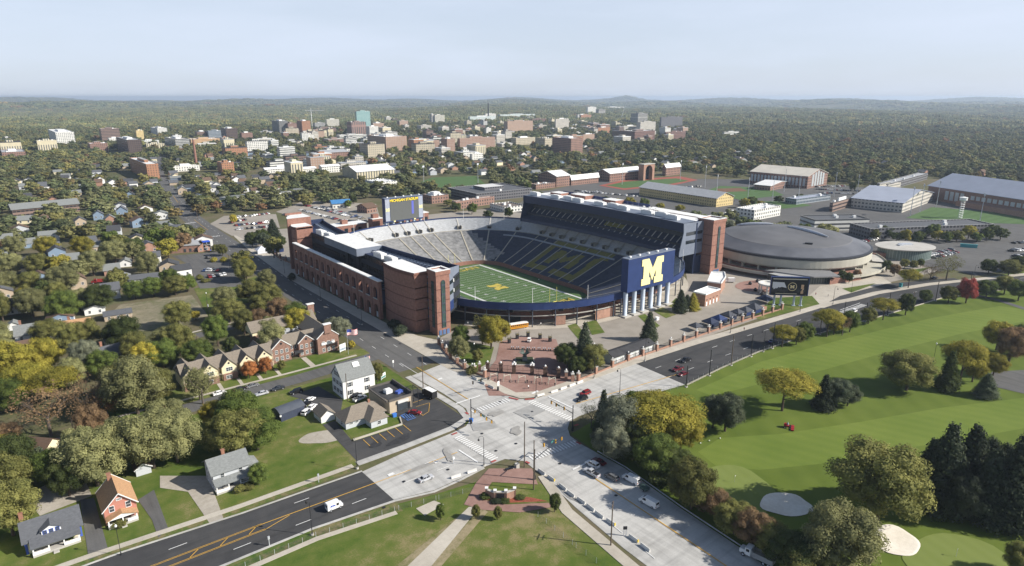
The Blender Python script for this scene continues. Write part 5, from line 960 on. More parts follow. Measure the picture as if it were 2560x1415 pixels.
MB().box((-153, 184, 6.4), (5, 3, 1.3), -.3).build('roof_unit', W_WHITE, t)
house('red brick house with brown gabled roof and white bay behind the bank', -152, 225, 16, 11, 6, 9.5, 'x', BRICKP, R_BRN, -.2); house('flat roofed white apartment block beside the avenue behind the brick house', -141, 246, 12, 14, 7.2, 7.8, 'x', S_WHITE, R_SLATE, -.2, hip=True, over=.2)
house('low white shed roofed building at the avenue crossing', -139, 292, 14, 10, 3.6, 4.6, 'x', S_WHITE, R_GREY, -.1)
t = thing('apartment_building', 'white two storey apartment block with balconies behind the north car park', 'apartment block', (-50, 385, 0), .3); MB().bb(-18, 18, -6, 6, 0, 7.4).build('wall', S_WHITE, t); MB().bb(-18.4, 18.4, -6.4, 6.4, 7.4, 7.9).build('roof', R_GREY, t)
for k in range(10):
    for z in (2, 5.4): win(t, -16 + 3.5 * k, -6, z, 'S', 1.5, 1.6)
t2 = copy_tree(t); t2.location = (6, 392, 0); tag(t2, 'white two storey apartment block half hidden by trees, right of its twin', 'apartment block')
house('dark roofed bungalow tucked behind the brick building at the avenue edge', -150, -14, 13, 8, 3, 5.6, 'x', S_GREY, R_DK, -.06); house('grey house with white trimmed gable beside the avenue behind the brick building', -140, -18, 7, 8, 3, 5.8, 'y', S_GREY, R_DK, gable_trim=W_WHITE)
# houses of the western streets (seen between the trees)
for q in ((('white cottage with two white dormers in a grey roof behind yellow trees', -248, 29, 14, 9, 3.4, 7, 'x', S_WHITE, R_GREY, -.12), (-5, 3)), (('tan roofed pale blue cottage with a small dormer among the trees', -231.5, 26, 11, 9, 3.2, 6.2, 'x', S_BLUE, R_ORG, -.12), (-3, 2)), (('blue grey house with wide brown gable behind the tan roofed cottage', -236.5, 44, 11, 11, 4.6, 6.6, 'y', S_BLUE, R_BRN, -.1), (-1, 3)), (('white gabled house with dark roof beside a paved yard at the left edge', -256, 82, 16, 9, 5, 7.4, 'x', S_WHITE, R_SLATE, -.12), None), (('small white gabled shed below the white cottage row', -255, 50, 4.5, 5, 2.6, 4, 'y', S_WHITE, R_GREY, -.1), None), (('red brick gabled house with white eaves left of the big round tree', -232, 80, 9, 12, 4.4, 7.4, 'y', BRICKP, R_GREY, -.1), None), (('white bungalow with flat deck beside the worn parking field', -221, 55, 9, 9, 3, 4.6, 'y', S_WHITE, R_GREY, -.1), None), (('grey roofed low building with tan shed beside the worn field', -213, 38, 12, 9, 2.8, 4, 'x', S_TAN, R_SLATE, -.1), None), (('long grey roofed house hidden under trees behind the terraced houses', -221, -24, 16, 10, 3.4, 7, 'x', S_WHITE, R_SLATE, .2), (-6, 3)), (('dark gabled house with a white dormer under the yellow trees', -232, -22, 9, 10, 3.4, 6.6, 'y', S_GREY, R_SLATE, .2), None), (('long white house by the dump truck left of the bank car park', -190, 98, 15, 9, 4.6, 6.4, 'x', S_WHITE, R_SLATE, -.2), None), (('white house with a blue grey roof beside the red truck', -201, 108, 10, 9, 4.5, 6.6, 'y', S_WHITE, R_GREY, -.2), None), (('white three bay house in deep shade right of the white garage', -177, 150, 12, 10, 6, 8.5, 'x', S_WHITE, R_SLATE, -.2), None), (('small white gabled garage under the tall pale tree', -191, 156, 7, 8, 3, 5, 'y', S_WHITE, R_GREY, -.2), None)):
    house(*q[0], chim=q[1], storeys=1 if q[0][5] < 4.4 else 2)
# monument at the school corner
t = thing('monument', 'curved brick monument wall with white capped piers and dark plaques', 'monument', (-156.6, -206.6, 0), -.68)
for x, y, w, r in ((-2.7, .5, 2.6, .55), (0, 0, 3, 0), (2.7, .5, 2.6, -.55)): MB().box((x, y, 1.2), (w, .6, 2.4), -r).build('wall', BRICKP, t); MB().box((x - math.sin(r) * -.34, y - .36, 1.3), (w * .74, .12, 1.6), -r).build('plaque', DARK, t); MB().box((x, y, 2.5), (w + .1, .8, .2), -r).build('cap', CONC, t)
for x, y in ((-1.5, .05), (1.5, .05), (-3.9, 1.2), (3.9, 1.2)): MB().box((x, y, 1.45), (.7, .8, 2.9)).build('pier', BRICKP, t); MB().box((x, y, 3.0), (.9, 1, .25)).build('pier_cap', W_WHITE, t)
t = thing('stone_bench', 'dark stone bench on the brick plaza at the school corner', 'bench', at(1282, 1172), -.2); MB().bb(-2.4, .4, -.4, .4, .4, .6).build('seat', DARK, t); MB().bb(-2.2, -1.8, -.3, .3, 0, .4).bb(0, .3, -.3, .3, 0, .4).build('leg', CONC, t); MB().bb(.9, 2, -.6, .6, 0, 1.4).build('block', CONC, t)
# signs
def sign(lbl, q, w, h, z, rz, m1, m2, two=True, txt=None):
    t = thing('sign', lbl, 'sign', at(*q), rz)
    for x in ((-w / 2 + .2, w / 2 - .2) if two else (0,)): MB().bb(x - .08, x + .08, -.08, .08, 0, z).build('post', STEEL, t)
    MB().bb(-w / 2, w / 2, -.15, .15, z, z + h).build('board', m1, t); MB().bb(-w / 2 + .15, w / 2 - .15, -.18, -.15, z + h * .1, z + h * .45).build('lower_panel', m2, t)
sign('white notice board on the lawn below the brick building', (857, 880), 3.4, 3.2, .6, .3, W_WHITE, mat('sign_grey', (.3, .36, .42), .6, .1)); sign('white and green sign on the lawn right of the white house', (958, 948), 3.2, 2, .5, .5, W_WHITE, mat('sign_green', (.05, .2, .18), .6, .1)); sign('small white road sign on the verge beside the avenue', (983, 918), .8, 1, 2, .4, W_WHITE, W_WHITE, False); sign('white sign standing under the trees by the south road', (1508, 1135), .9, 1.4, 1.5, .6, W_WHITE, W_WHITE, False); sign('pair of small dark signs on the verge beside the concrete barriers', (1562, 1340), 1, .8, 2, -.6, DARK, DARK); sign('small white sign post at the left verge of the boulevard', (674, 1365), .5, .8, 2, 0, STEEL, STEEL, False); sign('small white sign post on the grass before the corner lawn', (797, 1206), .5, .8, 2, 0, STEEL, STEEL, False); sign('low white sign at the concrete pad near the school lawn', (1134, 1160), .6, .8, 1.6, 0, W_WHITE, W_WHITE, False)
# ------------------------------------------------------------------ vehicles
def hull(b, prof, w, mi=0, k=.92, zk=.7):
    # side outline extruded across the width; upper points drawn in a little
    n = len(prof); vs = []
    for s in (-1, 1): vs += [(x, s * w / 2 * (k if z > zk else 1), z) for x, z in prof]
    b.add(vs, [tuple(range(n)), tuple(range(2 * n - 1, n - 1, -1))] + [((i + 1) % n, i, n + i, n + (i + 1) % n) for i in range(n)], mi)
def cabin(b, xs, zb, zt, wb, wt, mi=0):
    x0, x1, x2, x3 = xs; b.add([(x0, -wb / 2, zb), (x1, -wb / 2, zb), (x1, wb / 2, zb), (x0, wb / 2, zb), (x2, -wt / 2, zt), (x3, -wt / 2, zt), (x3, wt / 2, zt), (x2, wt / 2, zt)], [(4, 5, 6, 7), (0, 1, 5, 4), (1, 2, 6, 5), (2, 3, 7, 6), (3, 0, 4, 7)], mi)
def glassband(b, xs, zb, zt, wb, wt, f0=.12, f1=.86, o=.02):
    x0, x1, x2, x3 = xs; L_ = lambda a, c, f: a + (c - a) * f
    g = lambda s, x, w, z: (x, s * (w / 2 + o), z); za, zc = L_(zb, zt, f0), L_(zb, zt, f1); wa, wc = L_(wb, wt, f0), L_(wb, wt, f1); xa0, xa1, xc0, xc1 = L_(x0, x2, f0), L_(x1, x3, f0), L_(x0, x2, f1), L_(x1, x3, f1)
    for s in (-1, 1):
        m0, m1 = (xa0 + xa1) / 2, (xc0 + xc1) / 2; q = .07
        for (p0, p1, r0, r1) in ((xa0 + .12, m0 - q, xc0 + .08, m1 - q), (m0 + q, xa1 - .12, m1 + q, xc1 - .08)): F = [g(s, p0, wa, za), g(s, p1, wa, za), g(s, r1, wc, zc), g(s, r0, wc, zc)]; b.add(F, [(0, 1, 2, 3) if s < 0 else (3, 2, 1, 0)])
    for (xa, xc, d) in ((xa1, xc1, 1), (xa0, xc0, -1)): F = [(xa + o * d, -wa / 2 + .1, za), (xa + o * d, wa / 2 - .1, za), (xc + o * d, wc / 2 - .08, zc), (xc + o * d, -wc / 2 + .08, zc)]; b.add(F, [(0, 1, 2, 3) if d > 0 else (3, 2, 1, 0)])
WH = {}
def wheel_mesh(r):
    if r not in WH: WH[r] = MB().tube((0, -.12, 0), (0, .12, 0), r, r, 14).tube((0, -.13, 0), (0, .13, 0), r * .55, r * .55, 10, 1).mesh('wheel', [TYRE, STEEL])
    return WH[r]
LAMPS = [mat('head_lamp', (.75, .75, .72), .2, 0), mat('tail_lamp', (.35, .015, .01), .3, 0)]
KINDS = dict(
    sedan=(4.7, 1.8, [(-2.35, .3), (2.35, .3), (2.35, .62), (2.2, .74), (1.2, .92), (-1.6, .95), (-2.25, .92), (-2.35, .75)], (-1.75, 1.25, -1.0, .45), .93, 1.42, 1.6, 1.2, .32),
    suv=(4.7, 1.9, [(-2.35, .35), (2.35, .35), (2.35, .75), (2.2, .95), (1.25, 1.08), (-2.25, 1.1), (-2.35, .9)], (-2.2, 1.3, -1.9, .5), 1.07, 1.72, 1.72, 1.4, .37),
    pickup=(5.6, 1.95, [(-2.8, .45), (2.8, .45), (2.8, .85), (2.65, 1.02), (1.5, 1.12), (-2.75, 1.1), (-2.8, .95)], (-.6, 1.5, -.35, .75), 1.1, 1.8, 1.75, 1.4, .4),
    van=(5.7, 2.0, [(-2.85, .4), (2.85, .4), (2.85, .9), (2.7, 1.12), (2.1, 1.2), (-2.8, 1.2), (-2.85, .9)], (-2.8, 2.15, -2.7, 1.15), 1.19, 2.15, 1.95, 1.7, .37))
def vehicle(kind, lbl, q, rz, col, cat=None, group=None, z=.1, name=None):
    L_, w, prof, xs, zb, zt, wb, wt, r = KINDS[kind]; p = at(*q) if len(q) == 2 else Vector(q)
    nm = name or {'sedan': 'car', 'suv': 'suv', 'pickup': 'pickup_truck', 'van': 'van'}[kind]
    t = thing(nm, lbl, cat or {'sedan': 'car', 'suv': 'car', 'pickup': 'pickup truck', 'van': 'van'}[kind], (p.x, p.y, z), rz, group); m = paint('%s' % (col,) if isinstance(col, str) else '_'.join('%d' % (c * 100) for c in col), PC[col] if isinstance(col, str) else col)
    b = MB(); hull(b, prof, w); cabin(b, xs, zb, zt, wb, wt)
    if kind == 'pickup': b.bb(-2.6, -.75, -.75, .75, 1.0, 1.13, 1)
    b.build('body', [m, DARK], t); g = MB(); glassband(g, xs, zb, zt, wb, wt, f0=.08 if kind != 'van' else .12)
    if kind == 'van': g = MB(); x0, x1, x2, x3 = xs; g.add([(x1 + .02, -.85, zb + .12), (x1 + .02, .85, zb + .12), (x3 + .14, .76, zt - .14), (x3 + .14, -.76, zt - .14)], [(0, 1, 2, 3)]); [g.add([(.45, s * .985, zb + .1), (1.75, s * .985, zb + .1), (1.1, s * .91, zt - .2), (.45, s * .91, zt - .2)], [(0, 1, 2, 3) if s < 0 else (3, 2, 1, 0)]) for s in (-1, 1)]; g.add([(-2.87, -.7, zb + .2), (-2.87, .7, zb + .2), (-2.8, .65, zt - .2), (-2.8, -.65, zt - .2)], [(3, 2, 1, 0)])
    g.build('window', GLASSC, t)
    for x in (-L_ * .31, L_ * .31):
        for y in (-w / 2 + .08, w / 2 - .08): link('wheel', wheel_mesh(r), t, (x, y, r))
    for s in (-1, 1):
        zz = prof[2][1]; MB().bb(L_ / 2 - .04, L_ / 2 + .03, s * w * .36 - .2, s * w * .36 + .2, zz - .12, zz + .04).build('headlight', LAMPS[0], t); MB().bb(-L_ / 2 - .03, -L_ / 2 + .04, s * w * .38 - .16, s * w * .38 + .16, zz - .05, zz + .15).build('tail_light', LAMPS[1], t)
    return t
PC = dict(white=(.78, .78, .77), silver=(.45, .46, .48), black=(.012, .012, .014), red=(.22, .015, .018), grey=(.16, .165, .17), dark=(.03, .035, .045), blue=(.03, .06, .16), tan=(.26, .24, .2), maroon=(.12, .012, .018))
HP = math.pi / 2
for k, l, q, r, c in (('sedan', 'silver sedan driving alone on the pale concrete past the white barriers', (1065, 1200), .02, 'silver'), ('suv', 'red suv waiting beside a black one on the pale concrete', (1463, 987), math.pi, 'red'), ('suv', 'black suv nearest the stop line on the pale concrete', (1455, 1001), math.pi, 'black'), ('pickup', 'black pickup truck on the dark boulevard, farthest of the three', (1714, 904), math.pi, 'black'), ('pickup', 'dark red pickup truck on the dark boulevard, middle of the three', (1694, 926), math.pi, 'maroon'), ('sedan', 'dark red car beside the roadside fence behind the red pickup', (1707, 938), math.pi, 'maroon'),
                      ('suv', 'white suv at the front of the queue on the south road', (1481, 1166), 1.62, 'white'), ('sedan', 'dark red car half in shade next to the barrier on the south road', (1497, 1158), 1.62, 'maroon'), ('pickup', 'grey pickup truck waiting beside the white suv', (1479, 1187), 1.62, 'silver'), ('suv', 'dark grey suv second in the queue on the south road', (1529, 1197), 1.62, 'grey'), ('van', 'white van towing a small green trailer on the south road', (1578, 1204), 1.62, 'white'), ('van', 'white van with ladders on its roof, last in the queue', (1622, 1262), 1.63, 'white'),
                      ('sedan', 'red car parked by the blue hatched bay outside the shop', (1037, 1035), -.9, 'red'), ('sedan', 'white sedan at the kerb of the side street, leftmost of the row', (549, 986), .03, 'white'), ('sedan', 'black sedan at the side street kerb between white and grey cars', (600, 976), .03, 'black'), ('sedan', 'grey sedan at the side street kerb, rightmost of three', (632, 967), .03, 'grey'), ('suv', 'white car on the side street partly behind the tree crown', (592, 1000), math.pi, 'white'), ('sedan', 'silver sedan parked opposite the row on the side street', (655, 987), math.pi, 'silver'), ('sedan', 'dark red car parked on the verge of the side street', (696, 974), math.pi, 'dark'), ('suv', 'dark suv on the shaded asphalt behind the lawn', (741, 983), math.pi, 'black'),
                      ('sedan', 'white car in the yard behind the metal shed, farthest', (775, 1003), .5, 'white'), ('sedan', 'black car between white cars behind the metal shed', (768, 1012), .5, 'black'), ('sedan', 'white car behind the metal shed, middle of the group', (780, 1021), .6, 'white'), ('suv', 'white car nearest the small white garage by the metal shed', (767, 1034), .6, 'white'), ('pickup', 'white pickup truck in the alley behind the white house', (900, 1000), .2, 'white'), ('sedan', 'dark blue car in the alley beside the white house', (890, 990), .2, 'dark'),
                      ('sedan', 'dark car driving on the shaded avenue beside the arcade', (608, 651), -HP, 'dark'), ('sedan', 'dark car at the far crossing on the avenue', (500, 589), -HP, 'black'), ('sedan', 'dark car farthest up the avenue before the crossing', (474, 574), -HP, 'black'), ('suv', 'white car on the boulevard by the golf course trees', (2134, 781), .05 + math.pi, 'white'), ('sedan', 'blue grey car on the boulevard under the first golf course tree', (1930, 856), .0, 'blue'), ('sedan', 'dark car parked by the traffic island at the arena drive', (2336, 697), -.2, 'dark'), ('pickup', 'white pickup truck parked among trees left of the white gabled house', (66, 727), .0, 'white'), ('sedan', 'dark car under the large tree on the side street', (385, 1026), .03, 'dark'), ('pickup', 'dark pickup truck in the shade below the brick arcade tower', (1148, 823), .1, 'dark')):
    vehicle(k, l, q, r, c)
for o in list(THINGS):
    if o['label'].startswith('white van with ladders'):
        b = MB(); [b.tube((x, -.8, 2.3), (x, .8, 2.3), .04, .04, 4) for x in (-2, -.8, .4)]; [b.tube((-2.6, y, 2.36), (.9, y, 2.36), .04, .04, 4) for y in (-.5, -.15, .2, .55)]; b.build('ladder', STEEL, o)
t = thing('mail_van', 'boxy white mail van with blue lettering driving on the black boulevard', 'van', (*at(836, 1272)[:2], .12), .02); b = MB(); b.bb(-2.2, 1.1, -.95, .95, .45, 2.2); cabin(b, (1.1, 1.9, 1.1, 1.35), 1.15, 2.1, 1.86, 1.7); b.bb(1.1, 2.2, -.9, .9, .45, 1.15); b.bb(-2.1, .9, -.85, .85, 2.2, 2.32); b.build('body', paint('white', PC['white']), t)
g = MB(); g.add([(1.92, -.8, 1.22), (1.92, .8, 1.22), (1.42, .75, 2.0), (1.42, -.75, 2.0)], [(0, 1, 2, 3)]); g.bb(.3, 1.0, -.97, -.93, 1.25, 1.95); g.bb(.3, 1.0, .93, .97, 1.25, 1.95); g.bb(-2.23, -2.19, -.5, .5, 1.3, 1.9); g.build('window', GLASSC, t)
for x in (-1.35, 1.4):
    for y in (-.85, .85): link('wheel', wheel_mesh(.36), t, (x, y, .36))
for y in (-.6, .6): MB().bb(2.18, 2.23, y - .15, y + .15, .75, 1.0).build('headlight', LAMPS[0], t)
BLI = mat('blue_ink', (.03, .08, .4), .6, 0); b = MB(); b.add([(-1.5, -.97, 1.35), (-.9, -.97, 1.35), (-.7, -.97, 1.85), (-1.3, -.97, 1.85)], [(0, 1, 2, 3)]); b.add([(-.8, -.97, 1.35), (-.1, -.97, 1.35), (.1, -.97, 1.6), (-.6, -.97, 1.85)], [(0, 1, 2, 3)]); b.build('emblem', BLI, t)
t = thing('box_truck', 'dark box truck with a white roof parked behind the corner shop', 'truck', (*at(1073, 992)[:2], .08), HP + .1); MB().bb(-3.4, 1.6, -1.15, 1.15, .6, 3.2).build('body', mat('truck_dark', (.02, .02, .022), .5, .1), t); MB().bb(-3.4, 1.6, -1.15, 1.15, 3.2, 3.28).build('roof', W_WHITE, t); MB().bb(1.6, 3.1, -1, 1, .5, 2.1).build('cab', MATS['truck_dark'], t); MB().bb(3.1, 3.14, -.85, .85, 1.2, 2.0).build('windscreen', GLASSC, t)
for x in (-2.2, 2.2):
    for y in (-.95, .95): link('wheel', wheel_mesh(.45), t, (x, y, .45))
def bus(lbl, q, rz):
    t = thing('school_bus', lbl, 'bus', (*at(*q)[:2], .06), rz, 'school buses at the stadium gate'); ym = mat('bus_yellow', (.62, .27, .02), .4, .05); MB().bb(-5.6, 4.2, -1.2, 1.2, .55, 2.6).build('body', ym, t); MB().bb(4.2, 5.6, -1, 1, .5, 1.5).build('bonnet', ym, t); MB().bb(-5.6, 4.2, -1.15, 1.15, 2.6, 2.95).build('roof', W_WHITE, t)
    for s in (-1, 1):
        for k in range(9): MB().bb(-5.2 + k, -4.45 + k, s * 1.21 - .02, s * 1.21 + .02, 1.75, 2.4).build('window', GLASSC, t)
    MB().bb(4.2, 4.24, -1, 1, 1.6, 2.5).build('windscreen', GLASSC, t); MB().bb(-5.6, 4.2, -1.23, 1.23, 1.2, 1.32).build('stripe', DARK, t)
    for x in (-3.4, 3.9):
        for y in (-1.05, 1.05): link('wheel', wheel_mesh(.48), t, (x, y, .48))
bus('yellow school bus with white roof standing right of the large yellow tree', (1292, 822), math.pi - .25); bus('yellow school bus with white roof mostly hidden behind the large yellow tree', (1222, 817), math.pi - .15)
def truck(lbl, q, rz, col, bed, k=1.0):
    t = thing('dump_truck', lbl, 'truck', (*at(*q)[:2], .08), rz); MB().bb(1.4, 2.8, -1.15, 1.15, .8, 2.7).bb(2.8, 4.2, -.9, .9, .7, 1.75).build('cab', col, t); MB().bb(2.8, 2.85, -1, 1, 1.8, 2.55).bb(1.7, 2.5, -1.18, -1.14, 1.8, 2.5).bb(1.7, 2.5, 1.14, 1.18, 1.8, 2.5).build('window', GLASSC, t)
    b = MB(); b.bb(-4, 1.1, -1.2, 1.2, .95, 1.2); b.bb(-4, 1.1, -1.2, -1.08, 1.2, 2.3); b.bb(-4, 1.1, 1.08, 1.2, 1.2, 2.3); b.bb(-4, -3.88, -1.08, 1.08, 1.2, 2.2); b.bb(.98, 1.1, -1.08, 1.08, 1.2, 2.5); b.build('dump_bed', bed, t); MB().bb(-3.9, 1, -1.05, 1.05, 1.2, 1.7).build('load', GRAVEL, t)
    for x in (-3, -1.8, 3.2):
        for y in (-1, 1): link('wheel', wheel_mesh(.5), t, (x, y, .5))
    MB().tube((1.25, 1, 1), (1.25, 1, 3.1), .08, .08, 6).build('exhaust', STEEL, t)
truck('white dump truck with an open bed at the bottom edge of the south road', (1893, 1400), 1.62 + .1, paint('white', PC['white']), mat('bed_grey', (.3, .3, .3), .6, .1)); truck('red dump truck parked among trees by the long white house', (250, 708), -.3 + math.pi, paint('red', PC['red']), mat('bed_red', (.28, .03, .03), .6, .1))
t = thing('delivery_truck', 'small white delivery truck behind the farther brick kiosk', 'truck', (*at(1823, 706)[:2], .06), 2.4); MB().bb(-3, .9, -1.1, 1.1, .6, 2.9).build('box', W_WHITE, t); MB().bb(.9, 2.6, -1, 1, .5, 1.9).build('cab', W_WHITE, t); MB().bb(2.0, 2.62, -.9, .9, 1.2, 1.8).build('window', GLASSC, t)
for x in (-1.8, 1.8):
    for y in (-.9, .9): link('wheel', wheel_mesh(.4), t, (x, y, .4))
t = thing('golf_cart', 'small white cart parked on the brick plaza behind the statue', 'cart', (*at(1323, 855)[:2], .1), .6); MB().bb(-1.3, 1.3, -.65, .65, .3, .9).build('body', W_WHITE, t); MB().bb(-1.2, .8, -.7, .7, 1.85, 1.95).build('roof', W_WHITE, t); MB().bb(-.5, .1, -.6, .6, .9, 1.3).build('seat', DARK, t)
for x in (-1.1, .7):
    for y in (-.6, .6): MB().tube((x, y, .9), (x, y, 1.85), .04, .04, 4).build('roof_post', STEEL, t)
for x in (-.85, .85):
    for y in (-.6, .6): link('wheel', wheel_mesh(.26), t, (x, y, .26))
t = thing('mower', 'red mower with a driver on the golf course near the spreading yellow tree', 'mower', (*at(1970, 1070)[:2], .05), -1.1); rm = mat('mower_red', (.3, .02, .03), .4, .1); MB().bb(-1.4, .3, -.7, .7, .5, 1.1).bb(-1.3, -.5, -.5, .5, 1.1, 1.5).build('body', rm, t)
for y in (-1.3, 0, 1.3): MB().bb(.9, 1.9, y - .6, y + .6, .15, .45).build('cutter_deck', rm, t)
for x, y in ((-1, -.7), (-1, .7), (.6, -.8), (.6, .8)): link('wheel', wheel_mesh(.4), t, (x, y, .4))
MB().lathe([(.2, .9), (.28, 1.3), (.26, 1.7), (.1, 1.78), (.13, 1.95), (.09, 2.1), (.01, 2.15)], (-.2, 0, 0), 10).build('driver', mat('shirt_blue', (.3, .36, .45), .8, .1), t, True)
t = thing('trailer', 'small green trailer behind the white van on the south road', 'trailer', (*at(1610, 1226)[:2], .1), 1.62); MB().bb(-1.3, 1.1, -.8, .8, .5, 1.3).build('box', mat('trailer_green', (.06, .10, .085), .6, .1), t); MB().tube((1.1, 0, .5), (2.4, 0, .5), .06, .06, 4).build('tow_bar', DARK, t)
for y in (-.85, .85): link('wheel', wheel_mesh(.3), t, (-.2, y, .3))
# parked cars: rows of simple cars that are a few pixels long in the picture
b = MB(); L_, w, prof, xs, zb, zt, wb, wt, r = KINDS['sedan']; hull(b, prof, w); cabin(b, xs, zb, zt, wb, wt); glassband_b = MB(); glassband(glassband_b, xs, zb, zt, wb, wt, .05, .88); b.add(glassband_b.v, glassband_b.f, 1)
for x in (-1.45, 1.45): b.tube((x, -.92, .32), (x, .92, .32), .32, .32, 8, 2)
CARS = b.mesh('parked_car', [paint('white', PC['white']), GLASSC, TYRE]); b = MB(); L_, w, prof, xs, zb, zt, wb, wt, r = KINDS['suv']; hull(b, prof, w); cabin(b, xs, zb, zt, wb, wt); gb = MB(); glassband(gb, xs, zb, zt, wb, wt, .08, .86); b.add(gb.v, gb.f, 1)
for x in (-1.45, 1.45): b.tube((x, -.95, .36), (x, .95, .36), .36, .36, 8, 2)
CARU = b.mesh('parked_suv', [paint('white', PC['white']), GLASSC, TYRE])
ORD = ['first', 'second', 'third', 'fourth', 'fifth', 'sixth', 'seventh', 'eighth', 'ninth', 'tenth', 'eleventh', 'twelfth', 'thirteenth', 'fourteenth', 'fifteenth', 'sixteenth', 'seventeenth', 'eighteenth', 'nineteenth', 'twentieth', 'twenty first', 'twenty second', 'twenty third', 'twenty fourth', 'twenty fifth', 'twenty sixth', 'twenty seventh', 'twenty eighth', 'twenty ninth', 'thirtieth']
rc = random.Random(11); COLS = ['white', 'white', 'silver', 'silver', 'grey', 'dark', 'black', 'black', 'blue', 'red', 'tan', 'grey']
def rows(place, R, rz):
    for j, (a, c, n) in enumerate(R):
        A, C_ = at(*a), at(*c); e = (C_ - A); ang = math.atan2(e.y, e.x) + math.pi / 2
        for i in range(n):
            if rc.random() < .07: continue
            p = A.lerp(C_, (i + .0) / max(1, n - 1)); cl = rc.choice(COLS); su = rc.random() < .45
            o = link('parked_car', CARU if su else CARS, None, (p.x, p.y, .12), ang + rc.choice((0, math.pi)) + rc.uniform(-.05, .05)); o.material_slots[0].link = 'OBJECT'; o.material_slots[0].material = paint(cl, PC[cl])
            tag(o, '%s %s, %s from left, %s row, %s' % ({'dark': 'dark navy', 'tan': 'beige'}.get(cl, cl), 'suv' if su else 'car', ORD[i], ORD[j], place), 'car', 'cars parked in the car parks')
rows('bank car park', [((512, 678), (562, 677), 7), ((524, 694), (560, 688), 5), ((520, 646), (540, 643), 2)], 0)
rows('car park beside the avenue brick fence', [((578, 547), (612, 542), 6), ((577, 557), (612, 551), 6), ((590, 565), (622, 561), 6), ((593, 575), (672, 568), 14), ((628, 541), (670, 535), 8), ((632, 562), (668, 557), 7)], 0)
rows('car park behind the arcade roof', [((752, 526), (840, 549), 17), ((762, 514), (882, 544), 22), ((806, 518), (908, 547), 18), ((850, 552), (945, 557), 13), ((712, 538), (742, 546), 6), ((640, 521), (700, 513), 10)], 0)
rows('running track car park', [((1348, 489), (1500, 481), 22), ((1440, 478), (1592, 492), 19), ((1665, 474), (1755, 466), 14)], 0)
rows('gabled brick hall car park', [((2042, 474), (2160, 479), 22), ((2050, 483), (2162, 487), 20), ((2040, 468), (2110, 466), 12)], 0)
rows('round glass building car park', [((2322, 640), (2378, 626), 12), ((2334, 646), (2388, 632), 11), ((2152, 606), (2192, 599), 7)], 0)
rows('car park at right edge', [((2530, 643), (2578, 638), 7), ((2528, 629), (2580, 623), 8), ((2535, 609), (2572, 607), 4)], 0)
# ------------------------------------------------------------------ street furniture
LAMP = MB().tube((0, 0, 0), (0, 0, 1), .22, .14, 8).tube((0, 0, 1), (0, 0, 9.4), .11, .07, 8)
for k in range(6): a, c = math.pi * k / 6, math.pi * (k + 1) / 6; LAMP.tube((.75 - .75 * math.cos(a), 0, 9.4 + .75 * math.sin(a)), (.75 - .75 * math.cos(c), 0, 9.4 + .75 * math.sin(c)), .05, .05, 5)
LPM = LAMP.mesh('post', DARK); LHM = MB().lathe([(.06, 0), (.3, -.35), (.32, -.6), (.18, -.8), (.01, -.85)][::-1], n=10).mesh('lamp_head', mat('lamp_head_black', (.02, .02, .02), .4, 0)); LB = MB().lathe([(.45, 0), (.4, .5), (.1, .5)], n=10).mesh('footing', CONC)
def lamp(lbl, q, rz=0, h=10.2):
    t = thing('street_lamp', lbl, 'street lamp', at(*q), rz, 'black street lamps'); s = h / 10.2; o = link('post', LPM, t); o.scale = (s, s, s); o = link('lamp_head', LHM, t, (1.5 * s, 0, 9.4 * s)); link('footing', LB, t)
for l, q, r in (('street lamp on the verge in front of the corner car park wall', (893, 1172), 1.6), ('street lamp on the south verge beside the mail van', (781, 1338), 1.7), ('street lamp at the kerb of the school corner', (1210, 1165), 2.6), ('street lamp beside the row of pale entry frames', (1340, 995), -1.4), ('street lamp on the pavement by the pale ticket office', (1612, 903), -1.5), ('street lamp between barriers and brick fence right of the plaza', (1485, 946), -1.5), ('street lamp under the grey tree at the golf corner', (1549, 985), 1.6), ('street lamp on the pavement below the dark grey tents', (1826, 833), -1.5), ('street lamp on the pavement below the video screen', (2000, 779), -1.5), ('street lamp on the arena plaza corner', (2082, 761), -1.5), ('street lamp on the verge of the arena drive right of the island', (2432, 703), -1.5), ('street lamp at the kerb before the arcade south end', (905, 812), 3.1), ('street lamp midway along the shaded arcade pavement', (802, 752), 3.1), ('street lamp at the north end of the arcade pavement', (712, 685), 3.1), ('street lamp in the avenue verge before the bank lawn', (575, 672), 0), ('street lamp at the golf course fence under yellow trees', (1908, 880), 1.5)): lamp(l, q, r)
GLM = MB().lathe([(.18, 0), (.14, .8), (.07, .9), (.06, 7.9)], n=8).mesh('post', DARK); GLB = MB().lathe([(.1, 7.9), (.28, 8.1), (.3, 8.4), (.12, 8.65), (.01, 8.7)], n=10).mesh('globe', LAMPW)
for l, q in (('black lamp post with a white globe before the salmon pink house', (303, 1388)), ('globe lamp post on the lawn behind the ticket office trees', (1484, 905)), ('globe lamp post on the corner lawn inside the brick fence', (1186, 905)), ('globe lamp post on the arena lawn', (2128, 730)), ('globe lamp post beside the bank lawn', (520, 770)), ('globe lamp post on the golf course right of the round tree', (2333, 905))):
    t = thing('lamp_post', l, 'lamp post', at(*q)); link('post', GLM, t); link('globe', GLB, t)
PO = MB().tube((0, 0, 0), (0, 0, 12), .19, .13, 7).mesh('pole', WOOD); PX = MB().bb(-1.3, 1.3, -.07, .07, 11.2, 11.36).bb(-1, 1, -.07, .07, 10.4, 10.52).mesh('crossarm', WOOD); TF = MB().tube((.3, 0, 8.6), (.3, 0, 9.7), .28, .28, 8).mesh('transformer', STEEL)
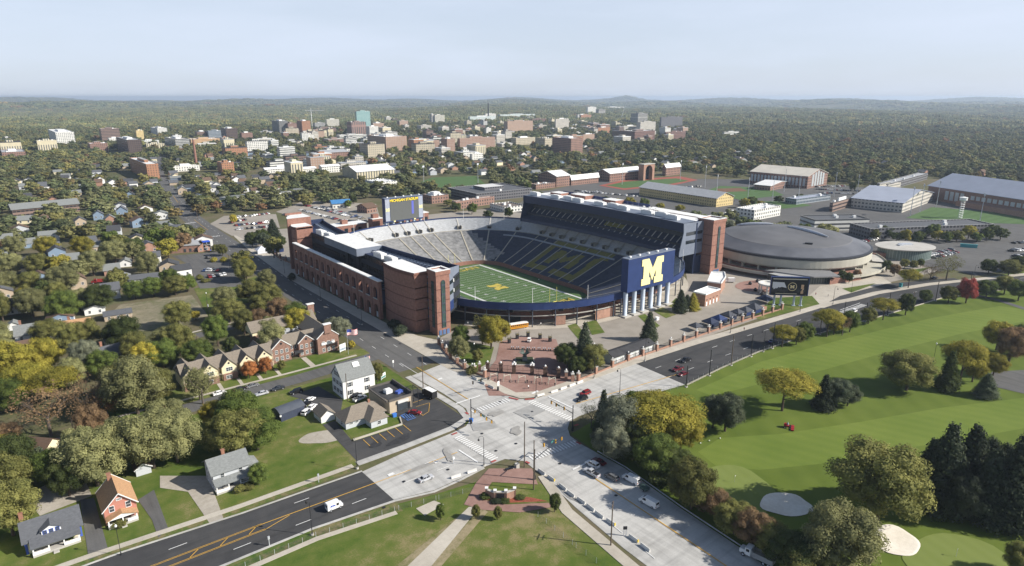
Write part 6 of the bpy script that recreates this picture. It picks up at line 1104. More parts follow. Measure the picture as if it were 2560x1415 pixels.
def pole(lbl, q, h=12, arm=True, tr_=False, rz=0):
    t = thing('utility_pole', lbl, 'utility pole', at(*q), rz, 'wooden utility poles'); s = h / 12; link('pole', PO, t).scale = (1, 1, s)
    if arm: link('crossarm', PX, t).location.z = h - 12
    if tr_: link('transformer', TF, t).location.z = h - 12
pole('tall utility pole standing at the school corner of the crossing', (1311, 1168), 15.2, False); pole('utility pole right of the stone bench at the school corner', (1334, 1225), 15.8, False); pole('utility pole at the kerb behind the dark box truck', (1058, 970), 13, True, False, 1.2); pole('utility pole hung with plants in front of the tall white house', (869, 1003), 11, False); pole('utility pole with crossarm among trees behind the terraced houses', (500, 905), 12, True, False, .3); pole('utility pole carrying a transformer behind the terraced houses', (548, 868), 11, False, True); pole('utility pole with a white transformer above the worn parking field', (524, 808), 12, False, True); pole('thin utility pole by the white bungalow deck', (234, 775), 9, False); pole('utility pole on the school lawn side of the south road with a white crossarm', (1527, 1364), 12.6, True, False, .6); pole('utility pole standing among bare trees at the left', (192, 1120), 10, False); pole('utility pole at the avenue crossing near the white low building', (452, 533), 12, True, False, .2); pole('utility pole beside the road opposite the low white building', (494, 548), 10, True)
for i, x in enumerate([-56, -40, -24, -9, 7, 24, 41, 58, 76, 95, 118, 142, 168]):
    yy = np.interp(x, [p[0] for p in ebr], [p[1] for p in ebr]) - 1.6; t = thing('dark_pole', 'tall dark pole in the row along the golf course kerb, %s from the left' % ORD[i], 'pole', (x, yy, 0), 0, 'dark poles along the golf course'); MB().tube((0, 0, 0), (0, 0, 9 + (i * 7 % 5) * 1.1), .2, .15, 7).build('shaft', WOOD if i % 4 == 2 else DARK, t); MB().bb(-.5, .5, -.5, .5, 0, .25).build('footing', CONC, t)
# traffic signals on mast arms
SIG = MB().bb(-.2, .2, -.16, .16, -1.1, 0)
SGM = SIG.mesh('signal_head', mat('signal_yellow', (.60, .32, .03), .5, .05)); SGB = MB().bb(-.26, .26, .17, .2, -1.2, .1)
for k in range(3): SGB.tube((0, .16, -.2 - .34 * k), (0, .28, -.2 - .34 * k), .13, .13, 8)
SBM = SGB.mesh('signal_lens', DARK)
def signal(lbl, base, heads, arm_z=6.4, h=9.4):
    p = at(*base); t = thing('traffic_signal', lbl, 'traffic signal', p, 0, 'traffic signals of the crossing'); MB().tube((0, 0, 0), (0, 0, h), .2, .14, 8).build('pole', DARK, t); e = at(*heads[-1], arm_z) - p; MB().tube((0, 0, arm_z), (e.x * 1.04, e.y * 1.04, arm_z), .13, .07, 7).build('mast_arm', DARK, t); a = math.atan2(e.y, e.x)
    for q in heads: d = at(*q, arm_z) - p; s = d.length / Vector((e.x, e.y, arm_z)).length; o = link('signal_head', SGM, t, (d.x, d.y, arm_z - .05)); o.rotation_euler.z = a; c = link('signal_lens', SBM, o)
    m = (at(*heads[0], arm_z) + at(*heads[-1], arm_z)) / 2 - p; MB().box((m.x, m.y, arm_z - .45), (2, .08, .5), a).build('street_sign', mat('sign_green', (.05, .2, .18), .6, .1), t); MB().bb(-.3, .3, -.25, .25, 0, 1.5).build('cabinet', DARK, t)
signal('signal mast at the car park corner by the bright blue bin', (1178, 1060), [(1187, 1024), (1202, 1033), (1216, 1043), (1229, 1050)]); signal('signal mast at the golf course corner', (1431, 1077), [(1411, 1017), (1391, 1008), (1379, 1002)]); signal('signal mast at the school corner pointing to the golf course', (1336, 1200), [(1360, 1108), (1389, 1099), (1404, 1092)], 6.8, 10); signal('signal mast at the plaza corner carrying a white notice', (1245, 977), [(1220, 941), (1202, 947), (1182, 953)])
for o in list(THINGS):
    if o['label'].endswith('white notice'): MB().bb(-.5, .5, -.3, -.2, 2.2, 4).build('notice', W_WHITE, o)
# concrete barriers
JB = MB(); P = [(-.3, 0), (.3, 0), (.3, .1), (.12, .4), (.09, .85), (-.09, .85), (-.12, .4), (-.3, .1)]; JB.add([(x, y, z) for x in (-1.55, 1.55) for y, z in P], [tuple(range(8))[::-1], tuple(range(8, 16))] + [(i, (i + 1) % 8, 8 + (i + 1) % 8, 8 + i) for i in range(8)]); JBM = JB.mesh('concrete_barrier', mat('barrier_concrete', (.62, .61, .58), .85, .08, .6)); YE = MB().bb(1.4, 1.58, -.2, .2, .1, .9).mesh('yellow_end', mat('barrier_yellow', (.7, .5, .05), .6, .05))
for grp, Q, r in (('the school sidewalk by the south road', [(1354, 1182), (1378, 1198), (1407, 1220), (1427, 1237), (1453, 1254), (1476, 1271), (1498, 1289), (1527, 1308), (1584, 1349), (1613, 1371)], None), ('the boulevard pavement right of the plaza', [(1352, 989), (1386, 980), (1409, 972), (1431, 964), (1450, 957)], 0), ('the avenue kerb left of the plaza', [(1187, 947), (1206, 958), (1228, 969)], None), ('the south kerb near the silver sedan', [(1140, 1193), (1180, 1180)], None)):
    for i, q in enumerate(Q):
        n, m = at(*Q[min(i + 1, len(Q) - 1)]), at(*Q[max(0, i - 1)]); e = n - m; o = link('concrete_barrier', JBM, None, at(*q, .14), math.atan2(e.y, e.x)); tag(o, 'white concrete barrier along %s, %s from the left' % (grp, ORD[i]), 'barrier', 'concrete barriers at the crossing')
        if grp.startswith('the school') and i in (1, 7, 8): link('yellow_end', YE, o)
# guard rail, chain link fences
b = MB(); Q = px((1490, 1134), (1560, 1174), (1700, 1274), (1850, 1374), (1900, 1408))
t = thing('guard_rail', 'low steel guard rail along the south road below the trees', 'guard rail', (0, 0, 0))
for a, c in zip(Q, Q[1:]): b.tube(a + Vector((.6, 0, .7)), c + Vector((.6, 0, .7)), .16, .16, 4)
b.build('rail', STEEL, t); n = 0
for a, c in zip(Q, Q[1:]):
    for k in range(int((c - a).length / 4)): p = a.lerp(c, k * 4 / (c - a).length) + Vector((.7, 0, 0)); MB().bb(p.x - .08, p.x + .08, p.y - .08, p.y + .08, 0, .75).build('post', WOOD, t)
MESHM = mat('chain_link', (.12, .125, .12), .6, .1)
def chain(lbl, Q, h=1.5, gap=3.5):
    t = thing('chain_link_fence', lbl, 'fence', (0, 0, 0)); b = MB(); Q = [Vector((q[0], q[1], 0)) for q in Q]
    for a, c in zip(Q, Q[1:]):
        for z in (.15, .5, .85, 1.2, h): b.tube(a + Vector((0, 0, z)), c + Vector((0, 0, z)), .018, .018, 3)
        n = int((c - a).length / .8)
        for k in range(n): p = a.lerp(c, k / n); b.tube(p, p + Vector((0, 0, h)), .012, .012, 3)
    b.build('mesh', MESHM, t); pm = MB().tube((0, 0, 0), (0, 0, h + .1), .05, .05, 5).mesh('post', STEEL)
    for a, c in zip(Q, Q[1:]):
        for k in range(int((c - a).length / gap) + 1): link('post', pm, t, a.lerp(c, min(1, k * gap / (c - a).length)))
chain('thin chain link fence along the school side of the boulevard', [(-330, -191), (-224, -190.4), (-203, -190.1), (-181, -193.2), (-170, -196), (-160, -198.6)]); chain('chain link fence beside the dark boulevard at the golf course', [at(1640, 985)] + [(p[0], p[1] - 1.4) for p in ebr[:4]], 2.2); chain('green chain link fence across the school lawn', [at(1345, 1292), at(1440, 1370), at(1500, 1415)], 1.5)
# flags, golf pieces, people
def flagpole(lbl, q, h, s):
    t = thing('flag_pole', lbl, 'flag pole', at(*q)); MB().tube((0, 0, 0), (0, 0, h), .08, .05, 6).build('pole', STEEL, t); F = [mat('flag_red', (.45, .03, .04), .8, 0), W_WHITE, mat('flag_blue', (.03, .05, .22), .8, 0)]; b = MB(); L_, H_ = s * 1.9, s; n = 12
    yy = lambda u: .22 * s * math.sin(u * 7)
    for r in range(13):
        for k in range(n):
            u0, u1 = k / n, (k + 1) / n; z0, z1 = h - .2 - H_ * (r + 1) / 13, h - .2 - H_ * r / 13; m = 2 if r < 7 and u1 <= .42 else r % 2; dz = lambda u: -.25 * s * u
            b.add([(.1 + L_ * u0, yy(u0), z0 + dz(u0)), (.1 + L_ * u1, yy(u1), z0 + dz(u1)), (.1 + L_ * u1, yy(u1), z1 + dz(u1)), (.1 + L_ * u0, yy(u0), z1 + dz(u0))], [(0, 1, 2, 3)], m)
    b.build('flag', F, t)
flagpole('flag pole flying a striped flag on the lawn before the brick building', (871, 886), 11.5, 2.6); flagpole('small striped flag on a short pole at the street corner', (912, 908), 3.2, 1.3)
for l, q, c in (('golf flag stick on the upper putting green', (1836, 1206), YP), ('golf flag stick on the lower putting green', (2390, 1392), YP)):
    t = thing('golf_flag', l, 'golf flag', at(*q)); MB().tube((0, 0, 0), (0, 0, 2.3), .04, .04, 5).build('stick', W_WHITE, t); MB().add([(0, 0, 2.3), (.6, .05, 2.1), (0, 0, 1.9)], [(0, 1, 2)]).build('pennant', W_WHITE, t)
tm = MB().lathe([(.02, 0), (.2, .1), (.24, .25), (.16, .4), (.02, .46)], n=8).mesh('tee_marker', W_WHITE)
for i, q in enumerate(((1701, 1124), (1728, 1116), (1751, 1109), (1773, 1103), (1800, 1097))): tag(link('tee_marker', tm, None, at(*q, .1)), 'small white marker on the fairway grass, %s from the left of five' % ORD[i], 'marker', 'white markers on the golf grass')
def person_mesh(top, leg):
    me = bpy.data.meshes.new('person'); V = [(0, 0, .95), (0, 0, 1.2), (0, 0, 1.42), (0, 0, 1.52), (0, 0, 1.66), (.1, 0, .9), (.13, .06, .5), (.14, 0, .08), (.15, -.1, .04), (-.1, 0, .9), (-.13, -.06, .5), (-.14, .04, .08), (-.15, -.06, .04), (.2, 0, 1.4), (.27, .03, 1.1), (.26, -.08, .86), (-.2, 0, 1.4), (-.27, -.02, 1.1), (-.26, -.1, .86)]
    E_ = [(0, 1), (1, 2), (2, 3), (3, 4), (0, 5), (5, 6), (6, 7), (7, 8), (0, 9), (9, 10), (10, 11), (11, 12), (2, 13), (13, 14), (14, 15), (2, 16), (16, 17), (17, 18)]; me.from_pydata(V, E_, []); o = bpy.data.objects.new('person', me); COL.objects.link(o); sm = o.modifiers.new('s', 'SKIN'); R = [.16, .17, .17, .06, .115, .1, .075, .05, .05, .1, .075, .05, .05, .075, .055, .04, .075, .055, .04]
    for v, r in zip(me.skin_vertices[0].data, R): v.radius = (r, r * (.75 if r > .15 else 1))
    me.skin_vertices[0].data[0].use_root = True; ss = o.modifiers.new('u', 'SUBSURF'); ss.levels = ss.render_levels = 1; dg = bpy.context.evaluated_depsgraph_get(); m2 = bpy.data.meshes.new_from_object(o.evaluated_get(dg)); bpy.data.objects.remove(o); m2.materials.clear()
    for m in (top, leg, mat('skin', (.45, .28, .2), .7, .05)): m2.materials.append(m)
    for f in m2.polygons: f.material_index = 2 if f.center.z > 1.5 else (0 if f.center.z > .9 else 1)
    return m2
DN = mat('denim', (.04, .05, .08), .8, .1); PM = [person_mesh(W_WHITE, DARK), person_mesh(DARK, DN), person_mesh(mat('shirt_red', (.3, .05, .04), .8, .1), DN)]
for l, q, k in (('person in a white shirt walking on the brick plaza below the entry frames', (1321, 972), 0), ('person in dark clothes standing at the right side of the brick plaza', (1387, 966), 1), ('person in dark clothes by the barrier near the entry frames', (1318, 958), 1), ('person in white shirt standing by the stadium gate under the navy parapet', (1170, 812), 0), ('person in a red shirt on the pavement beside the arena', (2039, 738), 2), ('person in dark clothes walking on the arena plaza', (2070, 742), 1), ('person in white on the field side under the yellow seats', None, 0), ('person in dark clothes by the gate columns, left of two', (1345, 814), 1), ('person in white by the gate columns, right of two', (1352, 814), 0), ('person in red crossing near the tents', (1860, 826), 2)):
    o = link('person', PM[k], None, at(*q, .06) if q else (31, -6, FZ + .05)); o.rotation_euler.z = rc.uniform(0, 6); tag(o, l, 'person')
# light masts of the sports grounds
MST = MB().tube((0, 0, 0), (0, 0, 26), .35, .18, 6).mesh('mast', STEEL); MHD = MB().bb(-2.4, 2.4, -.2, .2, 25, 27.2).mesh('lamp_panel', mat('lamp_panel', (.5, .52, .55), .5, .1))
for i, q in enumerate(((1762, 470), (1790, 500), (1868, 510), (1930, 505), (1960, 480), (1995, 505), (2085, 492), (2140, 500), (2275, 540), (2300, 530), (2448, 560), (2340, 520), (1060, 470), (1195, 462), (1555, 462), (1700, 452))):
    t = thing('light_mast', 'tall floodlight mast over the sports grounds, %s from the left' % ORD[sorted([1762, 1790, 1868, 1930, 1960, 1995, 2085, 2140, 2275, 2300, 2448, 2340, 1060, 1195, 1555, 1700]).index(q[0])], 'light mast', at(*q), .5, 'floodlight masts of the sports grounds'); link('mast', MST, t); link('lamp_panel', MHD, t)
t = thing('camera_tower', 'white lattice tower with a round cabin at the practice field edge', 'tower', at(2400, 546)); b = MB()
for x in (-1.3, 1.3):
    for y in (-1.3, 1.3): b.tube((x, y, 0), (x, y, 16), .12, .12, 4)
for k in range(8): b.bb(-1.4, 1.4, -1.4, 1.4, 1 + k * 2, 1.3 + k * 2)
b.build('lattice', W_WHITE, t); MB().lathe([(1.6, 16), (3.2, 17), (3.2, 19.2), (3.6, 19.4), (.1, 20.2)], n=12).build('cabin', W_WHITE, t)
# ------------------------------------------------------------------ trees
def leafmat(name, ca, cb, cc=None, trans=.32, inst=False):
    if name in MATS: return MATS[name]
    m, t, b, L = nodes(name); out = [n for n in t.nodes if n.type == 'OUTPUT_MATERIAL'][0]; b.inputs['Roughness'].default_value = .75; b.inputs['Specular IOR Level'].default_value = .15
    at_ = t.nodes.new('ShaderNodeAttribute'); at_.attribute_name = 'tone'; oi = t.nodes.new('ShaderNodeObjectInfo'); g = t.nodes.new('ShaderNodeNewGeometry')
    n = t.nodes.new('ShaderNodeTexNoise'); n.inputs['Scale'].default_value = .45; n.inputs['Detail'].default_value = 3; L(g.outputs['Position'], n.inputs['Vector'])
    k = t.nodes.new('ShaderNodeMath'); k.operation = 'MULTIPLY_ADD'; k.inputs[1].default_value = .55; L(at_.outputs['Fac'], k.inputs[0]); h = t.nodes.new('ShaderNodeMath'); h.operation = 'MULTIPLY'; h.inputs[1].default_value = .45; L(n.outputs[0], h.inputs[0]); L(h.outputs[0], k.inputs[2])
    r = t.nodes.new('ShaderNodeValToRGB'); e = r.color_ramp.elements; e[0].position = .2; e[1].position = .8; e[0].color = (*ca, 1); e[1].color = (*cb, 1)
    if cc: q = e.new(.5); q.color = (*cc, 1)
    L(k.outputs[0], r.inputs[0]); hs = t.nodes.new('ShaderNodeHueSaturation'); L(r.outputs[0], hs.inputs['Color'])
    v = t.nodes.new('ShaderNodeMapRange'); v.inputs[3].default_value = .75; v.inputs[4].default_value = 1.25; L(oi.outputs['Random'], v.inputs[0]); L(v.outputs[0], hs.inputs['Value']); colout = hs.outputs[0]
    if inst:          # a mixed wood: every tree takes its own autumn colour
        wn = t.nodes.new('ShaderNodeTexWhiteNoise'); wn.noise_dimensions = '1D'; L(oi.outputs['Random'], wn.inputs['W']); rr = t.nodes.new('ShaderNodeValToRGB'); rr.color_ramp.interpolation = 'CONSTANT'; E_ = rr.color_ramp.elements
        C = [(0, (.62, .74, .62)), (.22, (.85, .88, .75)), (.40, (1, 1.02, .85)), (.60, (1.18, 1.12, .7)), (.76, (.78, .95, .7)), (.88, (1.4, 1.25, .65)), (.955, (1.35, 1.0, .68)), (.985, (1.4, .72, .6))]
        while len(E_) < len(C): E_.new(.5)
        for i, (p, c) in enumerate(C): E_[i].position = p; E_[i].color = (*c, 1)
        mm = t.nodes.new('ShaderNodeMix'); mm.data_type = 'RGBA'; mm.blend_type = 'MULTIPLY'; mm.inputs[0].default_value = 1; L(wn.outputs['Value'], rr.inputs[0]); L(colout, mm.inputs[6]); L(rr.outputs[0], mm.inputs[7]); mm.clamp_result = False; colout = mm.outputs[2]
    if inst:          # and whole stands differ
        n2 = t.nodes.new('ShaderNodeTexNoise'); n2.inputs['Scale'].default_value = .006; n2.inputs['Detail'].default_value = 3; L(g.outputs['Position'], n2.inputs['Vector']); v2 = t.nodes.new('ShaderNodeMapRange'); v2.inputs[1].default_value = .3; v2.inputs[2].default_value = .7; v2.inputs[3].default_value = .68; v2.inputs[4].default_value = 1.25; L(n2.outputs[0], v2.inputs[0]); h2 = t.nodes.new('ShaderNodeHueSaturation'); L(v2.outputs[0], h2.inputs['Value']); h2.inputs['Saturation'].default_value = .86; L(colout, h2.inputs['Color']); colout = h2.outputs[0]
    L(colout, b.inputs['Base Color'])
    if trans: tr = t.nodes.new('ShaderNodeBsdfTranslucent'); L(colout, tr.inputs['Color']); ms = t.nodes.new('ShaderNodeMixShader'); ms.inputs[0].default_value = trans; L(b.outputs[0], ms.inputs[1]); L(tr.outputs[0], ms.inputs[2]); L(ms.outputs[0], out.inputs[0])
    MATS[name] = m; return m
LF = dict(green=leafmat('leaf_green', (0.070, 0.105, 0.025), (0.175, 0.217, 0.050)), dark=leafmat('leaf_dark', (0.048, 0.070, 0.022), (0.119, 0.140, 0.042)), olive=leafmat('leaf_olive', (0.112, 0.120, 0.036), (0.259, 0.249, 0.078)), pale=leafmat('leaf_pale', (0.161, 0.168, 0.073), (0.350, 0.343, 0.147)), honey=leafmat('leaf_honey', (0.175, 0.171, 0.028), (0.420, 0.357, 0.062)), yellow=leafmat('leaf_yellow', (0.280, 0.259, 0.042), (0.630, 0.504, 0.077)), orange=leafmat('leaf_orange', (0.280, 0.119, 0.042), (0.560, 0.238, 0.084)), red=leafmat('leaf_red', (0.224, 0.049, 0.042), (0.448, 0.105, 0.084)), rust=leafmat('leaf_rust', (0.154, 0.109, 0.063), (0.294, 0.189, 0.098)), grey=leafmat('leaf_grey_green', (0.119, 0.133, 0.091), (0.231, 0.238, 0.154)), fir=leafmat('fir_needles', (0.030, 0.042, 0.026), (0.085, 0.105, 0.058)), pine=leafmat('pine_needles', (0.063, 0.087, 0.053), (0.168, 0.189, 0.112)))
MIX = leafmat('mixed_leaf', (.105, .112, .048), (.25, .245, .105), None, .2, True)
def tree_mesh(name, seed, lobes, leaf, nq, kind='round', jit=.5, solid=.72):
    # crown of unit height; lobes are ellipsoids clothed with leaf-clump quads
    rr = np.random.default_rng(seed); V, F, T = [], [], []; LB = []
    if kind == 'round':
        LB.append((0, 0, .55, .26, .26, .33))
        for i in range(lobes):
            a = i * 2.4 + rr.uniform(-.4, .4); c_ = -.85 + 1.8 * ((i + .5) / lobes) ; c_ = min(.97, c_); d = .31 * math.sqrt(1 - c_ * c_) * rr.uniform(.75, 1.15); z = .54 + .34 * c_ * rr.uniform(.85, 1.1); s = rr.uniform(.075, .15); LB.append((d * math.cos(a), d * math.sin(a), z, s, s, s * rr.uniform(.8, 1.15)))
    elif kind == 'spread':
        for i in range(lobes):
            a = i * 2.4 + rr.uniform(-.4, .4); d = .40 * math.sqrt((i + .5) / lobes); z = .80 - 1.3 * d * d + rr.uniform(-.10, .05); s = rr.uniform(.12, .19); LB.append((d * math.cos(a), d * math.sin(a), z, s, s, s * .55))
    elif kind == 'cone':
        for i in range(lobes):
            z = .08 + .9 * i / lobes; R_ = .46 * (1 - z) ** .85 + .02
            for k in range(6): a = k * 1.047 + i * .7 + rr.uniform(-.2, .2); d = R_ * .62 * rr.uniform(.8, 1.15); LB.append((d * math.cos(a), d * math.sin(a), z - .02, R_ * .38 + .02, R_ * .38 + .02, .035 + R_ * .12))
    elif kind == 'sparse':
        for i in range(lobes): a = i * 2.4; z = .35 + .6 * rr.random(); d = .34 * rr.random() ** .5; s = rr.uniform(.05, .11); LB.append((d * math.cos(a), d * math.sin(a), z, s, s, s))
    elif kind == 'shrub':
        for i in range(lobes): a = i * 2.4; d = .36 * math.sqrt(i / lobes); z = .5 - .5 * d + rr.uniform(-.1, .1); s = rr.uniform(.2, .3); LB.append((d * math.cos(a), d * math.sin(a), z, s, s, s * 1.2))
    ico = []
    bmx = bmesh.new(); bmesh.ops.create_icosphere(bmx, subdivisions=1, radius=1); IV = np.array([v.co for v in bmx.verts]); IF = [[v.index for v in f.verts] for f in bmx.faces]; bmx.free()
    wts = np.array([l[3] * l[4] for l in LB]); wts /= wts.sum(); W_ = wts * nq
    for l, wq in zip(LB, W_):
        c, r = np.array(l[:3]), np.array(l[3:]); tl = rr.random()
        if solid and kind != 'sparse':
            o = len(V); dsp = 1 + rr.uniform(-.18, .12, len(IV)); V += list(c + IV * r * solid * dsp[:, None]); F += [[o + i for i in f] for f in IF]; T += [tl * .6 + .1] * len(IF)
        for q in range(max(3, int(wq))):
            d = rr.normal(size=3); d /= np.linalg.norm(d)
            if d[2] < -.35 and rr.random() < .6: d[2] = -d[2]
            p = c + d * r * rr.uniform(.78, 1.12); nrm = d / r; nrm /= np.linalg.norm(nrm); nrm = nrm + rr.normal(size=3) * jit * .6; nrm /= np.linalg.norm(nrm)
            u = np.cross(nrm, [0, 0, 1.]); u = u / (np.linalg.norm(u) + 1e-6); w = np.cross(nrm, u); s = leaf * rr.uniform(.6, 1.3); a = rr.uniform(0, 6.28); u, w = u * math.cos(a) + w * math.sin(a), w * math.cos(a) - u * math.sin(a); o = len(V)
            V += [p - u * s - w * s * .6, p + u * s * .9 - w * s * .7, p + u * s * 1.1 + w * s * .6, p - u * s * .8 + w * s * .8]; F.append([o, o + 1, o + 2, o + 3]); T.append(min(1, max(0, tl * .7 + rr.random() * .3)))
    me = bpy.data.meshes.new(name); me.from_pydata([tuple(map(float, v)) for v in V], [], F); a = me.attributes.new('tone', 'FLOAT', 'FACE'); a.data.foreach_set('value', np.array(T, dtype=np.float32)); me.materials.append(MIX); me.update(); return me
def trunk_mesh(seed, spread=.25, top=.6, r=.028):
    rr = random.Random(seed); b = MB(); b.tube((0, 0, 0), (0, 0, .3), r, r * .75, 7).tube((0, 0, .3), (.02, .01, top), r * .75, r * .35, 6)
    for i in range(5): a = i * 1.3 + rr.random(); z = .26 + i * .05; b.tube((0, 0, z), (spread * math.cos(a), spread * math.sin(a), z + .22), r * .5, r * .15, 5)
    return b.mesh('trunk', BARK)
CR = dict(round=[tree_mesh('crown', s, 38, .0088, 17000, solid=.72) for s in (1, 2, 3, 4, 5)], spread=[tree_mesh('crown', s, 44, .0085, 16000, 'spread', solid=.55) for s in (11, 12)], cone=[tree_mesh('crown', s, 17, .014, 7000, 'cone', .6, .6) for s in (21, 22)], sparse=[tree_mesh('crown', s, 60, .009, 2600, 'sparse', 1.2, 0) for s in (31, 32)], shrub=[tree_mesh('crown', s, 10, .03, 2500, 'shrub') for s in (41, 42)], mid=[tree_mesh('crown', s, 16, .026, 2000) for s in (51, 52, 53, 54)])
TRK = [trunk_mesh(1), trunk_mesh(2)]; TRS = [trunk_mesh(5, .34, .7, .024)]; TRC = [MB().tube((0, 0, 0), (0, 0, .9), .022, .005, 6).mesh('trunk', BARK)]
tb = MB(); r5 = random.Random(3); tb.tube((0, 0, 0), (0, 0, .4), .028, .018, 6)
def twig(p, d, l, r, k):
    q = p + d * l; tb.tube(p, q, r, r * .55, 4, cap=False)
    if k:
        for _ in range(3): e = (d + Vector((r5.uniform(-.7, .7), r5.uniform(-.7, .7), r5.uniform(-.15, .45)))).normalized(); twig(q, e, l * .72, r * .5, k - 1)
for i in range(5): twig(Vector((0, 0, .3 + .04 * i)), Vector((math.cos(i * 1.3), math.sin(i * 1.3), 1.0)).normalized(), .2, .013, 3)
TRB = [tb.mesh('trunk', mat('bare_bark', (.11, .09, .075), .95, .2, 3))]
NT = [0]; rt = random.Random(5); TREES = []
WORD = dict(green='green', dark='dark green', olive='olive green', pale='pale green', honey='yellow green', yellow='bright yellow', orange='orange', red='dark red', rust='rust brown', grey='grey green', fir='very dark', pine='grey needled')
SHAPE = dict(round='leafy tree', spread='spreading tree', cone='conifer', sparse='nearly bare tree', shrub='shrub', mid='leafy tree')
NAME = dict(round='leafy_tree', spread='spreading_tree', cone='conifer', sparse='bare_tree', shrub='shrub', mid='leafy_tree')
def tree(p, h, r, kind='round', col='olive', z0=0.0, grp=None):
    NT[0] += 1; i = NT[0]; t = thing(NAME[kind], '', 'shrub' if kind == 'shrub' else 'tree', (p[0], p[1], z0), rt.uniform(0, 6.28), grp or 'trees of the streets and gardens'); w = {'round': .47, 'spread': .55, 'cone': .40, 'sparse': .40, 'shrub': .52, 'mid': .43}[kind]
    c = link('crown', CR[kind][i % len(CR[kind])], t); c.scale = (r / w, r / w, h); c.material_slots[0].link = 'OBJECT'; c.material_slots[0].material = LF[col]
    tk = {'round': TRK, 'mid': TRK, 'spread': TRS, 'cone': TRC, 'sparse': TRB, 'shrub': None}[kind]
    if tk: k = link('trunk', tk[i % len(tk)], t); k.scale = ((r / w + h) / 2,) * 2 + (h,)
    t['_k'] = (WORD[col] + ' ' + SHAPE[kind]); TREES.append((p[0], p[1], r, t)); return t
T = lambda x, y, *a, **k: tree(at(x, y), *a, **k)
G1, G2, G3 = 'trees on the golf course', 'trees along the golf course edge', 'trees round the stadium'
for a in ((1955, 1027, 17, 12, 'spread', 'honey'), (1812, 1078, 14, 7, 'round', 'pine'), (1782, 1070, 12, 5, 'round', 'pine'), (2056, 1022, 14, 4.2, 'cone', 'fir'), (2090, 1017, 11, 6, 'round', 'pine'), (2118, 1015, 9, 5, 'round', 'pine'), (2266, 976, 16, 11.5, 'round', 'olive'), (2398, 962, 21, 8.5, 'spread', 'honey'), (2366, 975, 17, 4.2, 'cone', 'dark'), (2430, 955, 13, 5, 'round', 'honey'), (2482, 940, 10, 5.5, 'round', 'honey'), (2462, 992, 10, 4.4, 'cone', 'pine'), (2522, 905, 16, 7.5, 'round', 'rust'), (2490, 875, 14, 7, 'round', 'honey'), (2548, 890, 15, 7, 'round', 'dark'), (2190, 1300, 23, 13.6, 'round', 'olive'), (2345, 1270, 27, 7.2, 'cone', 'fir'), (2310, 1250, 20, 5.5, 'cone', 'fir'), (2405, 1265, 26, 6.8, 'cone', 'fir'), (2455, 1300, 22, 6.5, 'cone', 'fir'), (2515, 1310, 25, 7.5, 'cone', 'fir'), (2570, 1290, 27, 8, 'cone', 'fir'), (2545, 1240, 23, 6.5, 'cone', 'fir'), (2470, 1240, 18, 7, 'round', 'fir'), (2390, 1300, 15, 6, 'round', 'fir'), (2085, 1425, 18, 10.4, 'round', 'pale'), (2545, 1440, 9, 4, 'round', 'olive')): T(*a, grp=G1)
for a in ((1655, 1110, 19, 14, 'spread', 'honey'), (1700, 1130, 14, 8, 'round', 'honey'), (1590, 1080, 15, 8, 'round', 'green'), (1550, 1110, 17, 9, 'round', 'grey'), (1530, 1150, 12, 7, 'round', 'grey'), (1600, 1140, 12, 7, 'round', 'dark'), (1506, 1085, 17, 3.4, 'cone', 'fir'), (1527, 1085, 15, 3.2, 'cone', 'fir'), (1478, 1070, 9, 4, 'sparse', 'grey'), (1640, 1185, 13, 8, 'round', 'green'), (1690, 1200, 10, 6, 'round', 'dark'), (1580, 1150, 9, 5, 'round', 'green'), (1728, 1272, 15, 7.5, 'round', 'olive'), (1700, 1250, 10, 5, 'round', 'olive'), (1790, 1290, 8, 5, 'round', 'rust'), (1835, 1335, 9, 6.5, 'round', 'olive'), (1880, 1365, 10, 6, 'round', 'rust'), (1930, 1390, 9, 6, 'round', 'olive'), (1975, 1425, 10, 7, 'round', 'dark'), (2010, 1440, 9, 7, 'round', 'olive'), (1620, 1170, 6, 4, 'shrub', 'dark'), (1660, 1208, 6, 4.5, 'shrub', 'dark'), (1760, 1268, 5, 4, 'shrub', 'rust'), (1545, 1142, 5, 4, 'shrub', 'dark'), (1820, 1305, 5, 4, 'shrub', 'olive'), (1500, 1112, 5, 3.4, 'shrub', 'grey'), (1955, 868, 12, 6.5, 'spread', 'honey'), (1990, 862, 9, 4.6, 'round', 'olive'), (2012, 850, 9, 4.6, 'round', 'green'), (2066, 842, 15, 8, 'spread', 'honey'), (2084, 836, 11, 5, 'round', 'honey'), (2105, 838, 9, 4, 'sparse', 'rust'), (2124, 830, 11, 5, 'round', 'green'), (2170, 810, 9, 4.6, 'round', 'olive'), (2207, 800, 13, 7.5, 'spread', 'honey'), (2263, 788, 12, 5, 'round', 'dark'), (2310, 757, 8, 4, 'round', 'dark'), (2370, 757, 10, 5.5, 'round', 'olive'), (2414, 758, 15, 5.6, 'round', 'red'), (2465, 742, 10, 6.5, 'round', 'green'), (2510, 735, 11, 7, 'round', 'olive'), (2545, 752, 12, 7, 'round', 'green'), (2270, 720, 13, 7, 'spread', 'honey'), (2325, 700, 9, 7, 'sparse', 'rust'), (2365, 700, 16, 8, 'sparse', 'olive'), (2470, 685, 10, 6, 'round', 'dark'), (2520, 690, 11, 8, 'round', 'olive'), (2550, 680, 11, 8, 'round', 'dark')): T(*a, grp=G2)
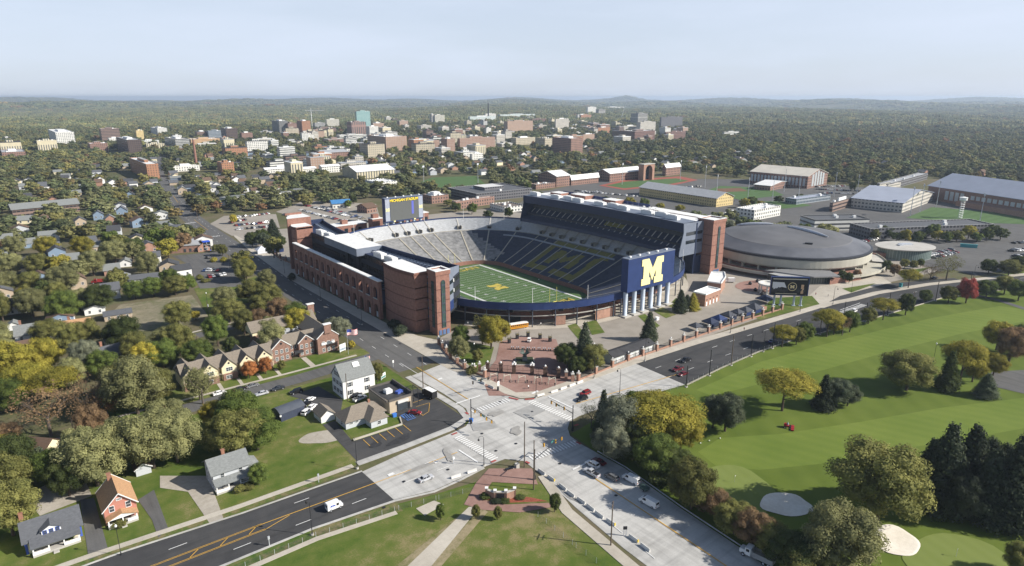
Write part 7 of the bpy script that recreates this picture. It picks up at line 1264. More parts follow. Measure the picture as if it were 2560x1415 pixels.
for a in ((1228, 872, 16, 7.2, 'round', 'honey'), (1206, 860, 13, 5, 'sparse', 'olive'), (1255, 850, 10, 5, 'round', 'honey'), (1146, 905, 12, 5, 'round', 'pale'), (1152, 870, 11, 4.6, 'round', 'green'), (1195, 905, 6, 3, 'round', 'olive'), (1180, 935, 4, 2.6, 'shrub', 'olive'), (1418, 918, 11, 6, 'round', 'dark'), (1402, 905, 8, 4, 'round', 'green'), (1460, 918, 21, 5, 'cone', 'pine'), (1482, 928, 12, 6.5, 'round', 'olive'), (1445, 935, 8, 4.5, 'round', 'dark'), (1622, 852, 15, 4.2, 'cone', 'pine'), (1700, 780, 13, 4, 'cone', 'fir'), (1716, 775, 9, 3.4, 'cone', 'fir'), (1731, 775, 10, 3.8, 'cone', 'honey'), (685, 605, 19, 6.5, 'cone', 'fir'), (632, 618, 12, 6.5, 'round', 'dark'), (660, 620, 12, 6, 'round', 'pine'), (705, 618, 9, 4, 'round', 'dark'), (730, 700, 5, 2.6, 'shrub', 'fir'), (1000, 838, 6, 3.6, 'shrub', 'fir'), (985, 820, 5, 3.2, 'shrub', 'fir'), (2103, 706, 8, 3, 'round', 'dark'), (2122, 708, 7, 2.8, 'round', 'dark'), (2140, 700, 7, 2.8, 'round', 'rust'), (2215, 680, 8, 4, 'round', 'dark'), (2235, 690, 8, 4, 'round', 'rust'), (2260, 672, 7, 3.4, 'round', 'olive'), (2282, 672, 6, 3, 'round', 'olive'), (2300, 668, 6, 3, 'round', 'dark')): T(*a, grp=G3)
for a in ((2185, 600), (2215, 596), (2240, 604), (2262, 606), (2300, 600), (2330, 596), (2345, 604), (2390, 604), (2420, 598), (2440, 606), (2465, 604), (2480, 592), (2500, 600), (2290, 612), (2365, 608), (1480, 512), (1510, 514), (1540, 516), (1575, 518), (1610, 522), (1650, 526), (1700, 530), (1860, 520), (1880, 514), (1900, 518), (1945, 508), (2000, 500), (2130, 478), (1350, 500), (1270, 545), (1220, 548), (1180, 535), (1120, 515), (1140, 530), (1320, 478), (870, 520), (885, 510)): T(a[0], a[1], rt.uniform(7, 12), rt.uniform(4, 6.5), 'mid', rt.choice(('olive', 'dark', 'dark', 'honey', 'green')), grp=G3)
for a in ((605, 1140, 16, 9.5, 'round', 'olive'), (645, 1125, 14, 8.5, 'round', 'green'), (600, 1085, 16, 9, 'round', 'green'), (560, 1135, 13, 7, 'round', 'olive'), (648, 1212, 7, 3.6, 'round', 'green'), (600, 1228, 2.4, 1.8, 'shrub', 'olive'), (622, 1222, 2.4, 1.8, 'shrub', 'olive'), (245, 1215, 18, 10, 'round', 'pale'), (300, 1175, 17, 8, 'round', 'pale'), (215, 1180, 15, 7, 'round', 'pale'), (385, 1170, 19, 10, 'round', 'pale'), (445, 1155, 18, 9.5, 'round', 'pale'), (420, 1110, 16, 8, 'round', 'pale'), (345, 1035, 22, 12, 'round', 'pale'), (390, 1020, 16, 8, 'round', 'olive'), (295, 1005, 16, 7, 'round', 'olive'), (508, 1010, 14, 6.5, 'sparse', 'pale'), (500, 1000, 13, 5, 'round', 'pale'), (538, 1075, 11, 5, 'round', 'yellow'), (128, 1090, 17, 10, 'sparse', 'rust'), (238, 1048, 15, 8, 'sparse', 'rust'), (270, 1040, 8, 5, 'sparse', 'orange'), (18, 1108, 7, 5, 'round', 'rust'), (420, 1040, 5, 3.6, 'shrub', 'red'), (80, 1010, 18, 10, 'spread', 'honey'), (30, 960, 18, 10, 'round', 'honey'), (150, 1015, 17, 9, 'spread', 'honey'), (40, 1030, 14, 7, 'round', 'green'), (115, 935, 16, 8, 'round', 'honey'), (220, 935, 15, 7, 'round', 'grey'), (262, 950, 13, 6.5, 'round', 'green'), (312, 880, 17, 9, 'round', 'dark'), (225, 870, 14, 7, 'round', 'olive'), (450, 890, 15, 8, 'round', 'olive'), (448, 820, 14, 8, 'round', 'olive'), (370, 930, 13, 7, 'round', 'yellow'), (345, 950, 9, 5, 'sparse', 'rust'), (410, 920, 13, 8, 'round', 'green'), (545, 865, 15, 6.5, 'round', 'green'), (520, 890, 8, 3.6, 'cone', 'green'), (580, 890, 9, 4, 'round', 'dark'), (650, 830, 12, 6, 'round', 'rust'), (250, 778, 15, 9, 'round', 'dark'), (165, 805, 17, 9, 'round', 'green'), (340, 748, 11, 7, 'round', 'green'), (385, 742, 12, 8, 'round', 'green'), (440, 738, 12, 8, 'round', 'olive'), (470, 730, 11, 6, 'round', 'green'), (372, 692, 17, 8, 'round', 'pale'), (235, 690, 17, 8.5, 'round', 'pale'), (160, 740, 18, 10, 'round', 'pale'), (80, 735, 14, 8, 'round', 'olive'), (20, 740, 15, 8, 'round', 'pale'), (100, 690, 15, 9, 'round', 'olive'), (30, 690, 15, 9, 'round', 'pale'), (290, 660, 17, 10, 'round', 'pale'), (210, 640, 15, 9, 'round', 'honey'), (340, 640, 14, 8, 'round', 'dark'), (120, 640, 15, 9, 'round', 'honey'), (40, 640, 15, 9, 'round', 'pale'), (20, 1250, 14, 8, 'round', 'olive'), (45, 1200, 15, 8, 'round', 'dark'), (10, 1190, 13, 7, 'round', 'honey'), (110, 1190, 10, 4.5, 'cone', 'pine'), (175, 1240, 12, 6, 'round', 'dark'), (130, 1215, 12, 6, 'round', 'green'), (625, 945, 7.5, 3.6, 'round', 'orange'), (665, 935, 7.5, 3.4, 'round', 'orange'), (705, 925, 4.5, 2, 'round', 'olive'), (760, 882, 4, 2.4, 'round', 'honey'), (800, 880, 2.6, 2.4, 'shrub', 'honey'), (830, 870, 2.2, 1.5, 'shrub', 'dark'), (850, 872, 2.2, 1.5, 'shrub', 'dark'), (880, 872, 4, 2, 'round', 'yellow'), (944, 955, 8.5, 3, 'round', 'olive'), (690, 752, 6, 3.2, 'round', 'yellow'), (557, 640, 9, 4.6, 'round', 'olive'), (540, 630, 6, 3, 'round', 'olive'), (110, 1335, 2, 1.4, 'shrub', 'green'), (175, 1350, 1.6, 1.2, 'shrub', 'green'), (300, 1315, 2, 2, 'shrub', 'olive'), (130, 1360, 2.4, 1, 'shrub', 'dark'), (1102, 1300, 5, 1.7, 'round', 'green'), (1190, 1297, 4.4, 1.5, 'round', 'olive'), (1245, 1300, 4.2, 1.4, 'round', 'olive'), (1386, 1280, 6, 2, 'round', 'dark'), (1212, 1245, 1.8, 1.6, 'shrub', 'dark'), (1240, 1256, 1.3, 1.6, 'shrub', 'fir'), (1262, 1256, 1.3, 1.5, 'shrub', 'dark'), (1300, 1246, 1.1, 1.5, 'shrub', 'dark'), (490, 800, 5, 2.6, 'round', 'yellow'), (585, 560, 9, 4, 'round', 'yellow'), (500, 700, 4, 2.4, 'shrub', 'olive'), (535, 655, 4, 2.6, 'shrub', 'honey'), (560, 655, 4, 2.6, 'shrub', 'honey'), (515, 705, 2.4, 3, 'shrub', 'olive'), (120, 800, 8, 1.4, 'cone', 'green')): T(*a)
# ------------------------------------------------------------------ town, campus and sports halls
FC = facade
ST_ = dict(
 cream=FC('f_cream', (.58, .52, .36), (.10, .11, .12), 4, 40, .4, .8, z0=20), white=FC('f_white', (.68, .67, .62), (.10, .11, .12), 3.6, 3.4, .5, .5), brown=FC('f_brown', (.22, .15, .12), (.03, .03, .035), 3.2, 3.6, .9, .42), dbrown=FC('f_dark_brown', (.10, .07, .058), (.03, .03, .035), 3.4, 3.8, .6, .5), gold=FC('f_gold', (.60, .47, .22), (.2, .16, .10), 3, 3.2, .4, .4), park=FC('f_parking', (.44, .44, .42), (.07, .075, .08), 9, 3.2, 1.2, .5), tan=FC('f_tan', (.42, .28, .16), (.3, .2, .12), 20, 12, .0, .0), glassb=FC('f_glass_blue', (.28, .31, .34), (.08, .11, .14), 2.6, 3.6, .8, .6), brick=FC('f_brick', (.26, .155, .12), (.05, .05, .05), 3.4, 3.4, .42, .5), orange=FC('f_orange_brick', (.36, .18, .10), (.08, .07, .06), 3.2, 3.2, .35, .5), greyt=FC('f_grey_tower', (.20, .20, .19), (.05, .055, .06), 3, 3.2, .7, .5), grid=FC('f_pale_grid', (.55, .53, .44), (.12, .13, .13), 3, 3.4, .6, .55), stripe=FC('f_brick_stripe', (.28, .18, .15), (.09, .09, .09), 6.5, 60, .45, .9, z0=30), teal=FC('f_teal_glass', (.35, .47, .45), (.13, .27, .27), 3, 3.6, .8, .7, (.7, .7, .68)), pale=FC('f_pale', (.50, .47, .41), (.11, .12, .12), 3.4, 3.6, .6, .45), lab=FC('f_lab', (.62, .64, .62), (.22, .32, .31), 3.2, 4, .8, .5), dorm=FC('f_dorm', (.27, .17, .13), (.42, .38, .32), 3.6, 3.2, .35, .35), tanbrick=FC('f_tan_brick', (.33, .22, .16), (.38, .35, .30), 4, 3.6, .36, .45), stone=FC('f_stone', (.45, .40, .30), (.10, .10, .09), 4, 4, .36, .5, (.2, .2, .2)), twin=FC('f_twin', (.36, .35, .32), (.07, .07, .07), 3.2, 60, .55, .95, z0=30), dark=FC('f_dark_slab', (.14, .14, .15), (.04, .04, .045), 3.2, 3.2, .7, .5, (.6, .6, .58)), bands=FC('f_white_bands', (.62, .62, .58), (.08, .085, .09), 30, 3.6, 1.2, .42), maroon=FC('f_maroon', (.19, .105, .085), (.05, .05, .05), 3.4, 3.6, .8, .4))
def solve(f, lo, hi, inc):
    for _ in range(44):
        m = (lo + hi) / 2
        if (f(m) < 0) == inc: lo = m
        else: hi = m
    return lo
BLD = []
def bld(lbl, xl, xc, xr, yt, yb, style, rz=0.0, d=None, name='building', cat='building', pent=True, gable=None, roofm=None, grp=None):
    C = at(xc, yb); e, n = Vector((math.cos(rz), math.sin(rz), 0)), Vector((-math.sin(rz), math.cos(rz), 0))
    w = solve(lambda s: seen(C + e * s)[0] - xr, .5, 400, True) if xr > xc else 20
    dd = d or (solve(lambda s: xl - seen(C + n * s)[0], .5, 400, True) if xc - xl > 2 else max(14, w * .6)); h = max(3, height_at(C, yt))
    t = thing(name, lbl, cat, (C.x, C.y, 0), rz, grp); m = ST_[style]; BLD.append((C.x + e.x * w / 2 + n.x * dd / 2, C.y + e.y * w / 2 + n.y * dd / 2, max(w, dd) / 2 + 4))
    EXQ.append([tuple((C + e * a + n * b)[:2]) for a, b in (((-6, -10), (w + 6, -10), (w + 6, dd + 5), (-6, dd + 5)) if (C - CAM).length < 900 else ((-42, -52), (w, -52), (w + 6, -10), (w + 6, dd + 5), (-10, dd + 5), (-42, dd - 20)))])
    if gable:
        MB().gwall(0, w, 0, dd, 0, h, h + gable[1], gable[0]).build('wall', m, t); MB().gable(0, w, 0, dd, h, h + gable[1], gable[0], 1.0, th=.4).build('roof', roofm or ROOFW, t)
    else:
        MB().bb(0, w, 0, dd, 0, h).build('wall', m, t); MB().bb(.8, w - .8, .8, dd - .8, h, h + .1).build('roof', roofm or rc.choice((ROOFW, MATS['grey_roof'], CONC)), t); b = MB(); b.bb(0, w, 0, .5, h, h + .9); b.bb(0, w, dd - .5, dd, h, h + .9); b.bb(0, .5, .5, dd - .5, h, h + .9); b.bb(w - .5, w, .5, dd - .5, h, h + .9); b.build('parapet', m, t)
        if pent: MB().bb(w * .3, w * .65, dd * .3, dd * .7, h + .1, h + 3.6).build('penthouse', rc.choice((m, ROOFW)), t)
        for k in range(3 if w > 15 else 1): x, y = w * rc.uniform(.1, .85), dd * rc.uniform(.1, .85); MB().bb(x, x + 2.5, y, y + 2, h + .1, h + 2).build('roof_unit', ROOFW, t)
    return t, w, dd, h
EXQ = []
B = bld
for a in (('cream block with tall grey window strips at the far left of the town', 96, 98, 147, 353, 384, 'cream'), ('white twin slab tower behind the cream block at the far left', 126, 145, 191, 332, 367, 'white'), ('stepped brown brick office block left of the pale yellow tower', 252, 257, 303, 323, 357, 'brown'), ('dark brown corner office block in front of the pale yellow tower', 295, 324, 358, 351, 388, 'dbrown'), ('slim pale yellow tower in the left part of town', 342, 344, 362, 327, 354, 'gold'), ('white windowless block with a shaded left wing right of the yellow tower', 379, 396, 420, 321, 342, 'white'), ('white banded parking deck in the left part of town', 414, 441, 476, 349, 374, 'park'), ('long plain tan wall building right of the parking deck', 477, 479, 551, 349, 364, 'tan'), ('grey brown banded office behind the tan building, left one', 489, 495, 521, 330, 349, 'brown'), ('blue grey glass office behind the tan building', 519, 523, 557, 328, 349, 'glassb'), ('brown banded office block right of the glass office', 555, 568, 596, 322, 353, 'dbrown'), ('low brick block on the right of the brown banded office', 601, 606, 633, 333, 352, 'brick'), ('new brick and white apartment block beside the far end of the avenue', 328, 371, 401, 412, 448, 'orange'), ('four storey orange brick block right of the far avenue', 545, 557, 587, 408, 434, 'orange'), ('low brick shop row left of the dark brown office block', 222, 228, 272, 360, 381, 'brick'), ('low brick warehouse at the left edge of town', 4, 8, 66, 382, 398, 'brick'), ('white shop front row below the yellow tower', 364, 368, 414, 361, 375, 'cream'), ('white flat building before the brown stepped block', 271, 275, 303, 347, 361, 'white'), ('long white construction shed right of the far avenue', 428, 434, 500, 418, 430, 'white'), ('dark grey twin tower at the left of the high rise group', 682, 700, 722, 303, 337, 'greyt'), ('white and brick apartment tower beside the dark grey tower', 713, 722, 744, 309, 337, 'brick'), ('orange brown slab tower left of the crane', 744, 757, 778, 303, 335, 'orange'), ('unfinished concrete frame building below the tower crane', 784, 788, 814, 308, 322, 'park'), ('cream gridded slab block right of the tower crane', 815, 818, 849, 299, 321, 'grid'), ('low brown block below the cream gridded slab', 784, 792, 841, 321, 338, 'brown'), ('brick tower with pale vertical stripes in front of the teal tower', 869, 881, 917, 306, 344, 'stripe'), ('tall teal glass tower, the highest of the skyline', 891, 894, 928, 279, 334, 'teal'), ('white stepped block at the foot of the teal tower', 917, 925, 947, 317, 345, 'white'), ('grey brown block right of the teal tower', 929, 934, 961, 309, 328, 'tanbrick'), ('pale pink slim block in the centre of the skyline', 962, 966, 979, 293, 310, 'pale'), ('small dark brown block right of the pale pink block', 978, 981, 1002, 298, 311, 'dbrown'), ('long white flat roofed building before the brick striped tower', 841, 850, 918, 339, 353, 'bands'), ('large tan brick hall with pale dormers in the middle of town', 920, 966, 1018, 343, 378, 'tanbrick'), ('long grey brown campus block right of the tan brick hall', 1020, 1050, 1099, 353, 373, 'dorm'), ('left wing of the tiered brick dormitory', 1103, 1118, 1138, 348, 379, 'dorm'), ('long tiered brick dormitory in the centre of town', 1144, 1150, 1238, 347, 376, 'dorm'), ('cream tower pair on the centre skyline, left one', 1075, 1080, 1086, 286, 313, 'pale'), ('cream tower pair on the centre skyline, right one', 1086, 1088, 1112, 288, 313, 'grid'), ('white and green glass laboratory block on the skyline', 1170, 1175, 1239, 292, 310, 'lab'), ('white laboratory block behind the tall dark chimney', 1210, 1214, 1240, 285, 304, 'white'), ('long white laboratory row right of the dark chimney', 1244, 1250, 1338, 287, 300, 'lab'), ('tan gridded library slab with a pale top in the centre', 1260, 1269, 1332, 304, 335, 'tanbrick'), ('grey tan slab right of the library slab', 1386, 1389, 1422, 298, 326, 'pale'), ('dark red block between the two centre slabs', 1326, 1330, 1366, 298, 312, 'maroon'), ('tan gothic college hall, left of the long stone group', 1277, 1290, 1338, 346, 363, 'stone'), ('tan gothic hall with steep roof in the stone group', 1339, 1362, 1380, 347, 373, 'stone'), ('tall brick gothic hall at the right of the stone group', 1380, 1427, 1456, 347, 386, 'brick'), ('white hospital tower on the skyline below the far hill', 1465, 1469, 1490, 268, 293, 'white'), ('white banded hospital wing left of the white tower', 1440, 1444, 1471, 287, 302, 'bands'), ('dark striped hospital wing right of the white tower', 1489, 1496, 1513, 274, 295, 'twin'), ('far white flat building on the horizon under the hill', 1504, 1508, 1560, 268, 276, 'white'), ('brick slab before the hospital wings', 1448, 1452, 1478, 288, 303, 'orange'), ('grey twin tower left of the long brick ranges', 1576, 1594, 1618, 284, 314, 'twin'), ('dark slab tower with a white end at the right of the skyline', 1648, 1652, 1705, 294, 324, 'dark'), ('pale stone block below the grey twin tower', 1590, 1600, 1638, 306, 332, 'pale'), ('long brown brick range in the right part of town', 1548, 1586, 1636, 329, 356, 'maroon'), ('red brown range with a white end wall below the dark slab', 1661, 1664, 1713, 331, 352, 'maroon'), ('tan school block right of the gothic brick hall', 1452, 1458, 1486, 337, 352, 'tanbrick'), ('tan brick block behind the tan school block', 1491, 1495, 1525, 320, 335, 'orange'), ('grey flat block left of the long brown range', 1552, 1557, 1596, 316, 332, 'pale'), ('white banded office standing alone in the right woods', 1805, 1810, 1847, 331, 343, 'bands'), ('small white box building below the dormitory', 1212, 1216, 1228, 321, 337, 'white'), ('white two storey block among trees below the dormitory', 1175, 1180, 1208, 386, 400, 'white')): B(*a)
B('brick school with a pale blue roof in the middle distance', 785, 813, 873, 382, 397, 'brick', gable=('x', 3), roofm=MATS['grey_roof'])
B('white field house with a big gabled roof beyond the ball field', 857, 893, 986, 430, 448, 'cream', gable=('x', 6)); B('flat white warehouse in front of the ball field', 913, 945, 994, 458, 474, 'white', pent=False)
for i, a in enumerate(((658, 664, 730, 424, 434), (690, 697, 760, 418, 428), (724, 730, 790, 424, 433), (798, 806, 850, 417, 433))): B('long pale industrial shed in the middle distance, %s from the left of four' % ORD[i], *a, 'white', gable=('x', 2))
# sports halls on the right
t, w, dd, h = B('arcaded brick stadium hall with a white gabled roof beside the red running track', 1490, 1524, 1608, 434, 455, 'brick', -.02, gable=('x', 4.5)); t, w, dd, h = B('right wing of the arcaded brick hall beyond the arched gate', 1655, 1664, 1700, 418, 440, 'brick', gable=('x', 4))
t = thing('arched_gate', 'tall brick gatehouse with a great arch at the running track', 'gatehouse', at(1608, 452)); b = MB(); A = [(11 - 7 * math.cos(math.pi * k / 8), 13 + 7 * math.sin(math.pi * k / 8)) for k in range(9)]
for (xa, za), (xb, zb) in zip(A, A[1:]): b.quad((xa, 0, za), (xb, 0, zb), (xb, 0, 21), (xa, 0, 21))
b.quad((0, 0, 0), (4, 0, 0), (4, 0, 21), (0, 0, 21)).quad((18, 0, 0), (22, 0, 0), (22, 0, 21), (18, 0, 21)).bb(0, 22, .1, 9, 20.5, 21).bb(0, 4, .1, 9, 0, 21).bb(18, 22, .1, 9, 0, 20.5); b.build('wall', BRICKP, t); MB().bb(4, 18, 6, 6.4, 0, 20.9).build('arch_glass', GLASSD, t); MB().bb(-.5, 22.5, -.5, 9.5, 21, 21.8).build('cornice', CONC, t)
B('brick gymnasium with a white gabled roof left of the arcaded hall', 1346, 1391, 1424, 441, 468, 'brick', gable=('x', 5), pent=False); B('long brick gymnasium wing with a white roof', 1424, 1428, 1496, 446, 464, 'brick', gable=('x', 3.4)); B('low brick annexe with a flat pale roof before the gymnasium', 1325, 1340, 1388, 463, 474, 'brick', pent=False)
t, w, dd, h = B('big gabled brick hall with a tall window in its end wall', 1874, 2017, 2066, 441, 472, 'brick', .06, gable=('y', 7), roofm=mat('cream_roof', (.58, .54, .46), .8, .08, .1))
for k in range(5): MB().bb(w * .2 + k * w * .13, w * .2 + k * w * .13 + w * .09, -.3, -.1, 2, h + 5 - abs(k - 2) * 1.8).build('end_window', mat('pale_glazing', (.42, .45, .46), .3, .1), t)
for k in range(16): MB().bb(-.3, -.1, 3 + k * dd / 16.5, 3 + k * dd / 16.5 + dd * .035, 3, h - 3).build('side_window', MATS['pale_glazing'], t)
t, w, dd, h = B('yellow walled hall with a wide pale grey roof behind the stadium east stand', 1598, 1790, 1832, 496, 518, 'gold', -.05, gable=('y', 5), roofm=MATS['grey_roof'])
BLR = mat('blue_grey_roof', (.34, .37, .44), .6, .06, .1)
t, w, dd, h = B('grey indoor field hall with a pale blue gabled roof', 2036 + 90, 2254, 2330, 508, 532, 'pale', .10, gable=('y', 8), roofm=BLR); MB().bb(w + 1, w + 14, 4, 14, 0, 4).build('side_building', W_WHITE, t)
# the huge hall at the right edge
p = at(2316, 498); q = at(2560, 540); e = (q - p).normalized(); ang = math.atan2(e.y, e.x); t = thing('field_house', 'huge brick field house with a broad pale blue roof at the right edge', 'sports hall', (p.x, p.y, 0), ang); LN = 190; EXQ.append([tuple((p + e * a + Vector((-e.y, e.x, 0)) * b)[:2]) for a, b in ((-10, -18), (LN, -18), (LN, 75), (-10, 75))])
MB().gwall(0, LN, 0, 62, 0, 15, 27, 'x').build('wall', BRICK2, t); MB().gable(0, LN, 0, 62, 15, 27, 'x', 1.2, th=.4).build('roof', BLR, t)
for k in range(4): MB().bb(22 + k * 6, 26 + k * 6, -.4, -.1, 3, 12).build('tall_window', MATS['pale_glazing'], t)
for k in range(22): MB().bb(52 + k * 6, 56 + k * 6, -.4, -.1, 7, 11).build('window', MATS['pale_glazing'], t)
MB().bb(44, LN, -9, -.5, 0, 5).build('brick_lean_to', BRICKP, t)
B('low dark gymnasium behind the grey indoor hall', 2190, 2216, 2318, 462, 478, 'dark', .1, pent=False); B('pale flat roofed office with roof plant behind the grey indoor hall', 2168, 2174, 2250, 472, 486, 'pale', 0)
B('long low grey building with white end wall behind the arena', 2030, 2034, 2170, 552, 578, 'bands', -.55, d=22, pent=False, roofm=R_SLATE); B('very long dark roofed low building among trees right of the arena', 2130, 2172, 2480, 574, 600, 'dark', -.5, d=24, pent=False, roofm=R_SLATE); B('white flat roofed warehouse behind the east brick tower', 1838, 1884, 1950, 528, 552, 'white', .0, pent=False, roofm=ROOFW); B('white long shed left of the white warehouse', 1800, 1806, 1870, 536, 548, 'white', 0, pent=False)
B('brick stand house with pale roof beside the ball diamonds', 1885, 1925, 1978, 465, 477, 'brick', .1, gable=('y', 3)); B('blue seat grandstand with a grey roof at the lower diamond', 1962, 1990, 2075, 500, 512, 'glassb', -.1, pent=False, roofm=BLR); B('square brown brick building left of the indoor field hall', 2072, 2080, 2132, 509, 530, 'brown', .1)
B('low white office before the track car park', 1225, 1262, 1312, 520, 532, 'white', -.1, pent=False, roofm=mat('brown_flat_roof', (.16, .13, .11), .9, .1)); B('brick and white roofed ice rink left of the east stand', 1130, 1140, 1236, 506, 524, 'brick', .1, pent=False, roofm=ROOFW); B('wide dark flat roofed plant behind the north rim', 1180, 1192, 1330, 486, 506, 'dark', -.05, d=60, roofm=R_SLATE); B('brick office with white roof right of the blank grey scoreboard', 1056, 1080, 1122, 492, 510, 'brick', 0, roofm=ROOFW); B('low gabled brick clubhouse left of the blank grey scoreboard', 893, 918, 942, 520, 534, 'brick', .2, gable=('x', 3), roofm=R_BRN); B('bright blue roofed shed behind the arcade car park', 826, 832, 876, 509, 522, 'white', -.2, gable=('x', 2.5), roofm=mat('blue_metal_roof', (.06, .20, .42), .5, .08)); B('long grey roofed apartment row in the left woods', 28, 34, 200, 524, 545, 'brown', .1, d=16, pent=False, gable=('x', 4), roofm=R_GREY)
# chimneys, cranes
def chim(l, q, h, r, m): t = thing('chimney_stack', l, 'chimney', at(*q)); MB().lathe([(r, 0), (r * .7, h), (.1, h)], n=10).build('shaft', m, t); MB().lathe([(r * .8, h), (r * .8, h + 1.2), (.2, h + 1.3)], n=10).build('cap', CONC, t)
chim('slim red brick chimney stack in the middle distance on the left', (492, 419), 44, 2.2, BRICK); chim('tall dark chimney stack on the skyline in the centre', (1221, 307), 84, 3.4, DARK)
t = thing('tower_crane', 'thin white tower crane over the unfinished building', 'crane', at(781, 322)); MB().tube((0, 0, 0), (0, 0, 62), .9, .9, 4).build('mast', W_WHITE, t); MB().tube((-18, 12, 63), (36, -26, 63), .8, .8, 4).tube((0, 0, 62), (0, 0, 72), .7, .2, 4).build('jib', W_WHITE, t)
t = thing('mobile_crane', 'thin leaning crane boom on the skyline left of the grey twin tower', 'crane', at(1551, 301)); MB().tube((0, 0, 2), (26, -14, 88), 1.2, .6, 4).build('boom', STEEL, t); MB().bb(-5, 5, -3, 3, 0, 4).build('carrier', BRICK2, t)
# ------------------------------------------------------------------ where nothing may grow
EX = [[tuple(v[:2]) for v in P] for P in (ring(1.03), [(-118, -165), (-118, 70), (-60, 215), (140, 190), (160, 30), (215, -40), (240, -206), (100, -186), (40, -176), (-104, -172)], [(-340, -200), (-170, -200), (-140, -130), (-135, -75), (-200, -75), (-236, -95), (-236, -152), (-340, -158)])]
EX += [[tuple(v[:2]) for v in px(*P)] for P in (((430, 640), (560, 628), (612, 716), (690, 740), (560, 775), (520, 800), (440, 815), (300, 835), (262, 792), (300, 762), (480, 735)), ((510, 565), (560, 536), (700, 522), (940, 500), (1130, 500), (1340, 520), (1340, 545), (960, 570), (820, 600), (600, 600)), ((1340, 480), (1500, 470), (1510, 448), (1710, 432), (1780, 452), (1960, 466), (2040, 482), (2040, 515), (1860, 522), (1780, 505), (1600, 512)), ((2030, 490), (2040, 462), (2180, 468), (2170, 496)), ((2250, 550), (2320, 515), (2700, 540), (2700, 570), (2420, 562)), ((2170, 605), (2330, 596), (2600, 588), (2760, 640), (2560, 712), (2240, 735), (2180, 700)), ((1005, 470), (1070, 440), (1200, 436), (1225, 464), (1150, 480)), ((1790, 560), (1960, 535), (2040, 560), (2200, 600), (2190, 630), (2060, 600)), ((1120, 700), (1800, 960), (2600, 720), (2700, 1415), (1900, 1415), (1300, 1415), (900, 1180), (840, 880)), ((620, 425), (860, 412), (860, 440), (640, 440)))]
EX += [[tuple(v[:2]) for v in px((1230, 535), (1250, 505), (1345, 474), (1500, 442), (1700, 428), (1860, 446), (2080, 460), (2180, 468), (2330, 485), (2560, 525), (2800, 565), (2800, 640), (2200, 690), (2060, 600), (1830, 552), (1340, 540))]]
EX.append([(-116, -192), (-62, -178), (20, -172), (120, -180), (200, -196), (280, -200), (520, -235), (700, -330), (520, -560), (-140, -560), (-124, -280)])
EX += EXQ
for (P, wd_) in ((MAINC[:8], 11.5), (MAINC[7:], 8), ([(-340, -93.5), (-230, -93), (-136, -90)], 5), ([(-330, -30), (-230, -22), (-136, -8)], 4)):
    for a, c in zip(P, P[1:]):
        a, c = Vector(a[:2]), Vector(c[:2]); t_ = (c - a).normalized(); q = Vector((-t_.y, t_.x)) * wd_; EX.append([tuple(a + q), tuple(a - q), tuple(c - q), tuple(c + q)])
def blocked(X, Y):
    R = np.zeros(len(X), bool)
    for P in EX:
        P = np.array(P); m = (X > P[:, 0].min()) & (X < P[:, 0].max()) & (Y > P[:, 1].min()) & (Y < P[:, 1].max())
        if not m.any(): continue
        xs, ys = X[m], Y[m]; c = np.zeros(len(xs), bool)
        for i in range(len(P)):
            x1, y1 = P[i - 1]; x2, y2 = P[i]; k = ((y1 > ys) != (y2 > ys)); k[k] &= xs[k] < (x2 - x1) * (ys[k] - y1) / (y2 - y1 + 1e-9) + x1; c ^= k
        R[m] |= c
    return R
# low and middling blocks that fill the town between the named ones
rb = random.Random(77); k = 0; tries = 0; BW = [('white', 'white'), ('white', 'white'), ('pale', 'pale'), ('bands', 'white banded'), ('cream', 'cream'), ('brick', 'brick'), ('pale', 'pale'), ('brown', 'brown'), ('tanbrick', 'tan brick'), ('cream', 'cream'), ('bands', 'white banded'), ('orange', 'orange brick'), ('stone', 'stone')]; TOWN = []
while k < 165 and tries < 5000:
    tries += 1; c0, c1, c2, c3 = rb.choice(((0, 620, 352, 392), (620, 1250, 318, 372), (620, 1250, 345, 385), (1240, 1560, 312, 372), (1540, 1720, 320, 362), (1000, 1500, 300, 330), (640, 900, 395, 440), (640, 1250, 330, 368), (780, 1250, 360, 395), (1250, 1560, 320, 372))); p = at(rb.uniform(c0, c1), rb.uniform(c2, c3)); w_, d_ = rb.uniform(14, 42), rb.uniform(12, 30)
    if any((p.x - a) ** 2 + (p.y - b_) ** 2 < (q + max(w_, d_) * .6) ** 2 for a, b_, q in BLD): continue
    BLD.append((p.x, p.y, max(w_, d_) * .5)); k += 1; st, nm = rb.choice(BW); h = rb.choice((9, 11, 13, 16, 19, 24)); t = thing('building', '', 'building', (p.x, p.y, 0), rb.uniform(-.12, .05), 'lower buildings of the town')
    MB().bb(-w_ / 2, w_ / 2, -d_ / 2, d_ / 2, 0, h).build('wall', ST_[st], t); MB().bb(-w_ / 2 - .3, w_ / 2 + .3, -d_ / 2 - .3, d_ / 2 + .3, h, h + .8).build('roof', rb.choice((ROOFW, MATS['grey_roof'], CONC, MATS['tar_roof'])), t); MB().bb(-w_ * .2, w_ * .15, -d_ * .2, d_ * .2, h + .8, h + 4).build('penthouse', ST_[st], t); t['_k'] = 'low %s building' % nm if h < 14 else 'middling %s block' % nm
    TOWN.append([(p.x - w_ / 2 - 8, p.y - d_ / 2 - 14), (p.x + w_ / 2 + 6, p.y - d_ / 2 - 14), (p.x + w_ / 2 + 6, p.y + d_ / 2 + 6), (p.x - w_ / 2 - 8, p.y + d_ / 2 + 6)])
EX += TOWN
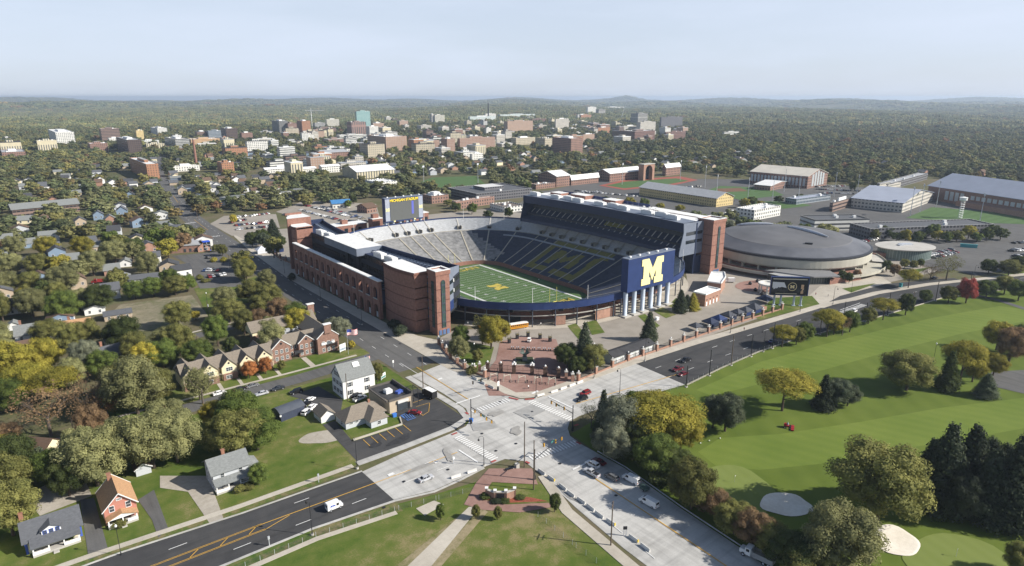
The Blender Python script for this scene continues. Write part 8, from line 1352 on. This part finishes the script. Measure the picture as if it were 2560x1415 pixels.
# houses half hidden among the trees
HS = [(t['label'], t.location.x, t.location.y) for t in THINGS if t['category'] in ('house', 'garage', 'apartment block')]
rh = random.Random(21); HP_ = [(h[1], h[2]) for h in HS]; NH = 0; HW = [S_WHITE, S_WHITE, S_WHITE, S_GREY, S_CREAM, BRICKP, S_BLUE, S_TAN]; HWN = ['white', 'white', 'white', 'grey', 'cream', 'brick', 'blue', 'tan']; HR = [R_GREY, R_SLATE, R_BRN, R_DK]; HRN = ['grey', 'slate', 'brown', 'dark']; FARH = []
for reg, cnt in (((0, 600, 520, 720), 20), ((0, 460, 500, 590), 30), ((0, 400, 420, 480), 30), ((420, 440, 700, 490), 30), ((560, 385, 860, 420), 30), ((860, 380, 1340, 440), 60), ((1340, 372, 1900, 420), 60), ((1900, 330, 2560, 440), 26), ((300, 385, 560, 420), 14), ((0, 655, 330, 900), 6)):
    k = 0; tries = 0
    while k < cnt and tries < 900:
        tries += 1; p = at(rh.uniform(reg[0], reg[2]), rh.uniform(reg[1], reg[3]))
        if any(abs(p.x - a) < 17 and abs(p.y - c) < 17 for a, c in HP_) or blocked(np.array([p.x]), np.array([p.y]))[0]: continue
        HP_.append((p.x, p.y)); k += 1; i, j = rh.randrange(8), rh.randrange(4); w_, d_, ev = rh.uniform(8, 13), rh.uniform(8, 11), rh.choice((3.4, 5.2, 5.6)); ax = rh.choice('xy')
        t = thing('house', '', 'house', (p.x, p.y, 0), rh.uniform(-.25, .1), 'houses among the trees'); x0, x1, y0, y1 = -w_ / 2, w_ / 2, -d_ / 2, d_ / 2; zr = ev + rh.uniform(2.2, 3.6)
        MB().gwall(x0, x1, y0, y1, 0, ev, zr, ax).build('wall', HW[i], t); MB().gable(x0, x1, y0, y1, ev, zr, ax, .5).build('roof', HR[j], t)
        if (p - CAM).length < 900:
            for x in (-w_ * .25, w_ * .25): win(t, x, y0, ev * .55, 'S', 1.2, 1.5)
            for y in (-d_ * .25, d_ * .25): win(t, x0, y, ev * .55, 'W', 1.2, 1.5)
        t['_k'] = '%s house with %s roof' % (HWN[i], HRN[j]); FARH.append(t)
# ------------------------------------------------------------------ more trees: single ones nearby, woods farther off
rng = np.random.default_rng(12); HX = np.array([(a, c) for a, c in HP_])
def far_from(X, Y, Q, d):
    ok = np.ones(len(X), bool)
    for a, c in Q: ok &= (X - a) ** 2 + (Y - c) ** 2 > d * d
    return ok
def wedge(r0, r1, sp, a0=-3.5, a1=80.5):
    # jittered grid of points inside the view from above the crossing
    n = int(2 * r1 / sp) + 2; gx, gy = np.meshgrid(np.arange(n) * sp - 30, np.arange(n) * sp - r1 * .35); X = gx.ravel() + rng.uniform(-.48, .48, n * n) * sp; Y = gy.ravel() + rng.uniform(-.48, .48, n * n) * sp
    r = np.hypot(X, Y); a = np.degrees(np.arctan2(X, Y)); m = (r > r0) & (r < r1) & (a > a0) & (a < a1); return X[m] + CAM.x, Y[m] + CAM.y
X, Y = wedge(150, 2700, 12.5); m = ~blocked(X, Y); X, Y = X[m], Y[m]; r = np.hypot(X - CAM.x, Y - CAM.y)
# tree cover thins out in the town
az = np.degrees(np.arctan2(X - CAM.x, Y - CAM.y)); town = np.exp(-((az - 34) / 17) ** 2) * np.exp(-((r - 1650) / 620) ** 2); p = np.where(r < 520, .6, np.where(r < 1100, .72, .88)) * (1 - .8 * town); m = rng.random(len(X)) < p; X, Y, r = X[m], Y[m], r[m]
m = far_from(X, Y, [(t.location.x, t.location.y) for t in FARH] + [(h[1], h[2]) for h in HS if h[1] < -130], 8.5); X, Y, r = X[m], Y[m], r[m]
# keep the camera's side of each house open
for t in FARH:
    d = Vector((CAM.x - t.location.x, CAM.y - t.location.y)).normalized(); c = (t.location.x + d.x * 15, t.location.y + d.y * 15); m = (X - c[0]) ** 2 + (Y - c[1]) ** 2 > 120; X, Y, r = X[m], Y[m], r[m]
placed = [(a, c, q) for a, c, q, _ in TREES]; m = np.ones(len(X), bool)
for a, c, q in placed: m &= (X - a) ** 2 + (Y - c) ** 2 > (q * .85) ** 2
X, Y, r = X[m], Y[m], r[m]; o = np.argsort(r); X, Y, r = X[o], Y[o], r[o]
NEAR = max(0, 296 - sum(1 for a in TREES if a[3]['category'] == 'tree')); cs = ['olive', 'olive', 'green', 'green', 'dark', 'pale', 'pale', 'honey', 'honey', 'pale', 'grey', 'olive', 'rust', 'olive', 'dark', 'pale']
for i in range(min(NEAR, len(X))): tree((X[i], Y[i]), rt.uniform(11, 17), rt.uniform(5.6, 9), 'round' if r[i] < 420 else 'mid', rt.choice(cs))
X, Y = X[NEAR:], Y[NEAR:]
def protos(kind, n, seed):
    out = []
    for s in range(n):
        if kind == 'tree': out.append(tree_mesh('far_crown', seed + s, 11, .045, 320, jit=.5, solid=.92))
        else:
            rr = np.random.default_rng(seed + s); V, F, T_ = [], [], []; bmx = bmesh.new(); bmesh.ops.create_icosphere(bmx, subdivisions=1, radius=1); IV = np.array([v.co for v in bmx.verts]); IF = [[v.index for v in f.verts] for f in bmx.faces]; bmx.free()
            for i in range(10): a = i * 2.4; d = .42 * math.sqrt((i + .3) / 10); c = np.array([d * math.cos(a), d * math.sin(a), .55 + rr.uniform(-.12, .2)]); o_ = len(V); s_ = rr.uniform(.12, .2); V += list(c + IV * s_ * np.array([1, 1, 2.4]) * (1 + rr.uniform(-.25, .2, len(IV)))[:, None]); F += [[o_ + k for k in f] for f in IF]; T_ += list(np.clip(rr.random() * .7 + rr.random(len(IF)) * .3, 0, 1))
            me = bpy.data.meshes.new('wood_clump'); me.from_pydata([tuple(map(float, v)) for v in V], [], F); at2 = me.attributes.new('tone', 'FLOAT', 'FACE'); at2.data.foreach_set('value', np.array(T_, dtype=np.float32)); me.materials.append(MIX); me.update(); out.append(me)
    return out
def scatter(name, X, Y, Z, sx, sz, meshes, label_):
    # one object that carries the whole wood: a cloud of points that each bear one crown
    n = len(X); me = bpy.data.meshes.new(name); me.from_pydata(np.stack([X, Y, Z], 1).tolist(), [], []); sc = np.stack([sx, sx, sz], 1).astype(np.float32)
    a = me.attributes.new('sc', 'FLOAT_VECTOR', 'POINT'); a.data.foreach_set('vector', sc.ravel()); a = me.attributes.new('rot', 'FLOAT', 'POINT'); a.data.foreach_set('value', rng.uniform(0, 6.28, n).astype(np.float32)); a = me.attributes.new('pick', 'INT', 'POINT'); a.data.foreach_set('value', rng.integers(0, len(meshes), n).astype(np.int32))
    ob = link(name, me); ob['kind'] = 'stuff'; ng = bpy.data.node_groups.new(name, 'GeometryNodeTree'); ng.interface.new_socket('Geometry', in_out='INPUT', socket_type='NodeSocketGeometry'); ng.interface.new_socket('Geometry', in_out='OUTPUT', socket_type='NodeSocketGeometry')
    N = ng.nodes.new; gi, go, ip, gj = N('NodeGroupInput'), N('NodeGroupOutput'), N('GeometryNodeInstanceOnPoints'), N('GeometryNodeGeometryToInstance'); K = ng.links.new
    for k, msh in enumerate(meshes):
        o_ = link('leafy_tree' if 'crown' in msh.name else 'tree_clump', msh, None, (float(X[k]), float(Y[k]), float(Z[k]))); o_.scale = tuple(map(float, sc[k])); o_['label'] = ''; o_['category'] = 'tree'; o_['group'] = 'trees of the far woods'; o_['_k'] = 'small tree crown'; THINGS.append(o_); TREES.append((float(X[k]), float(Y[k]), 5, o_))
        oi = N('GeometryNodeObjectInfo'); oi.inputs['Object'].default_value = o_; oi.inputs['As Instance'].default_value = False; oi.transform_space = 'ORIGINAL'; K(oi.outputs['Geometry'], gj.inputs[0])
    def at_(nm, ty): q = N('GeometryNodeInputNamedAttribute'); q.data_type = ty; q.inputs['Name'].default_value = nm; return q.outputs['Attribute']
    cx = N('ShaderNodeCombineXYZ'); K(at_('rot', 'FLOAT'), cx.inputs[2]); K(gi.outputs[0], ip.inputs['Points']); K(gj.outputs[0], ip.inputs['Instance']); ip.inputs['Pick Instance'].default_value = True; K(at_('pick', 'INT'), ip.inputs['Instance Index']); K(cx.outputs[0], ip.inputs['Rotation']); K(at_('sc', 'FLOAT_VECTOR'), ip.inputs['Scale']); K(ip.outputs[0], go.inputs[0])
    md = ob.modifiers.new('woods', 'NODES'); md.node_group = ng; return ob
HG = np.vectorize(hgt)
s = rng.uniform(.6, 1.4, len(X)); scatter('town_trees', X, Y, HG(X, Y) - .3, s * 7.2 / .43, s * np.where(np.hypot(X - CAM.x, Y - CAM.y) < 1300, 10, 11.5) * rng.uniform(.85, 1.2, len(X)), protos('tree', 6, 100), '')
X, Y = wedge(2700, 6500, 21); m = rng.random(len(X)) < .93; X, Y = X[m], Y[m]; s = rng.uniform(.8, 1.35, len(X)); scatter('far_woods', X, Y, HG(X, Y) - 2, s * 27, s * rng.uniform(11, 17, len(X)), protos('clump', 5, 200), '')
X, Y = wedge(6500, 15500, 62); s = rng.uniform(.8, 1.4, len(X)); scatter('horizon_woods', X, Y, HG(X, Y) - 4, s * 78, s * rng.uniform(16, 26, len(X)), protos('clump', 4, 300), '')
# ------------------------------------------------------------------ haze
hz = MB().bb(-20000, 20000, -20000, 20000, -60, 128).build('haze', []); m = bpy.data.materials.new('haze_air'); m.use_nodes = True; t_ = m.node_tree; t_.nodes.remove(t_.nodes['Principled BSDF']); pv = t_.nodes.new('ShaderNodeVolumePrincipled'); pv.inputs['Color'].default_value = (.70, .83, 1, 1); pv.inputs['Density'].default_value = 9e-5; pv.inputs['Anisotropy'].default_value = .25
t_.links.new(pv.outputs[0], [n for n in t_.nodes if n.type == 'OUTPUT_MATERIAL'][0].inputs['Volume']); hz.data.materials.clear(); hz.data.materials.append(m); hz['kind'] = 'stuff'
# ------------------------------------------------------------------ one label for one thing: trees and houses told by the landmark they stand at
LM = [('the crossing', -125, -180), ('the tall white house', -157, -116), ('the grey house', -212, -149), ('the salmon pink house', -240, -147), ('the yellow bungalow', -255, -148), ('the terraced houses', -190, -74), ('the brick hall', -158, -55), ('the winged statue', -88, -133), ('the giant letter board', 6, -121), ('the brick kiosks', 58, -123), ('the video screen', 71, -163), ('the round glass building', 239, -155), ('the upper putting green', -98, -242), ('the lower putting green', -85, -295), ('the school monument', -157, -207), ('the blue framed bank', -146, 182), ('the worn field', -215, 50), ('the brick arcade', -111, 10), ('the far brick tower', -104, 80), ('the white dormer cottage', -248, 29), ('the dump truck', -200, 105), ('the tennis court', 55, -222), ('the white apartment block', -50, 385), ('the blank scoreboard', -2, 120), ('the red mower', -55, -234), ('the south road vans', -118, -222), ('the metal shed', -184, -120), ('the arched gate', 395, 240), ('the gabled brick hall', 560, 110), ('the field house', 560, -90), ('the teal tower', 600, 1400), ('the red chimney stack', 120, 900), ('the long tiered dormitory', 540, 800), ('the yellow tower', 0, 1600), ('the tall brick gothic hall', 650, 610), ('the lone white office', 1800, 700)]
def anchor(t):
    x, y = t.location.x, t.location.y; d, n, a, c = min((math.hypot(x - a, y - c), n, a, c) for n, a, c in LM); (u, v), (ul, vl) = seen((x, y, 0)), seen((a, c, 0))
    du, dv = u - ul, v - vl
    return ('left of ' if du < 0 else 'right of ') + n if abs(du) > abs(dv) * 1.2 else (('in front of ' if dv > 0 else 'behind ') + n), d
grp = {}
for t in THINGS:
    if '_k' in t.keys():
        a, d = anchor(t); k = t['_k']; del t['_k']; s = t.children[0].scale[2] if t.children and t['category'] in ('tree', 'shrub') else 0
        if t['category'] == 'tree' and s: k = ('tall ' if s > 15.5 else ('low ' if s < 8 else '')) + k
        grp.setdefault(k + ' ' + a, []).append((d, t))
for k, L_ in grp.items():
    L_.sort(key=lambda q: q[0]); n = len(L_)
    for i, (d, t) in enumerate(L_): t['label'] = k if n == 1 else ('%s, %s to it' % (k, ('nearest' if i == 0 else ORD[i] + ' nearest') if i < 30 else 'far'))
